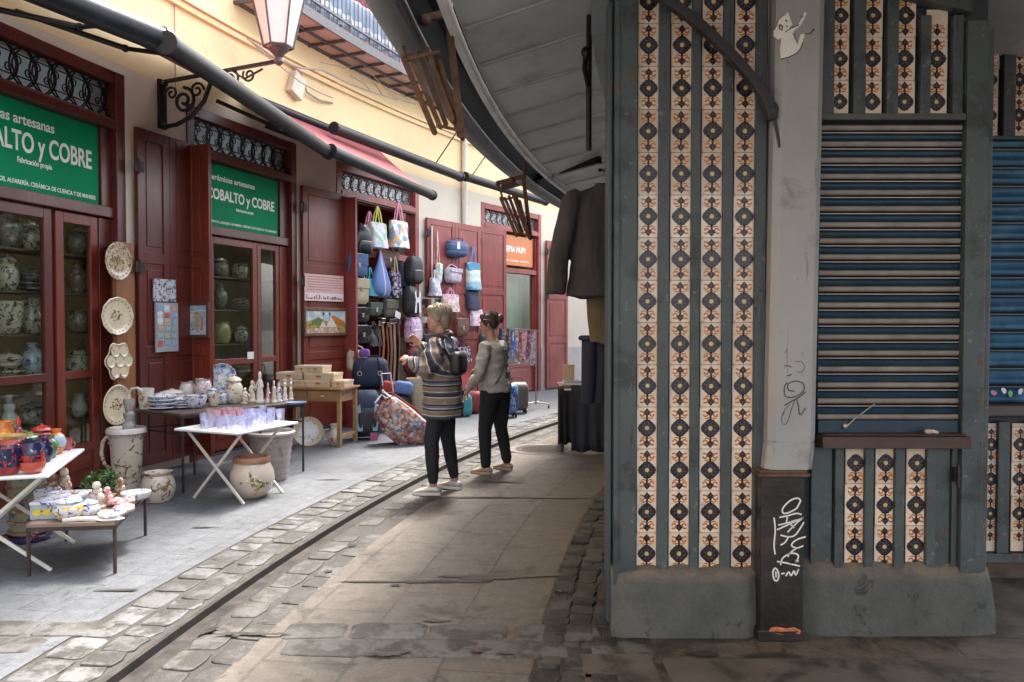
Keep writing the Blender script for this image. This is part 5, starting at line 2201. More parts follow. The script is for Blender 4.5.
# ---------------------------------------------------------------- crockery on the long dark table
H2 = .691


def on(px, py, h):
    g = G(px, py, h)
    return (g.x, g.y, h)


grp = None
ware('cup', 'flower_pot', 'small white flared pot with rust flowers at the near corner of the long dark table', 'flower pot', on(146, 409, H2), .145, .19, [g_flower])
ware('plates', 'tureen', 'low blue-and-white lidded tureen on stacked plates, next to the rust-flowered pot', 'tureen', on(163, 409, H2), .28, .16, [g_blue], n=24)
ware('plates', 'tureen', 'second blue-and-white lidded dish, pushed against the violet glasses', 'tureen', on(181, 408, H2), .22, .115, [g_blue], n=24)
ware('pot', 'teapot', 'white teapot with a long spout turned to the shop door', 'teapot', on(187, 399, H2), .18, .18, [g_white], handle=1, spout=-1)
ware('jug', 'milk_jug', 'white jug with a dark looped handle behind the teapots', 'jug', on(192, 394, H2), .15, .25, [g_white], handle=1)
ware('pot', 'teapot', 'round white teapot with red flowers below the blue plate', 'teapot', on(203, 399, H2), .19, .21, [GZ('white red flowers', (.66, .62, .6), [((.45, .06, .08), 24, .56), ((.1, .12, .3), 22, .62)])], handle=-1, spout=1)
ware('jar', 'sugar_bowl', 'small white sugar bowl with blue lid among the teapots', 'bowl', on(212, 400, H2), .12, .13, [g_blue], handle=1)
g = G(219, 398, H2)
o = thing('display_plate', 'blue-rimmed plate standing upright on a stand above the crockery', 'plate', Matrix.Translation((g.x, g.y + .08, H2)) @ Matrix.Rotation(.28, 4, 'Z'))
m_ = GZ('blue plate rim', (.45, .52, .58), [((.06, .10, .28), 30, .5)])
plate_mesh(.30, .02, 12, .02).build('plate_disc', [m_, m_, m_, GZ('plate middle', (.62, .58, .48), [((.25, .22, .12), 22, .54)])], o, Matrix.Translation((0, 0, .21)) @ Matrix.Rotation(PI / 2 - .2, 4, 'X') @ Matrix.Scale(-1, 4, (0, 0, 1)), smooth=40)
q = MB()
q.bar((-.05, .05, 0), (-.04, .0, .12), .008, .008)
q.bar((.05, .05, 0), (.04, .0, .12), .008, .008)
q.box(-.06, .06, -.04, .06, 0, .008)
q.build('stand', m_blackleg, o)
ware('jar', 'lidded_jar', 'tall white lidded jar with pink sprigs beside the blue-rimmed plate', 'jar', on(234, 403, H2), .18, .28, [g_flower], handle=-1, n=24)
ware('pot', 'teapot', 'small blue-grey teapot tucked in front of the blue-rimmed plate', 'teapot', on(221, 404, H2), .13, .12, [g_blue], handle=1, spout=-1)
ware('plates', 'tureen', 'large white lidded dish with violet rim between the two blue-and-white ones', 'tureen', on(172, 404, H2), .24, .15, [g_white], n=24)
ware('jug', 'tall_jug', 'tall white coffee pot with violet flowers behind the small teapot', 'jug', on(206, 391, H2), .15, .27, [g_blue], handle=1)
ware('cup', 'cream_cup', 'cream cup with a rust flower in front of the blue-rimmed plate', 'cup', on(214, 406, H2), .11, .12, [g_flower], handle=1)
ware('bowl', 'sprigged_bowl', 'white bowl with blue sprigs at the front of the crockery', 'bowl', on(196, 408, H2), .19, .12, [g_blue], n=24)
ware('jar', 'spice_jar', 'white spice jar with pink flowers between the teapots and the plate', 'jar', on(227, 396, H2), .13, .25, [g_pink], n=20)
fl = [('white figurine of a robed figure, tallest of those on the dark table', 260, 403, .31, .10, g_white), ('cream figurine with raised arm beside the tall robed one', 252, 402, .22, .09, g_flower), ('small squat figurine next to the pink-sprigged jar', 245, 404, .16, .11, g_leaf), ('pink and white figurine, fourth along from the lidded jar', 268, 403, .20, .075, g_pink), ('brownish figurine with a bowed head amid the white ones', 274, 403, .22, .08, g_flower), ('pale blue figurine between the brownish and the paired ones', 279, 402, .20, .08, g_blue), ('white rabbit-like figurine with upright ears', 285, 401, .18, .07, g_white), ('cream rabbit-like figurine at the far table end', 291, 400, .18, .07, g_flower)]
for i, (lab, px, py, h, w_, mt) in enumerate(fl):
    ps = on(px, py, H2)
    q = MB()
    q.lathe([(r * w_, z * h) for r, z in PROF['figure']], 14, sq=(1, .75))
    if 'rabbit' in lab:
        for s_ in (-1, 1):
            q.ell((s_ * w_ * .12, 0, h * 1.08), (w_ * .08, w_ * .06, h * .16), 8)
        q.ell((0, 0, h * .93), (w_ * .26, w_ * .22, h * .11), 10)
    else:
        for s_ in (-1, 1):
            q.tube([(s_ * w_ * .2, 0, h * .68), (s_ * w_ * .36, -w_ * .15, h * .52), (s_ * w_ * .1, -w_ * .32, h * (.46 if s_ < 0 or 'raised' not in lab else .95))], w_ * .07, 7)
    tag(q.build('figurine', mt, None, Matrix.Translation(ps) @ Matrix.Rotation(i * .6, 4, 'Z'), smooth=60), lab, 'figurine', 'figurines on the dark table')
o = ware('bowl', 'blue_tray', 'flat dark blue tray at the far end of the long dark table', 'tray', on(296, 404, H2), .2, .02, [M('tray blue', (.10, .14, .22), .35, .2)], n=24)

# ---------------------------------------------------------------- glasses on the white folding table
gl_v = GLASS('violet glass', (.93, .94, .99), .24, .05, .13, (.72, .74, .92))
gl_r = GZ('red flowered glass', (.58, .50, .54), [((.50, .03, .06), 26, .50), ((.2, .2, .4), 24, .62)], .15)
TM = frame2((-2.19, 6.33), (.40, .92))
rr_ = random.Random(21)
src = {}
kk = 0
for i in range(9):
    for j in range(7):
        x = .075 + i * .076 + rr_.uniform(-.012, .012)
        y = .075 + j * .085 + rr_.uniform(-.014, .014)
        if rr_.random() < .16:
            continue
        red = 2 <= i <= 5 and j in (3, 4, 5) and not (i == 5 and j == 3)
        kind = 'tumbler' if (i + j) % 3 else 'glass'
        w_ = rr_.uniform(.062, .082)
        h_ = (rr_.uniform(.115, .145) if red else rr_.uniform(.075, .12)) + (.02 if i > 5 else 0)
        pos = TM @ Vector((x, y, .6005))
        if red:
            key = ('r', kind)
            lab, grp = 'small glass cup covered with red flowers, in the cluster amid the violet glasses', 'red flowered cups on the glass table'
        else:
            key = ('v', kind)
            if kind == 'tumbler':
                lab, grp = 'small violet-blue straight glass crowded on the white folding table', 'violet straight glasses'
            else:
                lab, grp = 'small violet-blue stemmed glass crowded on the white folding table', 'violet stemmed glasses'
        if key not in src:
            src[key] = ware(kind, 'glass_cup', lab, 'glass', (0, 0, 0), 1, 1, [gl_r if red else gl_v], grp, n=14)
            o = src[key]
        else:
            o = src[key].copy()
            COL.objects.link(o)
        o.matrix_basis = Matrix.Translation(pos) @ Matrix.Diagonal((w_, w_, h_, 1))
        kk += 1

# ---------------------------------------------------------------- bright pots on the cut-off folding table
H1 = .601
ware('bowl', 'red_bowl', 'wide red bowl with blue flower band near the table edge', 'bowl', on(7, 474, H1), .19, .16, [g_red, g_cobalt], bands=[0, 0, 1, 1, 0, 0, 0, 0])
o = ware('pot', 'red_pot', 'red pot with dark blue band and yellow lid beside the red bowl', 'pot', on(13, 470, H1), .20, .21, [g_red, g_cobalt, GZ('ochre lid', (.45, .28, .10), [])], bands=[0, 0, 1, 1, 0, 2, 2, 2, 2, 2, 2])
ware('bowl', 'red_dish', 'low red dish at the very corner of the white table', 'dish', on(33, 473, H1), .135, .07, [GZ('coral glaze', (.50, .09, .06), [])])
ware('pot', 'blue_pot', 'blue and red flowered pot standing in the low red dish', 'pot', (on(33, 473, H1)[0], on(33, 473, H1)[1], H1 + .02), .125, .18, [g_red, g_cobalt], bands=[0, 0, 0, 1, 1, 1, 1, 1, 1, 1, 1])
ware('jug', 'blue_mug', 'cobalt blue mug with a red handle at the table edge', 'mug', on(45, 462, H1), .10, .17, [g_cobalt], handle=1, rz=-.5)
ware('jar', 'green_tureen', 'green-lidded tureen with red knob behind the blue pot', 'tureen', on(26, 462, H1), .20, .20, [g_green], n=24)
ware('tower', 'finial_jar', 'slender red and blue tiered jar, tallest on that table', 'jar', on(19, 458, H1), .10, .28, [g_cobalt, g_red], bands=[0, 0, 1, 1, 0, 1, 1, 0, 1, 1, 1, 1])
ware('jar', 'red_jar', 'bright red lidded jar towards the back of the white table', 'jar', on(42, 453, H1), .15, .20, [g_red], handle=1)
ware('vase', 'orange_vase', 'orange and light blue vase beside the bright red jar', 'vase', on(57, 454, H1), .12, .17, [g_orange, GZ('pale blue glaze', (.35, .45, .55), [])], bands=[0, 0, 1, 1, 0, 0, 0, 0, 0])
ware('vase', 'green_vase', 'small green and yellow vase between the blue mug and the orange vase', 'vase', on(51, 458, H1), .10, .15, [g_green])
ware('cup', 'pink_cup', 'small pinkish red cup at the far end of the white table', 'cup', on(67, 450, H1), .075, .08, [GZ('pinkish red glaze', (.45, .10, .09), [])], handle=1)
ware('jug', 'orange_jug', 'orange jug with red flowers behind the red and blue pots', 'jug', on(6, 458, H1), .16, .24, [g_orange], handle=1)
ware('jar', 'orange_jar', 'small orange jar half hidden by the green-lidded tureen', 'jar', on(37, 450, H1), .10, .16, [g_orange])
# ---------------------------------------------------------------- small things on the low brown table
H3 = .311
a = Vector(on(38, 521, H3))
o = thing('tile_box', 'rectangular blue-grey ceramic box painted with yellow lemons on the low table', 'box', Matrix.Translation(a) @ Matrix.Rotation(1.12, 4, 'Z') if False else Matrix.Translation((a.x - .06, a.y + .02, H3)) @ Matrix.Rotation(.18, 4, 'Z'))
q = MB()
q.box(0, .235, 0, .34, 0, .085)
q.build('box_body', GZ('lemon box glaze', (.34, .38, .45), [((.1, .12, .2), 30, .60)], .25), o, bevel=.004)
q = MB()
for i in range(4):
    orn_disc(q, .04 + i * .052, .043, .024, -.0015, 0, 14, lambda a: 1 + .15 * math.cos(2 * a))
    orn_disc(q, .066 + i * .05, .05, .008, -.0016, 1, 8)
q.build('lemons', [M('lemon yellow', (.62, .44, .06), .3, .2, 40), M('lemon leaf', (.08, .14, .06), .4)], o)
q = MB()
q.box(-.004, .239, -.004, .344, .0855, .105)
q.build('lid', g_blue, o, bevel=.004)
ware('jar', 'round_tin', 'round blue and white jar with a yellow band beside the lemon box', 'jar', on(69, 519, H3), .175, .14, [g_gold, g_blue], bands=[0, 0, 0, 0, 1, 1, 1, 1, 1, 1, 1, 1, 1], n=24)
ware('jar', 'small_jar', 'smaller blue and white lidded jar in the middle of the low table', 'jar', on(88, 516, H3), .14, .105, [g_blue], n=24)
ware('bowl', 'blue_bowl', 'blue and white bowl at the back of the lemon box', 'bowl', on(48, 507, H3), .16, .11, [g_blue], n=24)
o = thing('spoon_rest', 'long white spoon rest lying along the edge of the low table', 'spoon rest', Matrix.Translation(on(92, 521, H3)) @ Matrix.Rotation(.12, 4, 'Z'))
q = MB()
q.lathe([(.05, .0), (.065, .012), (.06, .012), (.04, .005), (0, .004)], 20, c=(.10, 0, 0), sq=(1.3, .7))
q.build('bowl', g_white, o, smooth=50)
q = MB()
q.tube([(.03, 0, .01), (-.06, 0, .014), (-.16, 0, .01)], [.02, .014, .018], 8)
q.build('handle', g_white, o, smooth=50)
ware('bowl', 'white_dish', 'small white dish with blue sprigs at the right-angled corner of the low table', 'dish', on(112, 517, H3), .16, .03, [g_blue])
for lab, px, py, w_, h_, mt in (('brown owl-like ornament behind the lemon box', 54, 500, .15, .18, g_brown), ('white and brown bird ornament standing taller beside the owl', 66, 499, .11, .21, g_flower), ('orange-topped small ornament behind the owl', 63, 494, .07, .22, g_orange), ('little brown-capped figure behind the round yellow-banded jar', 76, 510, .09, .12, g_brown), ('white and brown kneeling figure at the middle of the low table', 98, 508, .11, .17, g_flower), ('pale pink seated figure beside the green plant', 108, 505, .09, .12, g_pink), ('small figure with a red-brown head at the back corner', 121, 496, .09, .13, g_brown)):
    q = MB()
    q.lathe([(r * w_, z * h_) for r, z in PROF['figure']], 14, sq=(1, .8))
    q.ell((0, -w_ * .12, h_ * .86), (w_ * .24, w_ * .24, h_ * .15), 10)
    q.ell((w_ * .2, -w_ * .1, h_ * .4), (w_ * .22, w_ * .25, h_ * .2), 10)
    q.ell((-w_ * .22, 0, h_ * .38), (w_ * .2, w_ * .22, h_ * .24), 10)
    tag(q.build('ornament', mt, None, Matrix.Translation(on(px, py, H3)), smooth=60), lab, 'ornament', 'ornaments on the low table')
for lab, px, py, s_ in (('pink porcelain flower dish nearest the street on the low table', 124, 512, 1.0), ('second pink porcelain flower, behind the pink flower dish', 117, 506, .85), ('small pink porcelain flower at the far end', 128, 504, .7)):
    q = MB()
    for i in range(7):
        a_ = i * .9
        q.ell((.035 * s_ * math.cos(a_), .035 * s_ * math.sin(a_), .02 + .006 * (i % 3)), (.032 * s_, .032 * s_, .02), 9)
    q.ell((0, 0, .035), (.03 * s_, .03 * s_, .025), 9)
    tag(q.build('porcelain_flower', g_pink, None, Matrix.Translation(on(px, py, H3)), smooth=60), lab, 'ornament', 'pink porcelain flowers')
ware('bowl', 'white_bowl', 'shallow white bowl with dark sprigs at the back edge of the low table', 'bowl', on(136, 499, H3), .19, .05, [g_blue], n=24)
# small green plant
pl = thing('potted_plant', 'small bushy green plant in a pot behind the low brown table', 'plant', T(G(104, 517).x, G(104, 517).y, 0))
q = MB()
q.lathe([(.055, 0), (.075, .13), (.08, .13), (.08, .15), (.07, .15), (.06, .12), (0, .11)], 18)
q.build('pot', M('terracotta pot', (.3, .14, .08), .7, .2, 8), pl, smooth=40)
q = MB()
rr_ = random.Random(6)
for i in range(420):
    a_, e_ = rr_.uniform(0, 6.28), rr_.uniform(-.3, 1.5)
    r_ = .13 * rr_.uniform(.5, 1) ** .5
    c = Vector((r_ * 1.15 * math.cos(a_) * math.cos(e_), r_ * 1.15 * math.sin(a_) * math.cos(e_), .25 + r_ * .75 * math.sin(e_)))
    d = Vector((rr_.uniform(-1, 1), rr_.uniform(-1, 1), rr_.uniform(-.3, 1))).normalized()
    s_ = d.cross(Vector((rr_.uniform(-1, 1), rr_.uniform(-1, 1), rr_.uniform(-1, 1)))).normalized()
    L_, w_ = rr_.uniform(.022, .038), rr_.uniform(.007, .012)
    q.add([c, c + d * L_ * .5 + s_ * w_, c + d * L_, c + d * L_ * .5 - s_ * w_], [(0, 1, 2, 3)], i % 2)
q.build('foliage', [M('plant leaf', (.05, .13, .035), .5, .3, 20), M('plant leaf pale', (.09, .18, .05), .5, .3, 20)], pl)
q = MB()
for i in range(7):
    a_ = i * .9
    q.tube([(0, 0, .11), (.03 * math.cos(a_), .03 * math.sin(a_), .2), (.08 * math.cos(a_), .08 * math.sin(a_), .29)], .003, 5)
q.build('stem', M('plant stem', (.10, .12, .04), .6), pl)

# ---------------------------------------------------------------- things hung on the timber leaves
LAm = FM(th(133), .03, 0) @ Matrix.Rotation(-rad(3), 4, 'Z') @ Matrix.Translation((0, -.05, 0))
o = thing('tile_board', 'grey board of small painted name tiles under a square patterned tile, on the red leaf', 'board', LAm @ Matrix.Translation((.17, 0, 0)))
zt = hz(160, 279, .09)
zm = hz(160, 302, .09)
zl = hz(160, 352, .09)
q = MB()
q.box(0, .31, -.014, 0, zm + .005, zt)
q.build('patterned_tile', GZ('busy tile', (.50, .50, .54), [((.08, .10, .22), 28, .52), ((.35, .2, .08), 30, .58), ((.1, .22, .14), 26, .6)]), o, bevel=.002)
q = MB()
q.box(.02, .33, -.02, 0, zl, zm - .006)
q.build('board', M('tile board grey', (.27, .28, .31), .5, .15, 6), o, bevel=.002)
rr_ = random.Random(5)
tm_ = [GZ('name tile white', (.62, .62, .60), [((.1, .1, .2), 60, .6)]), GZ('name tile tan', (.5, .38, .25), [((.2, .1, .05), 60, .58)]), GZ('name tile green', (.3, .4, .36), [((.5, .4, .2), 50, .6)]), GZ('name tile red', (.45, .12, .09), [((.6, .5, .4), 60, .58)]), GZ('name tile blue', (.25, .34, .45), [((.6, .6, .6), 60, .6)])]
for i in range(6):
    z = zm - .05 - i * (zm - zl - .08) / 6
    for j in range(3):
        x = .035 + j * .098 + rr_.uniform(-.008, .008)
        w_ = rr_.uniform(.06, .085)
        q = MB()
        hh = rr_.uniform(.028, .048)
        if i in (1, 2) and j == 0:
            q.lathe([(.036, 0), (.04, .004), (.03, .006), (0, .006)], 16, mtx=Matrix.Translation((x + .035, -.02, z)) @ Matrix.Rotation(PI / 2, 4, 'X'))
            q.build('name_tile', tm_[0], o, smooth=40)
        else:
            q.box(x, x + w_, -.026, -.0202, z - hh, z + hh * .4)
            q.build('name_tile', rr_.choice(tm_), o, bevel=.0015)
# framed pictures


def framed(label, mt, w_, h_, fmat, draw, cat='picture', fw=.035):
    o = thing('framed_tiles', label, cat, mt)
    q = MB()
    q.box(0, w_, -.03, 0, 0, fw)
    q.box(0, w_, -.03, 0, h_ - fw, h_)
    q.box(0, fw, -.03, 0, fw + .0005, h_ - fw - .0005)
    q.box(w_ - fw, w_, -.03, 0, fw + .0005, h_ - fw - .0005)
    q.build('frame', fmat, o, bevel=.004)
    draw(o, fw, w_ - fw, fw, h_ - fw)
    return o


def poly(q, pts, y, mi):
    n = len(pts)
    q.add([(p[0], y, p[1]) for p in pts], [tuple(range(n))], mi)


def pic_blue(o, x0, x1, z0, z1):
    q = MB()
    W_, H_ = x1 - x0, z1 - z0

    def L(pts):
        return [(x0 + a * W_, z0 + b_ * H_) for a, b_ in pts]
    q.box(x0, x1, -.016, -.001, z0, z1, 0)
    poly(q, L([(0, .0), (1, 0), (1, .28), (.6, .34), (.3, .26), (0, .3)]), -.0165, 1)
    poly(q, L([(.38, .18), (.62, .18), (.6, .55), (.66, .72), (.5, .86), (.38, .7), (.42, .5)]), -.017, 2)
    poly(q, L([(.68, .15), (.8, .15), (.82, .55), (.72, .62)]), -.017, 3)
    poly(q, L([(.1, .5), (.3, .55), (.3, .75), (.12, .7)]), -.017, 4)
    q.ribbon(L([(.05, .82), (.3, .78), (.7, .84), (.95, .8)]), .012, -.0172, 4)
    q.build('tile_picture', [GZ('picture sky blue', (.30, .40, .52), [((.5, .5, .48), 14, .55)]), GZ('picture sea', (.42, .47, .55), [((.1, .15, .3), 22, .58)]), GZ('picture figure ochre', (.46, .34, .16), [((.2, .1, .05), 40, .58)]), GZ('picture figure rust', (.40, .18, .12), []), GZ('picture cloud', (.6, .6, .58), [])], o)


def pic_cottage(o, x0, x1, z0, z1):
    q = MB()
    W_, H_ = x1 - x0, z1 - z0

    def L(pts):
        return [(x0 + a * W_, z0 + b_ * H_) for a, b_ in pts]
    q.box(x0, x1, -.016, -.001, z0, z1, 0)
    poly(q, L([(0, 0), (1, 0), (1, .4), (.6, .5), (.3, .62), (0, .5)]), -.0165, 1)
    poly(q, L([(.15, .35), (.4, .35), (.42, .6), (.3, .7), (.15, .55)]), -.0168, 2)
    poly(q, L([(.5, .25), (.78, .25), (.62, .75)]), -.017, 3)
    poly(q, L([(.78, .3), (.98, .28), (.98, .5), (.7, .8), (.62, .75)]), -.0172, 4)
    poly(q, L([(.34, .25), (.5, .25), (.42, .58)]), -.0172, 3)
    poly(q, L([(0, .0), (.9, 0), (.7, .18), (.3, .22), (0, .15)]), -.017, 5)
    for a in (.42, .58):
        q.ribbon(L([(a, .5), (a + .01, .85)]), .006, -.0174, 6)
        orn_disc(q, x0 + (a + .01) * W_, z0 + .86 * H_, .022, -.0176, 6, 10, lambda t: 1 + .35 * math.cos(5 * t))
    for a in (.25, .4, .6, .75):
        orn_disc(q, x0 + a * W_, z0 + .16 * H_, .02, -.0176, 3, 8)
    q.build('tile_picture', [GZ('cottage sky', (.42, .52, .6), [((.65, .62, .55), 6, .52)]), GZ('cottage field', (.42, .32, .12), [((.15, .2, .06), 18, .55)]), GZ('cottage bush', (.15, .2, .07), []), GZ('cottage wall white', (.62, .58, .5), []), GZ('cottage thatch', (.50, .18, .05), [((.3, .1, .04), 30, .55)]), GZ('cottage path', (.48, .30, .20), [((.62, .5, .4), 20, .55)]), GZ('palm dark', (.04, .06, .03), [])], o)


LBm = FM(th(187), .03, 0) @ Matrix.Rotation(-rad(96), 4, 'Z') @ Matrix.Translation((0, -.05, 0))
framed('small framed tile picture in blues on the leaf that stands out by the second door', LBm @ Matrix.Translation((-.005, 0, hz(200, 338, .2))), .33, hz(200, 302, .2) - hz(200, 338, .2), WOOD('dark picture frame', (.10, .035, .025), .4), pic_blue)
LCm = FM(th(299), .03, 0) @ Matrix.Rotation(-rad(5), 4, 'Z') @ Matrix.Translation((0, -.052, 0))
z0_, z1_ = hz(315, 336, .1), hz(315, 307.5, .1)
framed('framed tile picture of a thatched cottage with palms, above the desk', LCm @ Matrix.Translation((-.03, 0, z0_)), .92, z1_ - z0_, WOOD('brown picture frame', (.16, .07, .04), .4), pic_cottage, fw=.04)
z0_, z1_ = hz(315, 301, .1), hz(315, 274, .1)
o = thing('notice_board', 'pink notice panel of grey text with a skyline strip, above the cottage picture', 'notice', LCm @ Matrix.Translation((.0, 0, z0_)))
q = MB()
q.box(0, .82, -.012, 0, 0, z1_ - z0_)
q.build('panel', M('pink notice', (.60, .36, .33), .5, .06, 3, .05), o, bevel=.002)
q = MB()
hh = z1_ - z0_
q.box(.005, .815, -.0135, -.0122, .005, hh * .30)
q.build('pale_strip', M('pale notice strip', (.70, .58, .56), .5, .05), o)
q = MB()
rr_ = random.Random(8)
x = .03
while x < .78:
    w_ = rr_.uniform(.012, .05)
    q.box(x, x + w_, -.0145, -.0137, hh * .07, hh * rr_.uniform(.10, .25))
    x += w_ + rr_.uniform(.004, .03)
q.build('skyline', M('skyline print', (.20, .09, .10), .5), o)
q = MB()
for i in range(6):
    z = hh * (.88 - i * .095)
    x = .05
    while x < .74 - (.25 if i == 5 else 0):
        w_ = rr_.uniform(.02, .08)
        q.box(x, x + w_, -.0135, -.0122, z, z + hh * .032)
        x += w_ + .014
q.build('lines_of_text', M('notice print', (.30, .17, .17), .5), o)
o = MB()
o.box(-.06, .06, -.004, 0, 0, .085)
tag(o.build('door_notice', M('white card', (.72, .72, .72), .5, .04), None, B2 @ Matrix.Translation((xloc(B2, 249, .07), .055, hz(249, 359, -.06)))), 'small white card notice stuck on the second glass door', 'notice')

# ---------------------------------------------------------------- shop windows: shelves and wares behind the glass


def shelf_row(B, x0, x1, z, y0, y1, label):
    q = MB()
    q.box(x0, x1, y0, y1, z - .02, z)
    return tag(q.build('display_shelf', m_shelf, None, B, bevel=.002), label, 'shelf', 'shelves behind the shop glass')


ORD = ['top', 'second', 'third', 'fourth', 'lowest']
zs_ = [hz(20, y, -.25) for y in (249, 291, 334, 382, 428)]
xl1, xl2 = xloc(B1, -40, .2), xloc(B1, 99, .3)
kinds = [[('vase', 'dark wide basket-shaped vase', g_olddark, .34, .34), ('jar', 'grey lidded jar', g_old, .2, .26)],
         [('jar', 'small tan house-shaped lantern jar', g_old, .18, .30), ('plates', 'dark stack of dishes', g_olddark, .22, .2), ('vase', 'brownish gilt vase', g_brown, .2, .28)],
         [('bowl', 'pale patterned box-like bowl', g_old, .40, .27), ('jug', 'cream jug with dark flowers', g_old, .2, .3), ('pot', 'dark round pot', g_olddark, .2, .2)],
         [('plates', 'footed tureen with dark leaf pattern', g_old, .36, .26), ('vase', 'white and green vase', g_blue, .19, .32), ('jar', 'round plate-fronted jar', g_old, .22, .26)],
         [('figure', 'cream angel-like ornament', g_white, .18, .28), ('jar', 'dark squat jar', g_olddark, .24, .2), ('jug', 'small pale jug', g_flower, .16, .22)]]
for k, z in enumerate(zs_):
    shelf_row(B1, xl1, xl2, z, .17, .50, 'dark shelf behind the first shop doors, %s of five' % ORD[k])
    pxs = [9, 33, 79]
    for (kd, nm, mt, w_, h_), px in zip(kinds[k] if len(kinds[k]) > 2 else kinds[k] + [('jar', 'spiky dark jar', g_olddark, .2, .28)], pxs):
        w_ = min(w_, .24)
        x = xloc(B1, px, .30)
        h_ = min(h_, (zs_[k - 1] - z - .04) if k else .34)
        ps = B1 @ Vector((x, .31, z + .001))
        ware(kd, 'shelf_ware', nm + (' behind the narrow glass leaf, on the %s shelf' if px == 79 else ' behind the cut-off glass door, on the %s shelf') % ORD[k], 'ceramic', ps, w_, h_, [mt], n=18, handle=1 if kd == 'jug' else 0)
    if k in (1, 3):
        x = xloc(B1, 84, .42)
        pm = B1 @ Matrix.Translation((x, .40, z + .17)) @ Matrix.Rotation(PI / 2 - .1, 4, 'X') @ Matrix.Scale(-1, 4, (0, 0, 1))
        tag(plate_mesh(.30).build('shelf_plate', [g_old, g_old, g_old, g_bouq], None, pm, smooth=40), 'round patterned plate upright behind the narrow glass leaf, %s shelf' % ORD[k], 'plate')
zs2 = [hz(230, y, -.25) for y in (292, 336, 352, 398)]
xa_, xb_ = xloc(B2, 205, .2), xloc(B2, 276, .3)
for k, z in enumerate((2.0, 1.62, 1.22, .80)):
    shelf_row(B2, xa_, xb_, z, .18, .50, 'shelf behind the second glass door, %s of four' % ['top', 'second', 'third', 'lowest'][k])
it2 = [('jar', 'dark square lantern jar', g_olddark, .2, .24), ('pot', 'grey pot', g_old, .2, .18), ('vase', 'brown fluted vase', g_olddark, .18, .3), ('plates', 'pale stacked dishes', g_old, .22, .16), ('pot', 'round yellowish pot', GZ('yellow ochre glaze', (.42, .34, .14), []), .24, .26), ('jar', 'tan lidded jar', g_old, .18, .22), ('jug', 'white jug', g_white, .16, .24), ('bowl', 'dark bowl', g_olddark, .22, .14)]
for i, (kd, nm, mt, w_, h_) in enumerate(it2):
    z = (2.0, 1.62, 1.22, .80)[i // 2]
    x = xloc(B2, (222, 242)[i % 2], .3)
    ware(kd, 'shelf_ware', nm + ' behind the second glass door, on the %s shelf' % ['top', 'second', 'third', 'lowest'][i // 2], 'ceramic', B2 @ Vector((x, .32, z + .001)), w_, h_, [mt], n=18)
# window of the last shop: pale blind, white counter and yellow goods
q = MB()
xa_, xb_ = xloc(B4, 491, .3), xloc(B4, 534, .3)
k = 30
v, f = [], []
for i in range(k + 1):
    x = xa_ + (xb_ - xa_) * i / k
    y = .34 + .02 * math.sin(i * 1.9)
    v += [(x, y, 1.15), (x, y, 2.5)]
for i in range(k):
    f.append((2 * i, 2 * i + 1, 2 * i + 3, 2 * i + 2))
q.add(v, f)
tag(q.build('window_curtain', M('pale green curtain', (.42, .50, .36), .8, .1, 4), None, B4, smooth=60), 'pale green curtain behind the glass of the orange-signed shop', 'curtain')
shelf_row(B4, xa_, xb_, 1.12, .16, .55, 'pale counter behind the window of the orange-signed shop')
for i in range(6):
    x = xa_ + .12 + i * .14
    q = MB()
    q.lathe([(.05, 0), (.07, .06), (.06, .16), (.02, .2), (.02, .22), (0, .22)], 10, sq=(1, .6))
    tag(q.build('yellow_purse', GZ('yellow goods', (.55, .36, .05), [((.2, .3, .08), 20, .56), ((.5, .1, .05), 22, .62)], .5), None, B4 @ Matrix.Translation((x, .25, 1.121)), smooth=50), 'small yellow purse on the counter behind the orange-signed window', 'purse', 'yellow purses in the far window')
# ================================================================== bags, belts, scarves, clothes
m_blk = M('black nylon', (.016, .016, .018), .55, .25, 9, .4, 120)
m_blkl = M('black leather', (.014, .014, .016), .28, .25, 9, .3, 90)
m_navy = M('navy cloth', (.022, .032, .07), .7, .2, 9, .4, 120)
m_blueb = M('blue leather', (.05, .10, .22), .4, .2, 9, .3, 90)
m_bluec = M('blue cotton', (.11, .19, .42), .8, .2, 7, .4, 90)
m_beige = M('beige canvas', (.38, .31, .21), .75, .15, 9, .4, 120)
m_teald = M('turquoise cloth', (.06, .30, .34), .8, .2, 9, .3)
m_olive = M('olive cloth', (.11, .105, .075), .8, .2, 9, .4, 120)
m_zip = M('zip metal', (.45, .43, .40), .35, .1, 9, 0, 50, .8)
m_pinkh = M('pink strap', (.62, .22, .32), .6, .1)
m_yelh = M('yellow strap', (.52, .50, .04), .6, .1)
m_wht = M('white canvas', (.68, .65, .66), .8, .06, 9, .2)
m_wstr = M('white strap', (.60, .58, .55), .6, .06)
p_pinkdot = PATCH('pink spotted print', [(.7, .62, .66), (.66, .25, .36), (.72, .66, .68), (.7, .62, .66), (.6, .4, .5)], 24)
p_flor = PATCH('white floral print', [(.70, .68, .66), (.70, .68, .66), (.66, .36, .14), (.70, .68, .66), (.18, .34, .40), (.68, .44, .5), (.70, .68, .66)], 13)
p_bw = PATCH('black white print', [(.02, .02, .025), (.4, .36, .42), (.03, .025, .035), (.25, .2, .28)], 36)
p_pinkb = PATCH('pink floral print', [(.54, .36, .52), (.62, .5, .62), (.46, .28, .48), (.62, .52, .6)], 30)
p_wash = PATCH('pastel print', [(.55, .5, .58), (.4, .36, .5), (.6, .56, .56), (.3, .34, .44), (.6, .42, .46)], 30)
p_green = PATCH('white green print', [(.66, .68, .64), (.3, .55, .42), (.5, .66, .7), (.66, .68, .66), (.6, .6, .3)], 14)
p_pinkw = PATCH('pink white print', [(.68, .5, .54), (.6, .28, .36), (.66, .6, .58), (.4, .36, .3)], 22)
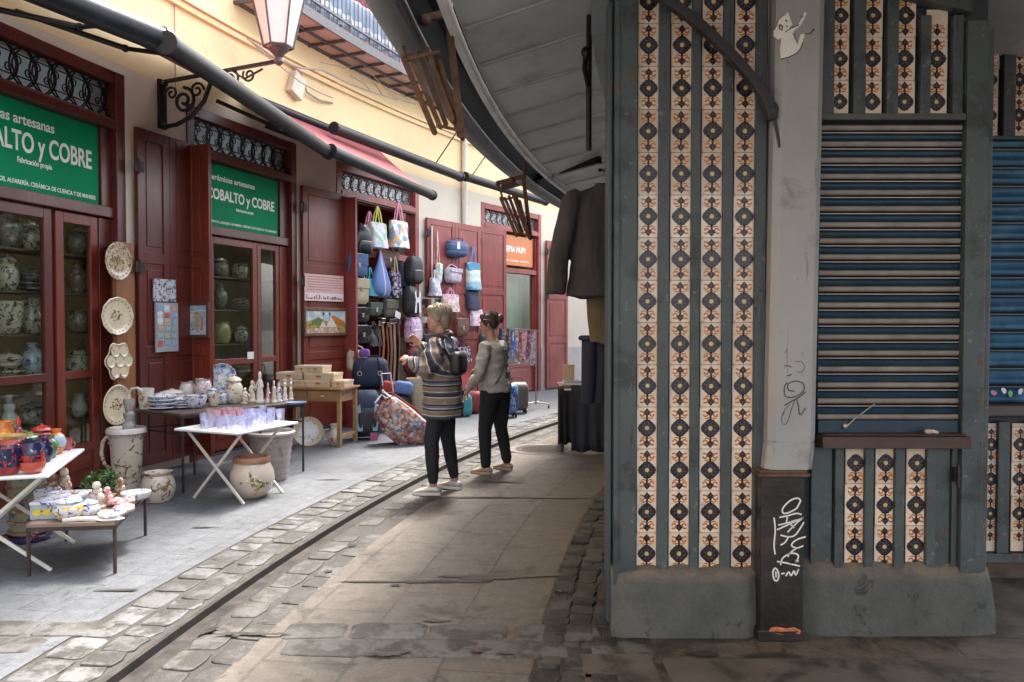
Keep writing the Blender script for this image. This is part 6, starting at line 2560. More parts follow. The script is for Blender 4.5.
p_red = PATCH('red black print', [(.02, .02, .022), (.22, .03, .03), (.02, .02, .02), (.10, .02, .02)], 14)
p_map = PATCH('postcard print', [(.30, .10, .06), (.42, .36, .30), (.10, .12, .22), (.45, .28, .12), (.36, .33, .34), (.12, .05, .05), (.5, .46, .42), (.22, .2, .3), (.42, .12, .10)], 34, .45)
p_dots = PATCH('grey dotted print', [(.5, .5, .56), (.62, .62, .66), (.36, .36, .46), (.6, .6, .66)], 30)
p_bluep = PATCH('blue suitcase print', [(.03, .09, .26), (.09, .2, .42), (.3, .4, .55), (.04, .1, .3)], 16, .4)


def rbox(mb, w, d, h, mi=0, c=(0, 0, 0), e=.35, top=.8, bot=.9, n=20, rows=9, bulge=.06, tilt=0.0):
    """soft upright body: superellipse rings from z=0 to z=h"""
    rings = []
    for i in range(rows + 1):
        s_ = i / rows
        ed = min(1.0, math.sin(min(1, (s_ if s_ < .5 else 1 - s_) * 5 + .12) * PI / 2))
        k = (bot + (top - bot) * s_) * (1 + bulge * math.sin(PI * s_)) * (.72 + .28 * ed)
        kd = (1 + bulge * 2 * math.sin(PI * s_)) * (.45 + .55 * ed)
        ring = []
        for j in range(n):
            a = 2 * PI * j / n
            ca, sa = math.cos(a), math.sin(a)
            ring.append(Vector((c[0] + math.copysign(abs(ca) ** e, ca) * w / 2 * k, c[1] + math.copysign(abs(sa) ** .6, sa) * d / 2 * kd, c[2] + h * s_)))
        rings.append(ring)
    return mb.loft(rings, mi)


def strap(mb, pts, w=.02, t=.003, mi=0):
    for a, b_ in zip(pts[:-1], pts[1:]):
        mb.bar(a, b_, w, t, mi, up=(0, 1, 0))


def hung(label, cat, name, px, pyt, pyb, n, turn=0.0, group=None):
    """frame for something hung in front of the shops: origin at its lowest middle point"""
    z0, z1 = hz(px, pyb, n), hz(px, pyt, n)
    o = thing(name, label, cat, FM(th(px, n), n, z0, turn) @ Matrix.Scale(1.2, 4, (1, 0, 0)), group)
    return o, z1 - z0


def backpack(label, px, pyt, pyb, w, n, mat, pmat, turn=0, d=.16, panel=None, tilt=0):
    o, h = hung(label, 'backpack', 'backpack', px, pyt, pyb, n, turn)
    q = MB()
    rbox(q, w, d, h * .92, top=.72, bot=.98, bulge=.08)
    q.build('bag_body', mat, o, smooth=50)
    q = MB()
    rbox(q, w * .74, d * .4, h * .42, c=(0, -d * .46, h * .05), top=.85, bot=.95)
    pk = q.build('front_pocket', pmat, o, smooth=50)
    q = MB()
    q.tube([(-w * .3, -d * .68, h * .43), (0, -d * .71, h * .45), (w * .3, -d * .68, h * .43)], .004, 5)
    q.build('zip', m_zip, pk, smooth=40)
    q = MB()
    q.tube([(-w * .42, -d * .3, h * .1), (-w * .43, -d * .35, h * .55), (-w * .25, -d * .35, h * .83), (0, -d * .36, h * .89), (w * .25, -d * .35, h * .83), (w * .43, -d * .35, h * .55), (w * .42, -d * .3, h * .1)], .007, 6)
    q.build('piping', m_blk, o, smooth=40)
    if panel:
        q = MB()
        for pts in panel[1]:
            q.add([(a * w, -d * .72 - .004, b_ * h) for a, b_ in pts], [tuple(range(len(pts)))])
        q.build('panel', panel[0], o)
    q = MB()
    q.tube([(-.035, .0, h * .90), (-.03, 0, h * .97), (0, 0, h), (.03, 0, h * .97), (.035, 0, h * .90)], .009, 7)
    q.build('handle', m_blk, o, smooth=50)
    return o


def tote(label, px, pyt, pyb, w, n, mat, hmat, hfrac=.38, turn=0, taper=.08, two=True):
    o, h = hung(label, 'tote bag', 'tote_bag', px, pyt, pyb, n, turn)
    hb_ = h * (1 - hfrac)
    q = MB()
    rings = []
    for i in range(9):
        s_ = i / 8
        wd = w * (1 - taper + taper * s_)
        dp = .085 * (1 - .75 * s_) + .012
        rings.append([Vector((wd / 2 * math.copysign(abs(math.cos(a)) ** .35, math.cos(a)), dp * math.copysign(abs(math.sin(a)) ** .8, math.sin(a)) + .006 * math.sin(3 * a + i), hb_ * s_ - .014 * abs(math.cos(a)) * (s_ > .9))) for a in [2 * PI * j / 22 for j in range(22)]])
    q.loft(rings)
    q.build('bag_body', mat, o, smooth=60)
    for s_ in (-1, 1):
        q = MB()
        y = s_ * .02
        strap(q, [(-w * .22, y, hb_ * .93), (-w * .12, y, hb_ + (h - hb_) * .55), (-.012, y * .3, h), (.012, y * .3, h), (w * .12, y, hb_ + (h - hb_) * .55), (w * .22, y, hb_ * .93)], .026)
        q.build('handle', hmat, o)
    return o


def satchel(label, px, pyt, pyb, w, n, mat, turn=0, d=.09, flap=.55, cat='handbag', strapz=.25, buckle=True):
    o, h = hung(label, cat, 'handbag', px, pyt, pyb, n, turn)
    q = MB()
    rbox(q, w, d, h, top=.95, bot=.95, bulge=.03, e=.22)
    q.build('bag_body', mat, o, smooth=45)
    q = MB()
    q.prism([(-w * .47, h * (1 - flap)), (w * .47, h * (1 - flap)), (w * .48, h * .97), (-w * .48, h * .97)], -d * .62, -d * .5)
    f_ = q.build('flap', mat, o, bevel=.008)
    if buckle:
        q = MB()
        q.box(-.02, .02, -d * .66, -d * .62, h * (1 - flap) - .03, h * (1 - flap) + .03)
        q.build('buckle', m_zip, f_, bevel=.003)
    q = MB()
    strap(q, [(-w * .46, 0, h * .9), (-w * .3, .01, h * 1.12), (0, .02, h * (1 + strapz)), (w * .3, .01, h * 1.12), (w * .46, 0, h * .9)], .018)
    q.build('strap', mat, o)
    return o


# --- hung in the doorway of the bag shop
backpack('shiny black small backpack hung highest at the red edge board', 362, 224, 256, .28, .16, m_blkl, m_blkl, -.35)
tote('pink spotted white tote hung behind the yellow-handled one', 370, 212, 248, .34, .12, p_pinkdot, m_pinkh)
tote('white tote with bright yellow handles under the fanlight', 378, 207, 248, .36, .17, PATCH('white print', [(.70, .68, .66), (.70, .68, .68), (.34, .52, .4), (.7, .68, .68), (.7, .6, .64), (.45, .55, .66)], 12), m_yelh)
tote('white floral tote with pale pink handles, beside the yellow-handled one', 399, 203, 248, .40, .20, p_flor, m_pinkh, .4)
satchel('flat blue leather satchel hung at the red edge board', 357, 253, 276, .33, .2, m_blueb, -.15)
satchel('beige canvas handbag hanging below the blue satchel', 359, 278, 304, .32, .2, m_beige, -.1, flap=.4)
tote('turquoise cloth bag half hidden behind the beige handbag', 370, 268, 296, .22, .1, m_teald, m_teald)
o, h = hung('blue drawstring sack hanging from one point in the doorway', 'sack', 'drawstring_sack', 381, 249, 297, .16)
q = MB()
rings = []
for s_, r in ((0, .10), (.05, .165), (.15, .195), (.3, .19), (.5, .135), (.7, .075), (.85, .035), (1, .008)):
    rings.append([Vector((r * 1.02 * math.cos(a) * (1 + .05 * math.sin(5 * a + s_ * 4)), r * .5 * math.sin(a) * (1 + .08 * math.sin(4 * a)), h * s_ + .02 * math.sin(2 * a) * (s_ < .2))) for a in [2 * PI * j / 24 for j in range(24)]])
q.loft(rings)
q.build('sack_body', BANDS('blue sack cloth', [(0, (.11, .19, .42)), (.8, (.14, .22, .46)), (.92, (.5, .42, .55))], 3.1, .8, 'X'), o, smooth=60)
q = MB()
q.tube([(0, 0, h * .95), (.01, 0, h * 1.12)], .006, 6)
q.build('drawstring', m_wstr, o, smooth=40)
tote('black and lilac speckled cloth bag beside the blue sack', 395, 257, 298, .22, .1, p_bw, m_beige, .35)
backpack('plain round-topped black backpack at the right of the doorway' if False else 'plain round-topped black backpack above the sporty black and white one', 414, 254, 284, .34, .22, m_blk, m_blk)
backpack('sporty black backpack with white curved panels', 411, 284, 316, .36, .24, m_blk, m_blk, .2, panel=(m_wht, [[(-.34, .1), (-.16, .1), (-.10, .5), (-.2, .8), (-.32, .72), (-.22, .5)], [(.14, .1), (.34, .1), (.24, .5), (.3, .72), (.18, .8), (.08, .5)], [(-.12, .42), (.12, .42), (.06, .58), (-.06, .58)]]))
satchel('glossy black flap bag, upper of two alike under the beige handbag', 360, 307, 322, .30, .2, m_blkl, -.1)
satchel('glossy black flap bag, lower of two alike above the cream crossbody', 361, 325, 343, .31, .2, m_blkl, -.1)
satchel('cream crossbody bag hung low above the dark holdall', 357, 350, 371, .36, .22, M('cream canvas', (.46, .40, .30), .7, .1, 9, .3), -.05, flap=.3, buckle=False)
backpack('pale pink floral backpack below the sporty one', 413, 315, 342, .31, .25, p_pinkb, p_pinkb)
backpack('dark red and black backpack hung lowest by the striped woman', 413, 345, 373, .34, .25, p_red, m_blk)
satchel('dull olive shoulder bag with a white card, over the belts', 390, 299, 317, .30, .12, m_olive, buckle=False)
o = MB()
o.box(-.075, .075, -.004, 0, 0, .10)
tag(o.build('price_card', m_wht, None, FM(th(384), .24, hz(384, 318, .24)) @ Matrix.Rotation(.3, 4, 'Y')), 'small white price card hung in front of the belts', 'card')
# belts
rr_ = random.Random(12)
bc = [M('tan belt', (.24, .085, .035), .45, .2, 9, .2), M('brown belt', (.13, .045, .025), .45, .2, 9, .2), M('grey belt', (.26, .23, .19), .5, .2, 9, .2), M('dark belt', (.045, .025, .02), .45, .2, 9, .2), M('olive belt', (.19, .17, .10), .5, .2, 9, .2)]
for i, (px, k, lab) in enumerate(((379, 3, 'dark leather belt at the end of the belt row, nearest the cream crossbody'), (383, 0, 'broad tan leather belt hanging beside the dark one'), (387.5, 1, 'brown leather belt between two tan belts'), (391, 0, 'tan leather belt in the middle of the row'), (394.5, 2, 'grey webbing belt hung over the patterned wheeled bag'), (399, 4, 'olive webbing belt at the end nearest the pink backpack'))):
    n = .16 + .02 * (i % 2)
    z1, z0 = hz(px, 325 + rr_.uniform(-3, 3), n), hz(px, 388 + rr_.uniform(-4, 5), n)
    o = thing('belt', lab, 'belt', FM(th(px, n), n, z0, rr_.uniform(-.3, .3)), 'belts hung in the doorway')
    q = MB()
    w_ = rr_.uniform(.034, .05)
    k_ = 12
    L_ = z1 - z0
    rings = [[Vector((-w_ / 2 + .006 * math.sin(j * .8 + i), -.002 + .012 * math.sin(j * .6), L_ * j / k_)), Vector((w_ / 2 + .006 * math.sin(j * .8 + i), -.002 + .012 * math.sin(j * .6), L_ * j / k_)), Vector((w_ / 2 + .006 * math.sin(j * .8 + i), .003 + .012 * math.sin(j * .6), L_ * j / k_)), Vector((-w_ / 2 + .006 * math.sin(j * .8 + i), .003 + .012 * math.sin(j * .6), L_ * j / k_))] for j in range(k_ + 1)]
    q.loft(rings)
    q.build('belt_strap', bc[k], o)
    q = MB()
    q.tube([(-.035, -.01, L_ - .01), (.035, -.01, L_ - .01), (.035, -.014, L_ + .055), (-.035, -.014, L_ + .055)], .007, 6, closed=True, cap=False)
    q.tube([(0, -.012, L_), (0, -.014, L_ + .055)], .005, 6)
    q.build('buckle', m_zip, o, smooth=40)
q = MB()
q.tube([P(th(343, .14), .14, 3.2), P(th(380, .14), .14, 3.2), P(th(416, .14), .14, 3.2)], .012, 8)
tag(q.build('hanging_rail', m_iron, smooth=40), 'thin iron rail under the fanlight from which the white totes hang', 'rail')
q = MB()
q.tube([P(th(378, .13), .13, hz(378, 318, .13)), P(th(401, .13), .13, hz(401, 320, .13))], .01, 8)
tag(q.build('hanging_rail', m_iron, smooth=40), 'short iron rail behind the buckles of the hanging belts', 'rail')

# --- hung on the pair of faded leaves
for i, (px, y0, y1) in enumerate(((432, 226, 330), (450.5, 231, 250), (468.5, 236, 262))):
    n = .11
    a, b_ = Wp(px, y0, n), Wp(px, y1, n)
    o = MB()
    o.bar(a, b_, .035, .004, up=P(20, 1) - P(20, 0))
    tag(o.build('hanging_strap', m_wstr), ('long white strap down the edge of the faded leaf', 'short white strap above the small blue holdall', 'white strap above the pale printed tote')[i], 'strap')
satchel('white and green patterned long-strap purse on the faded leaf', 439, 263, 283, .20, .15, p_green, .3, d=.07, strapz=1.6, buckle=False)
tote('slim pale blue and white pouch below the green patterned purse', 435, 270, 296, .20, .16, p_dots, m_wstr, .3)
o, h = hung('small blue rounded holdall with a white tag, on the faded leaf', 'holdall', 'holdall', 456, 241, 257, .18, -.2)
q = MB()
rbox(q, .42, .22, h, e=.6, top=.85, bot=.9, bulge=.1)
q.build('bag_body', BANDS('denim holdall', [(0, (.06, .10, .20)), (.5, (.09, .14, .27)), (.8, (.04, .07, .15))], 8, .7), o, smooth=60)
q = MB()
q.tube([(-.1, -.06, h * .8), (-.08, -.06, h * 1.15), (.08, -.06, h * 1.15), (.1, -.06, h * .8)], .010, 6)
q.build('handle', m_navy, o, smooth=40)
q = MB()
q.box(-.09, -.03, -.135, -.13, h * .45, h * .9)
q.build('tag', m_wht, o)
satchel('pastel printed wash bag hanging under the blue holdall', 453, 268, 283, .40, .17, p_wash, .1, d=.14, flap=.3, buckle=False)
tote('white and sea-blue printed tote with blue handles near the orange sign', 473, 247, 290, .36, .17, BANDS('sea print', [(0, (.08, .26, .42)), (.28, (.30, .48, .56)), (.5, (.66, .68, .64)), (.7, (.44, .6, .5)), (.85, (.68, .68, .66))], 2.2, .8, 'Z', .4), m_bluec, .36)
tote('navy cloth shoulder bag hanging below the sea-blue tote', 472, 284, 309, .36, .15, m_navy, m_navy, .2)
tote('pink and white ruffled print bag over the head of the striped woman', 450, 288, 312, .44, .15, p_pinkw, m_pinkh, .25)
tote('pale pink bag hanging over the head of the dark-haired woman', 476, 305, 326, .34, .16, p_pinkdot, m_pinkh, .2)
q = MB()
rr_ = random.Random(15)
for i in range(14):
    p = Wp(425 + (i % 5) * 3.2, 302 + (i // 5) * 9, .17)
    q.add([p + Vector((dx, 0, dz)) for dx, dz in ((-.05, -.05), (.05, -.05), (.055, .055), (-.045, .05))], [(0, 1, 2, 3)], i % 4)
for s_ in range(3):
    q.bar(Wp(424, 298 + s_ * 11, .16), Wp(441, 299 + s_ * 11, .16), .012, .012, 4)
tag(q.build('wallet_display', [m_blk, M('purse brown', (.25, .1, .05), .5), m_wht, M('purse green', (.08, .2, .18), .5), m_zip]), 'small wire display of purses on the faded leaf beside her face', 'display')

for lab, px, a_, b_, w_, n, mt, kd in (('black shoulder bag low on the faded leaf, left of the blond head', 428, 334, 352, .32, .16, m_blk, 's'), ('brown leather bag on the faded leaf between the two heads', 461, 318, 336, .34, .16, M('brown bag', (.13, .06, .035), .45), 's'), ('grey printed bag hanging between the two women at shoulder height', 463, 340, 362, .36, .16, p_bw, 't'), ('red cloth bag hanging between the two women at elbow height', 462, 366, 388, .34, .17, M('red canvas', (.36, .05, .06), .8), 't'), ('black backpack behind the dark-haired head', 482, 330, 356, .3, .14, m_blk, 'b'), ('dark green satchel in the doorway, under the blue sack', 374, 302, 316, .30, .10, M('dark green leather', (.03, .06, .045), .4), 's'), ('black nylon bag deep in the doorway beside the two glossy ones', 373, 322, 346, .3, .08, m_blk, 't'), ('brown duffel deep in the doorway behind the two white totes', 388, 250, 268, .42, .05, M('brown duffel', (.12, .06, .04), .6), 's'), ('dark red bag deep in the doorway above the pink backpack', 402, 318, 338, .3, .08, M('dark red bag', (.16, .02, .03), .5), 's'), ('navy backpack deep in the doorway between the speckled and round-topped bags', 404, 262, 290, .3, .06, m_navy, 'b')):
    if kd == 's':
        satchel(lab, px, a_, b_, w_, n, mt)
    elif kd == 't':
        tote(lab, px, a_, b_, w_, n, mt, m_blk, .3)
    else:
        backpack(lab, px, a_, b_, w_, n, mt, mt)

# --- standing on the pavement by the bag shop
g = G(366, 439)
o = thing('trolley_backpack', 'black wheeled backpack with pale blue flashes standing beside the desk', 'backpack', T(g.x, g.y + .05, 0, .25))
q = MB()
rbox(q, .36, .26, .58, c=(0, 0, .03), top=.85, bot=.98, bulge=.06)
q.build('bag_body', m_navy, o, smooth=50)
q = MB()
rbox(q, .27, .10, .32, c=(0, -.14, .08), top=.85)
q.build('front_pocket', m_blk, o, smooth=50)
for s_ in (-1, 1):
    q = MB()
    q.add([(s_ * .06, -.198, .12), (s_ * .12, -.19, .12), (s_ * .15, -.165, .4), (s_ * .09, -.185, .46)], [(0, 1, 2, 3)])
    q.build('flash', M('pale blue flash', (.22, .40, .54), .6, .1), o)
    q = MB()
    q.tube([(s_ * .14 - .015, .1, .04), (s_ * .14 + .015, .1, .04)], .04, 12)
    q.build('wheel', m_blk, o, smooth=40)
q = MB()
q.box(.03, .12, -.20, -.197, .0, .10)
q.build('paper_tag', [M('purple tag', (.35, .08, .2), .6)], o)
g = G(367, 432)
o = thing('holdall', 'dark navy holdall with metal rings stacked behind the wheeled backpack', 'holdall', T(g.x - .05, g.y + .55, 0, .15))
q = MB()
rbox(q, .52, .30, .42, c=(0, 0, .55), e=.4, top=.9, bot=.95)
q.build('bag_body', m_navy, o, smooth=50)
q = MB()
rbox(q, .46, .28, .55, c=(0, 0, 0), e=.3, top=.95, bot=.95, bulge=.02)
q.build('lower_case', m_blk, o, smooth=50)
q = MB()
for x in (-.14, .14):
    q.tube([(x + .03 * math.cos(a), -.185, .76 + .03 * math.sin(a)) for a in [2 * PI * j / 12 for j in range(12)]], .006, 5, closed=True, cap=False)
q.build('ring', m_zip, o, smooth=40)
q = MB()
q.tube([(-.14, -.17, .78), (-.1, -.15, 1.0), (.1, -.15, 1.0), (.14, -.17, .78)], .012, 6)
q.build('handle', m_blkl, o, smooth=40)
ps = Vector((g.x - .12, g.y + .5, .985))
q = MB()
rbox(q, .16, .10, .11, e=.5)
tag(q.build('purple_pouch', M('purple pouch', (.20, .06, .38), .6, .2), None, Matrix.Translation(ps), smooth=50), 'small purple pouch lying on the dark navy holdall', 'pouch')
g = G(374, 425)
o = thing('vanity_bag', 'small pale dotted vanity bag hung on the front of the wheeled backpacks', 'bag', Matrix.Translation((g.x + .07, g.y - .05, .37)) @ Matrix.Rotation(.2, 4, 'Y'))
q = MB()
rbox(q, .34, .16, .26, e=.35)
q.build('bag_body', p_dots, o, smooth=50)
q = MB()
q.tube([(-.1, 0, .25), (-.08, 0, .32), (.08, 0, .32), (.1, 0, .25)], .010, 6)
q.build('handle', m_blk, o, smooth=40)
g = G(402, 444)
o = thing('trolley_bag', 'big wheeled travel bag with colourful postcard print, tipped forward on its wheels', 'suitcase', Matrix.Translation((g.x + .30, g.y + .10, .035)) @ Matrix.Rotation(.18, 4, 'Z') @ Matrix.Rotation(-.85, 4, 'Y') @ Matrix.Scale(1.12, 4))
q = MB()
rbox(q, .34, .30, .62, c=(-.02, 0, .02), e=.4, top=.92, bot=.96, bulge=.05)
q.build('bag_body', p_map, o, smooth=50)
q = MB()
for s_ in (-1, 1):
    q.tube([(-.19, s_ * .10, .06), (-.21, s_ * .11, .33), (-.17, s_ * .10, .62), (.0, s_ * .09, .66), (.14, s_ * .10, .60), (.17, s_ * .11, .33), (.15, s_ * .10, .06)], .009, 6)
q.build('piping', M('maroon piping', (.16, .025, .03), .4), o, smooth=40)
q = MB()
rbox(q, .10, .24, .36, c=(-.20, 0, .12), e=.4)
q.build('front_pocket', p_map, o, smooth=50)
for s_ in (-1, 1):
    q = MB()
    q.tube([(.12, s_ * .12 - .02, .02), (.12, s_ * .12 + .02, .02)], .045, 12)
    q.build('wheel', m_blk, o, smooth=40)
q = MB()
q.tube([(-.06, -.04, .64), (-.06, -.04, .70), (.05, .03, .70), (.05, .03, .64)], .011, 6)
q.build('handle', p_dots, o, smooth=40)
q = MB()
for y in (-.09, .09):
    q.tube([(.09, y, .6), (.09, y, .72)], .008, 8)
q.tube([(.09, -.10, .72), (.09, .10, .72)], .011, 8)
q.build('pull_handle', M('aluminium', (.55, .55, .55), .35, .05, 9, 0, 50, .8), o, smooth=40)
g = G(410, 436)
o = thing('straw_basket', 'cream straw beach basket with white rope handles behind the printed travel bag', 'basket', T(g.x + .12, g.y + .75, 0, .3))
q = MB()
q.lathe([(.17, .0), (.2, .02), (.25, .52), (.27, .70), (.25, .70), (.2, .4), (0, .3)], 24, sq=(1, .6))
q.build('basket_body', BANDS('straw weave', [(0, (.45, .37, .26)), (.5, (.52, .45, .34)), (.8, (.38, .3, .2))], 30, .8), o, smooth=50)
for s_ in (-1, 1):
    q = MB()
    q.tube([(-.08 + .0, s_ * .13, .66), (-.07, s_ * .12, .80), (-.0, s_ * .10, .88), (.07, s_ * .12, .80), (.08, s_ * .13, .66)], .014, 8)
    q.build('handle', m_wht, o, smooth=50)
g = G(393, 436)
o = thing('folded_bags', 'red, blue and navy folded cloth bags heaped behind the printed travel bag', 'bags', T(g.x - .05, g.y + .55, .0, .2))
q = MB()
rbox(q, .46, .30, .50, c=(0, 0, 0), e=.3, bulge=.02, top=.95, bot=.95)
q.build('box_below', m_blk, o, smooth=50)
for i, (x, y, rz, mt) in enumerate(((-.1, -.02, .3, M('red cloth', (.34, .04, .05), .8, .2, 9, .3)), (.10, -.04, -.35, m_bluec), (.02, .02, .1, m_navy))):
    q = MB()
    rbox(q, .28, .10, .17, e=.35)
    q.build('folded_bag', mt, o, Matrix.Translation((x, y - .05, .5)) @ Matrix.Rotation(rz, 4, 'Z') @ Matrix.Rotation(.3 - .2 * i, 4, 'Y'), smooth=50)
q = MB()
q.tube([(-.16, -.12, .52), (-.19, -.13, .78), (-.07, -.13, .79), (-.03, -.12, .53)], .011, 6, closed=True, cap=False)
q.build('mirror_frame', m_wht, o, smooth=40)
# cases behind the women
for lab, px, pyb, w_, d_, h_, mt, rz in (('turquoise cloth shopper standing between the two women', 464, 417, .24, .14, .34, m_teald, .2), ('small red case just behind the grey-jumper woman', 474, 414, .22, .16, .36, M('red case', (.30, .05, .05), .5, .2), .1)):
    g = G(px, pyb)
    o = thing('shopper', lab, 'bag', T(g.x, g.y + .08, 0, rz))
    q = MB()
    rbox(q, w_, d_, h_, e=.3, top=.95, bot=.95)
    q.build('bag_body', mt, o, smooth=50)
    q = MB()
    q.tube([(-.06, 0, h_ * .95), (-.05, 0, h_ * 1.2), (.05, 0, h_ * 1.2), (.06, 0, h_ * .95)], .008, 6)
    q.build('handle', m_blk, o, smooth=40)


def suitcase(label, px, pyb, w_, d_, h_, mt, rz):
    g = G(px, pyb)
    o = thing('suitcase', label, 'suitcase', T(g.x, g.y + d_ / 2, 0, rz))
    q = MB()
    rbox(q, w_, d_, h_ - .05, c=(0, 0, .05), e=.25, top=.98, bot=.98, bulge=.01, n=28)
    b_ = q.build('shell', mt, o, smooth=50)
    q = MB()
    for k in range(4):
        x = -w_ * .3 + k * w_ * .2
        q.tube([(x, -d_ * .47, .14), (x, -d_ * .52, h_ * .5), (x, -d_ * .47, h_ - .1)], .008, 6)
    q.build('ridge', mt, b_, smooth=40)
    for sx in (-1, 1):
        for sy in (-1, 1):
            q = MB()
            q.tube([(sx * w_ * .36 - .012, sy * d_ * .3, .03), (sx * w_ * .36 + .012, sy * d_ * .3, .03)], .03, 12)
            q.build('wheel', m_blk, o, smooth=40)
    q = MB()
    q.tube([(-.08, 0, h_ - .01), (-.08, 0, h_ + .07), (.08, 0, h_ + .07), (.08, 0, h_ - .01)], .009, 6)
    q.build('handle', m_blk, o, smooth=40)


suitcase('blue and white patterned wheeled suitcase behind the grey-jumper woman', 507, 418, .33, .24, .52, p_bluep, .3)
suitcase('taupe hard suitcase standing beside the blue patterned one', 517, 414, .36, .26, .50, M('taupe shell', (.15, .125, .11), .45, .15), .2)
# --- scarf rail on castors
a, b_ = G(536, 409), G(498, 402)
za = hz(536, 331, 1.0)
rt = thing('garment_rail', 'chrome rail on castors with scarves, before the orange-signed window', 'rail', T(0, 0, 0))
za = CAMZ + (320 - 331) / FPX * a.y
q = MB()
A_, B_ = Vector((a.x, a.y, za)), Vector((b_.x, b_.y + .2, za + .03))
q.tube([A_ + (A_ - B_).normalized() * .06, B_], .012, 8)
q.tube([Vector((a.x, a.y, .08)), A_], .013, 8)
q.tube([Vector((b_.x, b_.y + .2, .08)), B_], .013, 8)
q.build('rail_tube', M('chrome tube', (.5, .5, .5), .3, .05, 9, 0, 50, .9), rt, smooth=50)
for c in (A_, B_):
    q = MB()
    q.tube([(c.x - .28, c.y - .06, .07), (c.x, c.y, .12), (c.x + .22, c.y + .10, .07)], .011, 8)
    q.build('foot', m_zip, rt, smooth=50)
    for dx, dy in ((-.28, -.06), (.22, .10)):
        q = MB()
        q.tube([(c.x + dx - .012, c.y + dy, .03), (c.x + dx + .012, c.y + dy, .03)], .03, 12)
        q.build('castor', m_blk, rt, smooth=40)
scs = [('dark patterned', PATCH('scarf dark', [(.03, .03, .05), (.2, .12, .1), (.05, .05, .1)], 30)), ('grey striped', BANDS('scarf grey', [(0, (.3, .3, .34)), (.5, (.5, .5, .52)), (.75, (.1, .1, .14))], 14)), ('brown printed', PATCH('scarf brown', [(.25, .13, .08), (.1, .05, .04), (.4, .3, .2)], 30)), ('bright blue', PATCH('scarf blue', [(.05, .16, .46), (.1, .3, .6), (.4, .5, .62)], 20)), ('blue and white', PATCH('scarf blue white', [(.1, .22, .5), (.62, .62, .66), (.3, .4, .6)], 24)), ('orange and red', PATCH('scarf orange', [(.5, .16, .06), (.4, .04, .06), (.6, .4, .3)], 26)), ('white and pink', PATCH('scarf pink', [(.62, .55, .58), (.55, .2, .3), (.5, .5, .6)], 26)), ('plum', PATCH('scarf plum', [(.16, .05, .12), (.3, .1, .2), (.4, .3, .36)], 26)), ('lilac flowered', PATCH('scarf lilac', [(.55, .48, .58), (.36, .2, .36), (.62, .6, .62)], 24))]
for i, (nm, mt) in enumerate(scs):
    s_ = .06 + .88 * i / 8
    c = B_.lerp(A_, s_)
    ln = (.36, .42, .38, .52, .60, .55, .50, .46, .58)[i]
    d = (A_ - B_).normalized()
    w_ = .05
    rings = []
    k = 10
    for j in range(k + 1):
        t = j / k
        ww = w_ * (1 + .9 * t)
        yy = .014 + .03 * t
        rings.append([c + d * (ww * math.cos(u)) + Vector((-d.y, d.x, 0)) * (yy * math.sin(u) * (1 + .4 * math.sin(3 * u + i))) + Vector((0, 0, .014 - ln * t + .02 * math.sin(2 * u + i) * t)) for u in [2 * PI * m_ / 14 for m_ in range(14)]])
    q = MB()
    q.loft(rings)
    tag(q.build('scarf', mt, smooth=60), '%s scarf hanging on the chrome rail, %s' % (nm, ['first by the grey-jumper woman', 'second along from the women', 'third along from the women', 'fourth along', 'hanging longest in the middle', 'right beside the middle one' if False else 'next after the middle one', 'third from the red leaf', 'second from the red leaf', 'last before the red leaf'][i]), 'scarf', 'scarves on the chrome rail')

# ================================================================== goods hung and stood beside the market stall
jc = AtY(605, 240, 4.75)
jk = thing('jacket', 'dark taupe collarless jacket on a hanger beside the tiled stall end', 'jacket', Matrix.Translation((jc.x, 4.75, 0)) @ Matrix.Rotation(.12, 4, 'Z'))
zt = AtY(600, 186, 4.75).z
zb = AtY(600, 297, 4.75).z
Lj = zt - zb
m_jac = M('taupe wool', (.058, .051, .050), .9, .18, 7, .5, 160, spec=.2)
q = MB()
rings = []
for s_, w_, d_ in ((0, .235, .085), (.03, .235, .09), (.25, .215, .085), (.5, .20, .08), (.72, .20, .075), (.84, .205, .065), (.92, .18, .055), (.97, .10, .05), (1.0, .055, .045)):
    rings.append([Vector((w_ * math.copysign(abs(math.cos(a)) ** .8, math.cos(a)), d_ * math.sin(a) * (1 + .05 * math.sin(6 * a + s_ * 5)), zb + Lj * s_)) for a in [2 * PI * j / 32 for j in range(32)]])
q.loft(rings)
for sg in (-1, 1):
    q.tube([(sg * .155, 0, zb + Lj * .93), (sg * .205, -.005, zb + Lj * .84), (sg * .245, -.015, zb + Lj * .6), (sg * .285, -.03, zb + Lj * .32), (sg * .305, -.045, zb + Lj * .03)], [.05, .066, .064, .058, .055], 14)
me = wrinkle(remeshed(q, .011, 5), .016, 13, 9, 3.5, 4.0)
jb_ = meshobj('jacket_body', me, m_jac, jk)
q = MB()
q.tube([(.0, -.086 + .02 * (1 - s_), zb + Lj * s_) if s_ > .9 else (0, -.094, zb + Lj * s_) for s_ in (.02, .3, .6, .88)], .003, 5)
q.build('placket', M('dark seam', (.025, .02, .02), .9), jk)
for s_ in (.18, .36, .54, .72, .88):
    q = MB()
    q.lathe([(.011, 0), (.012, .003), (.008, .005), (0, .004)], 12, mtx=Matrix.Translation((.016, -.088, zb + Lj * s_)) @ Matrix.Rotation(PI / 2, 4, 'X'))
    q.build('button', M('horn button', (.03, .022, .018), .3), jk, smooth=40)
q = MB()
q.tube([(.055 * math.cos(a), .042 * math.sin(a), zt + .004 + .01 * math.sin(a)) for a in [2 * PI * j / 20 for j in range(20)]], .010, 8, closed=True, cap=False)
q.build('collar', m_jac, jk, smooth=50)
q = MB()
q.box(-.014, .014, .038, .041, zt - .012, zt + .012)
q.build('neck_label', m_wht, jk)
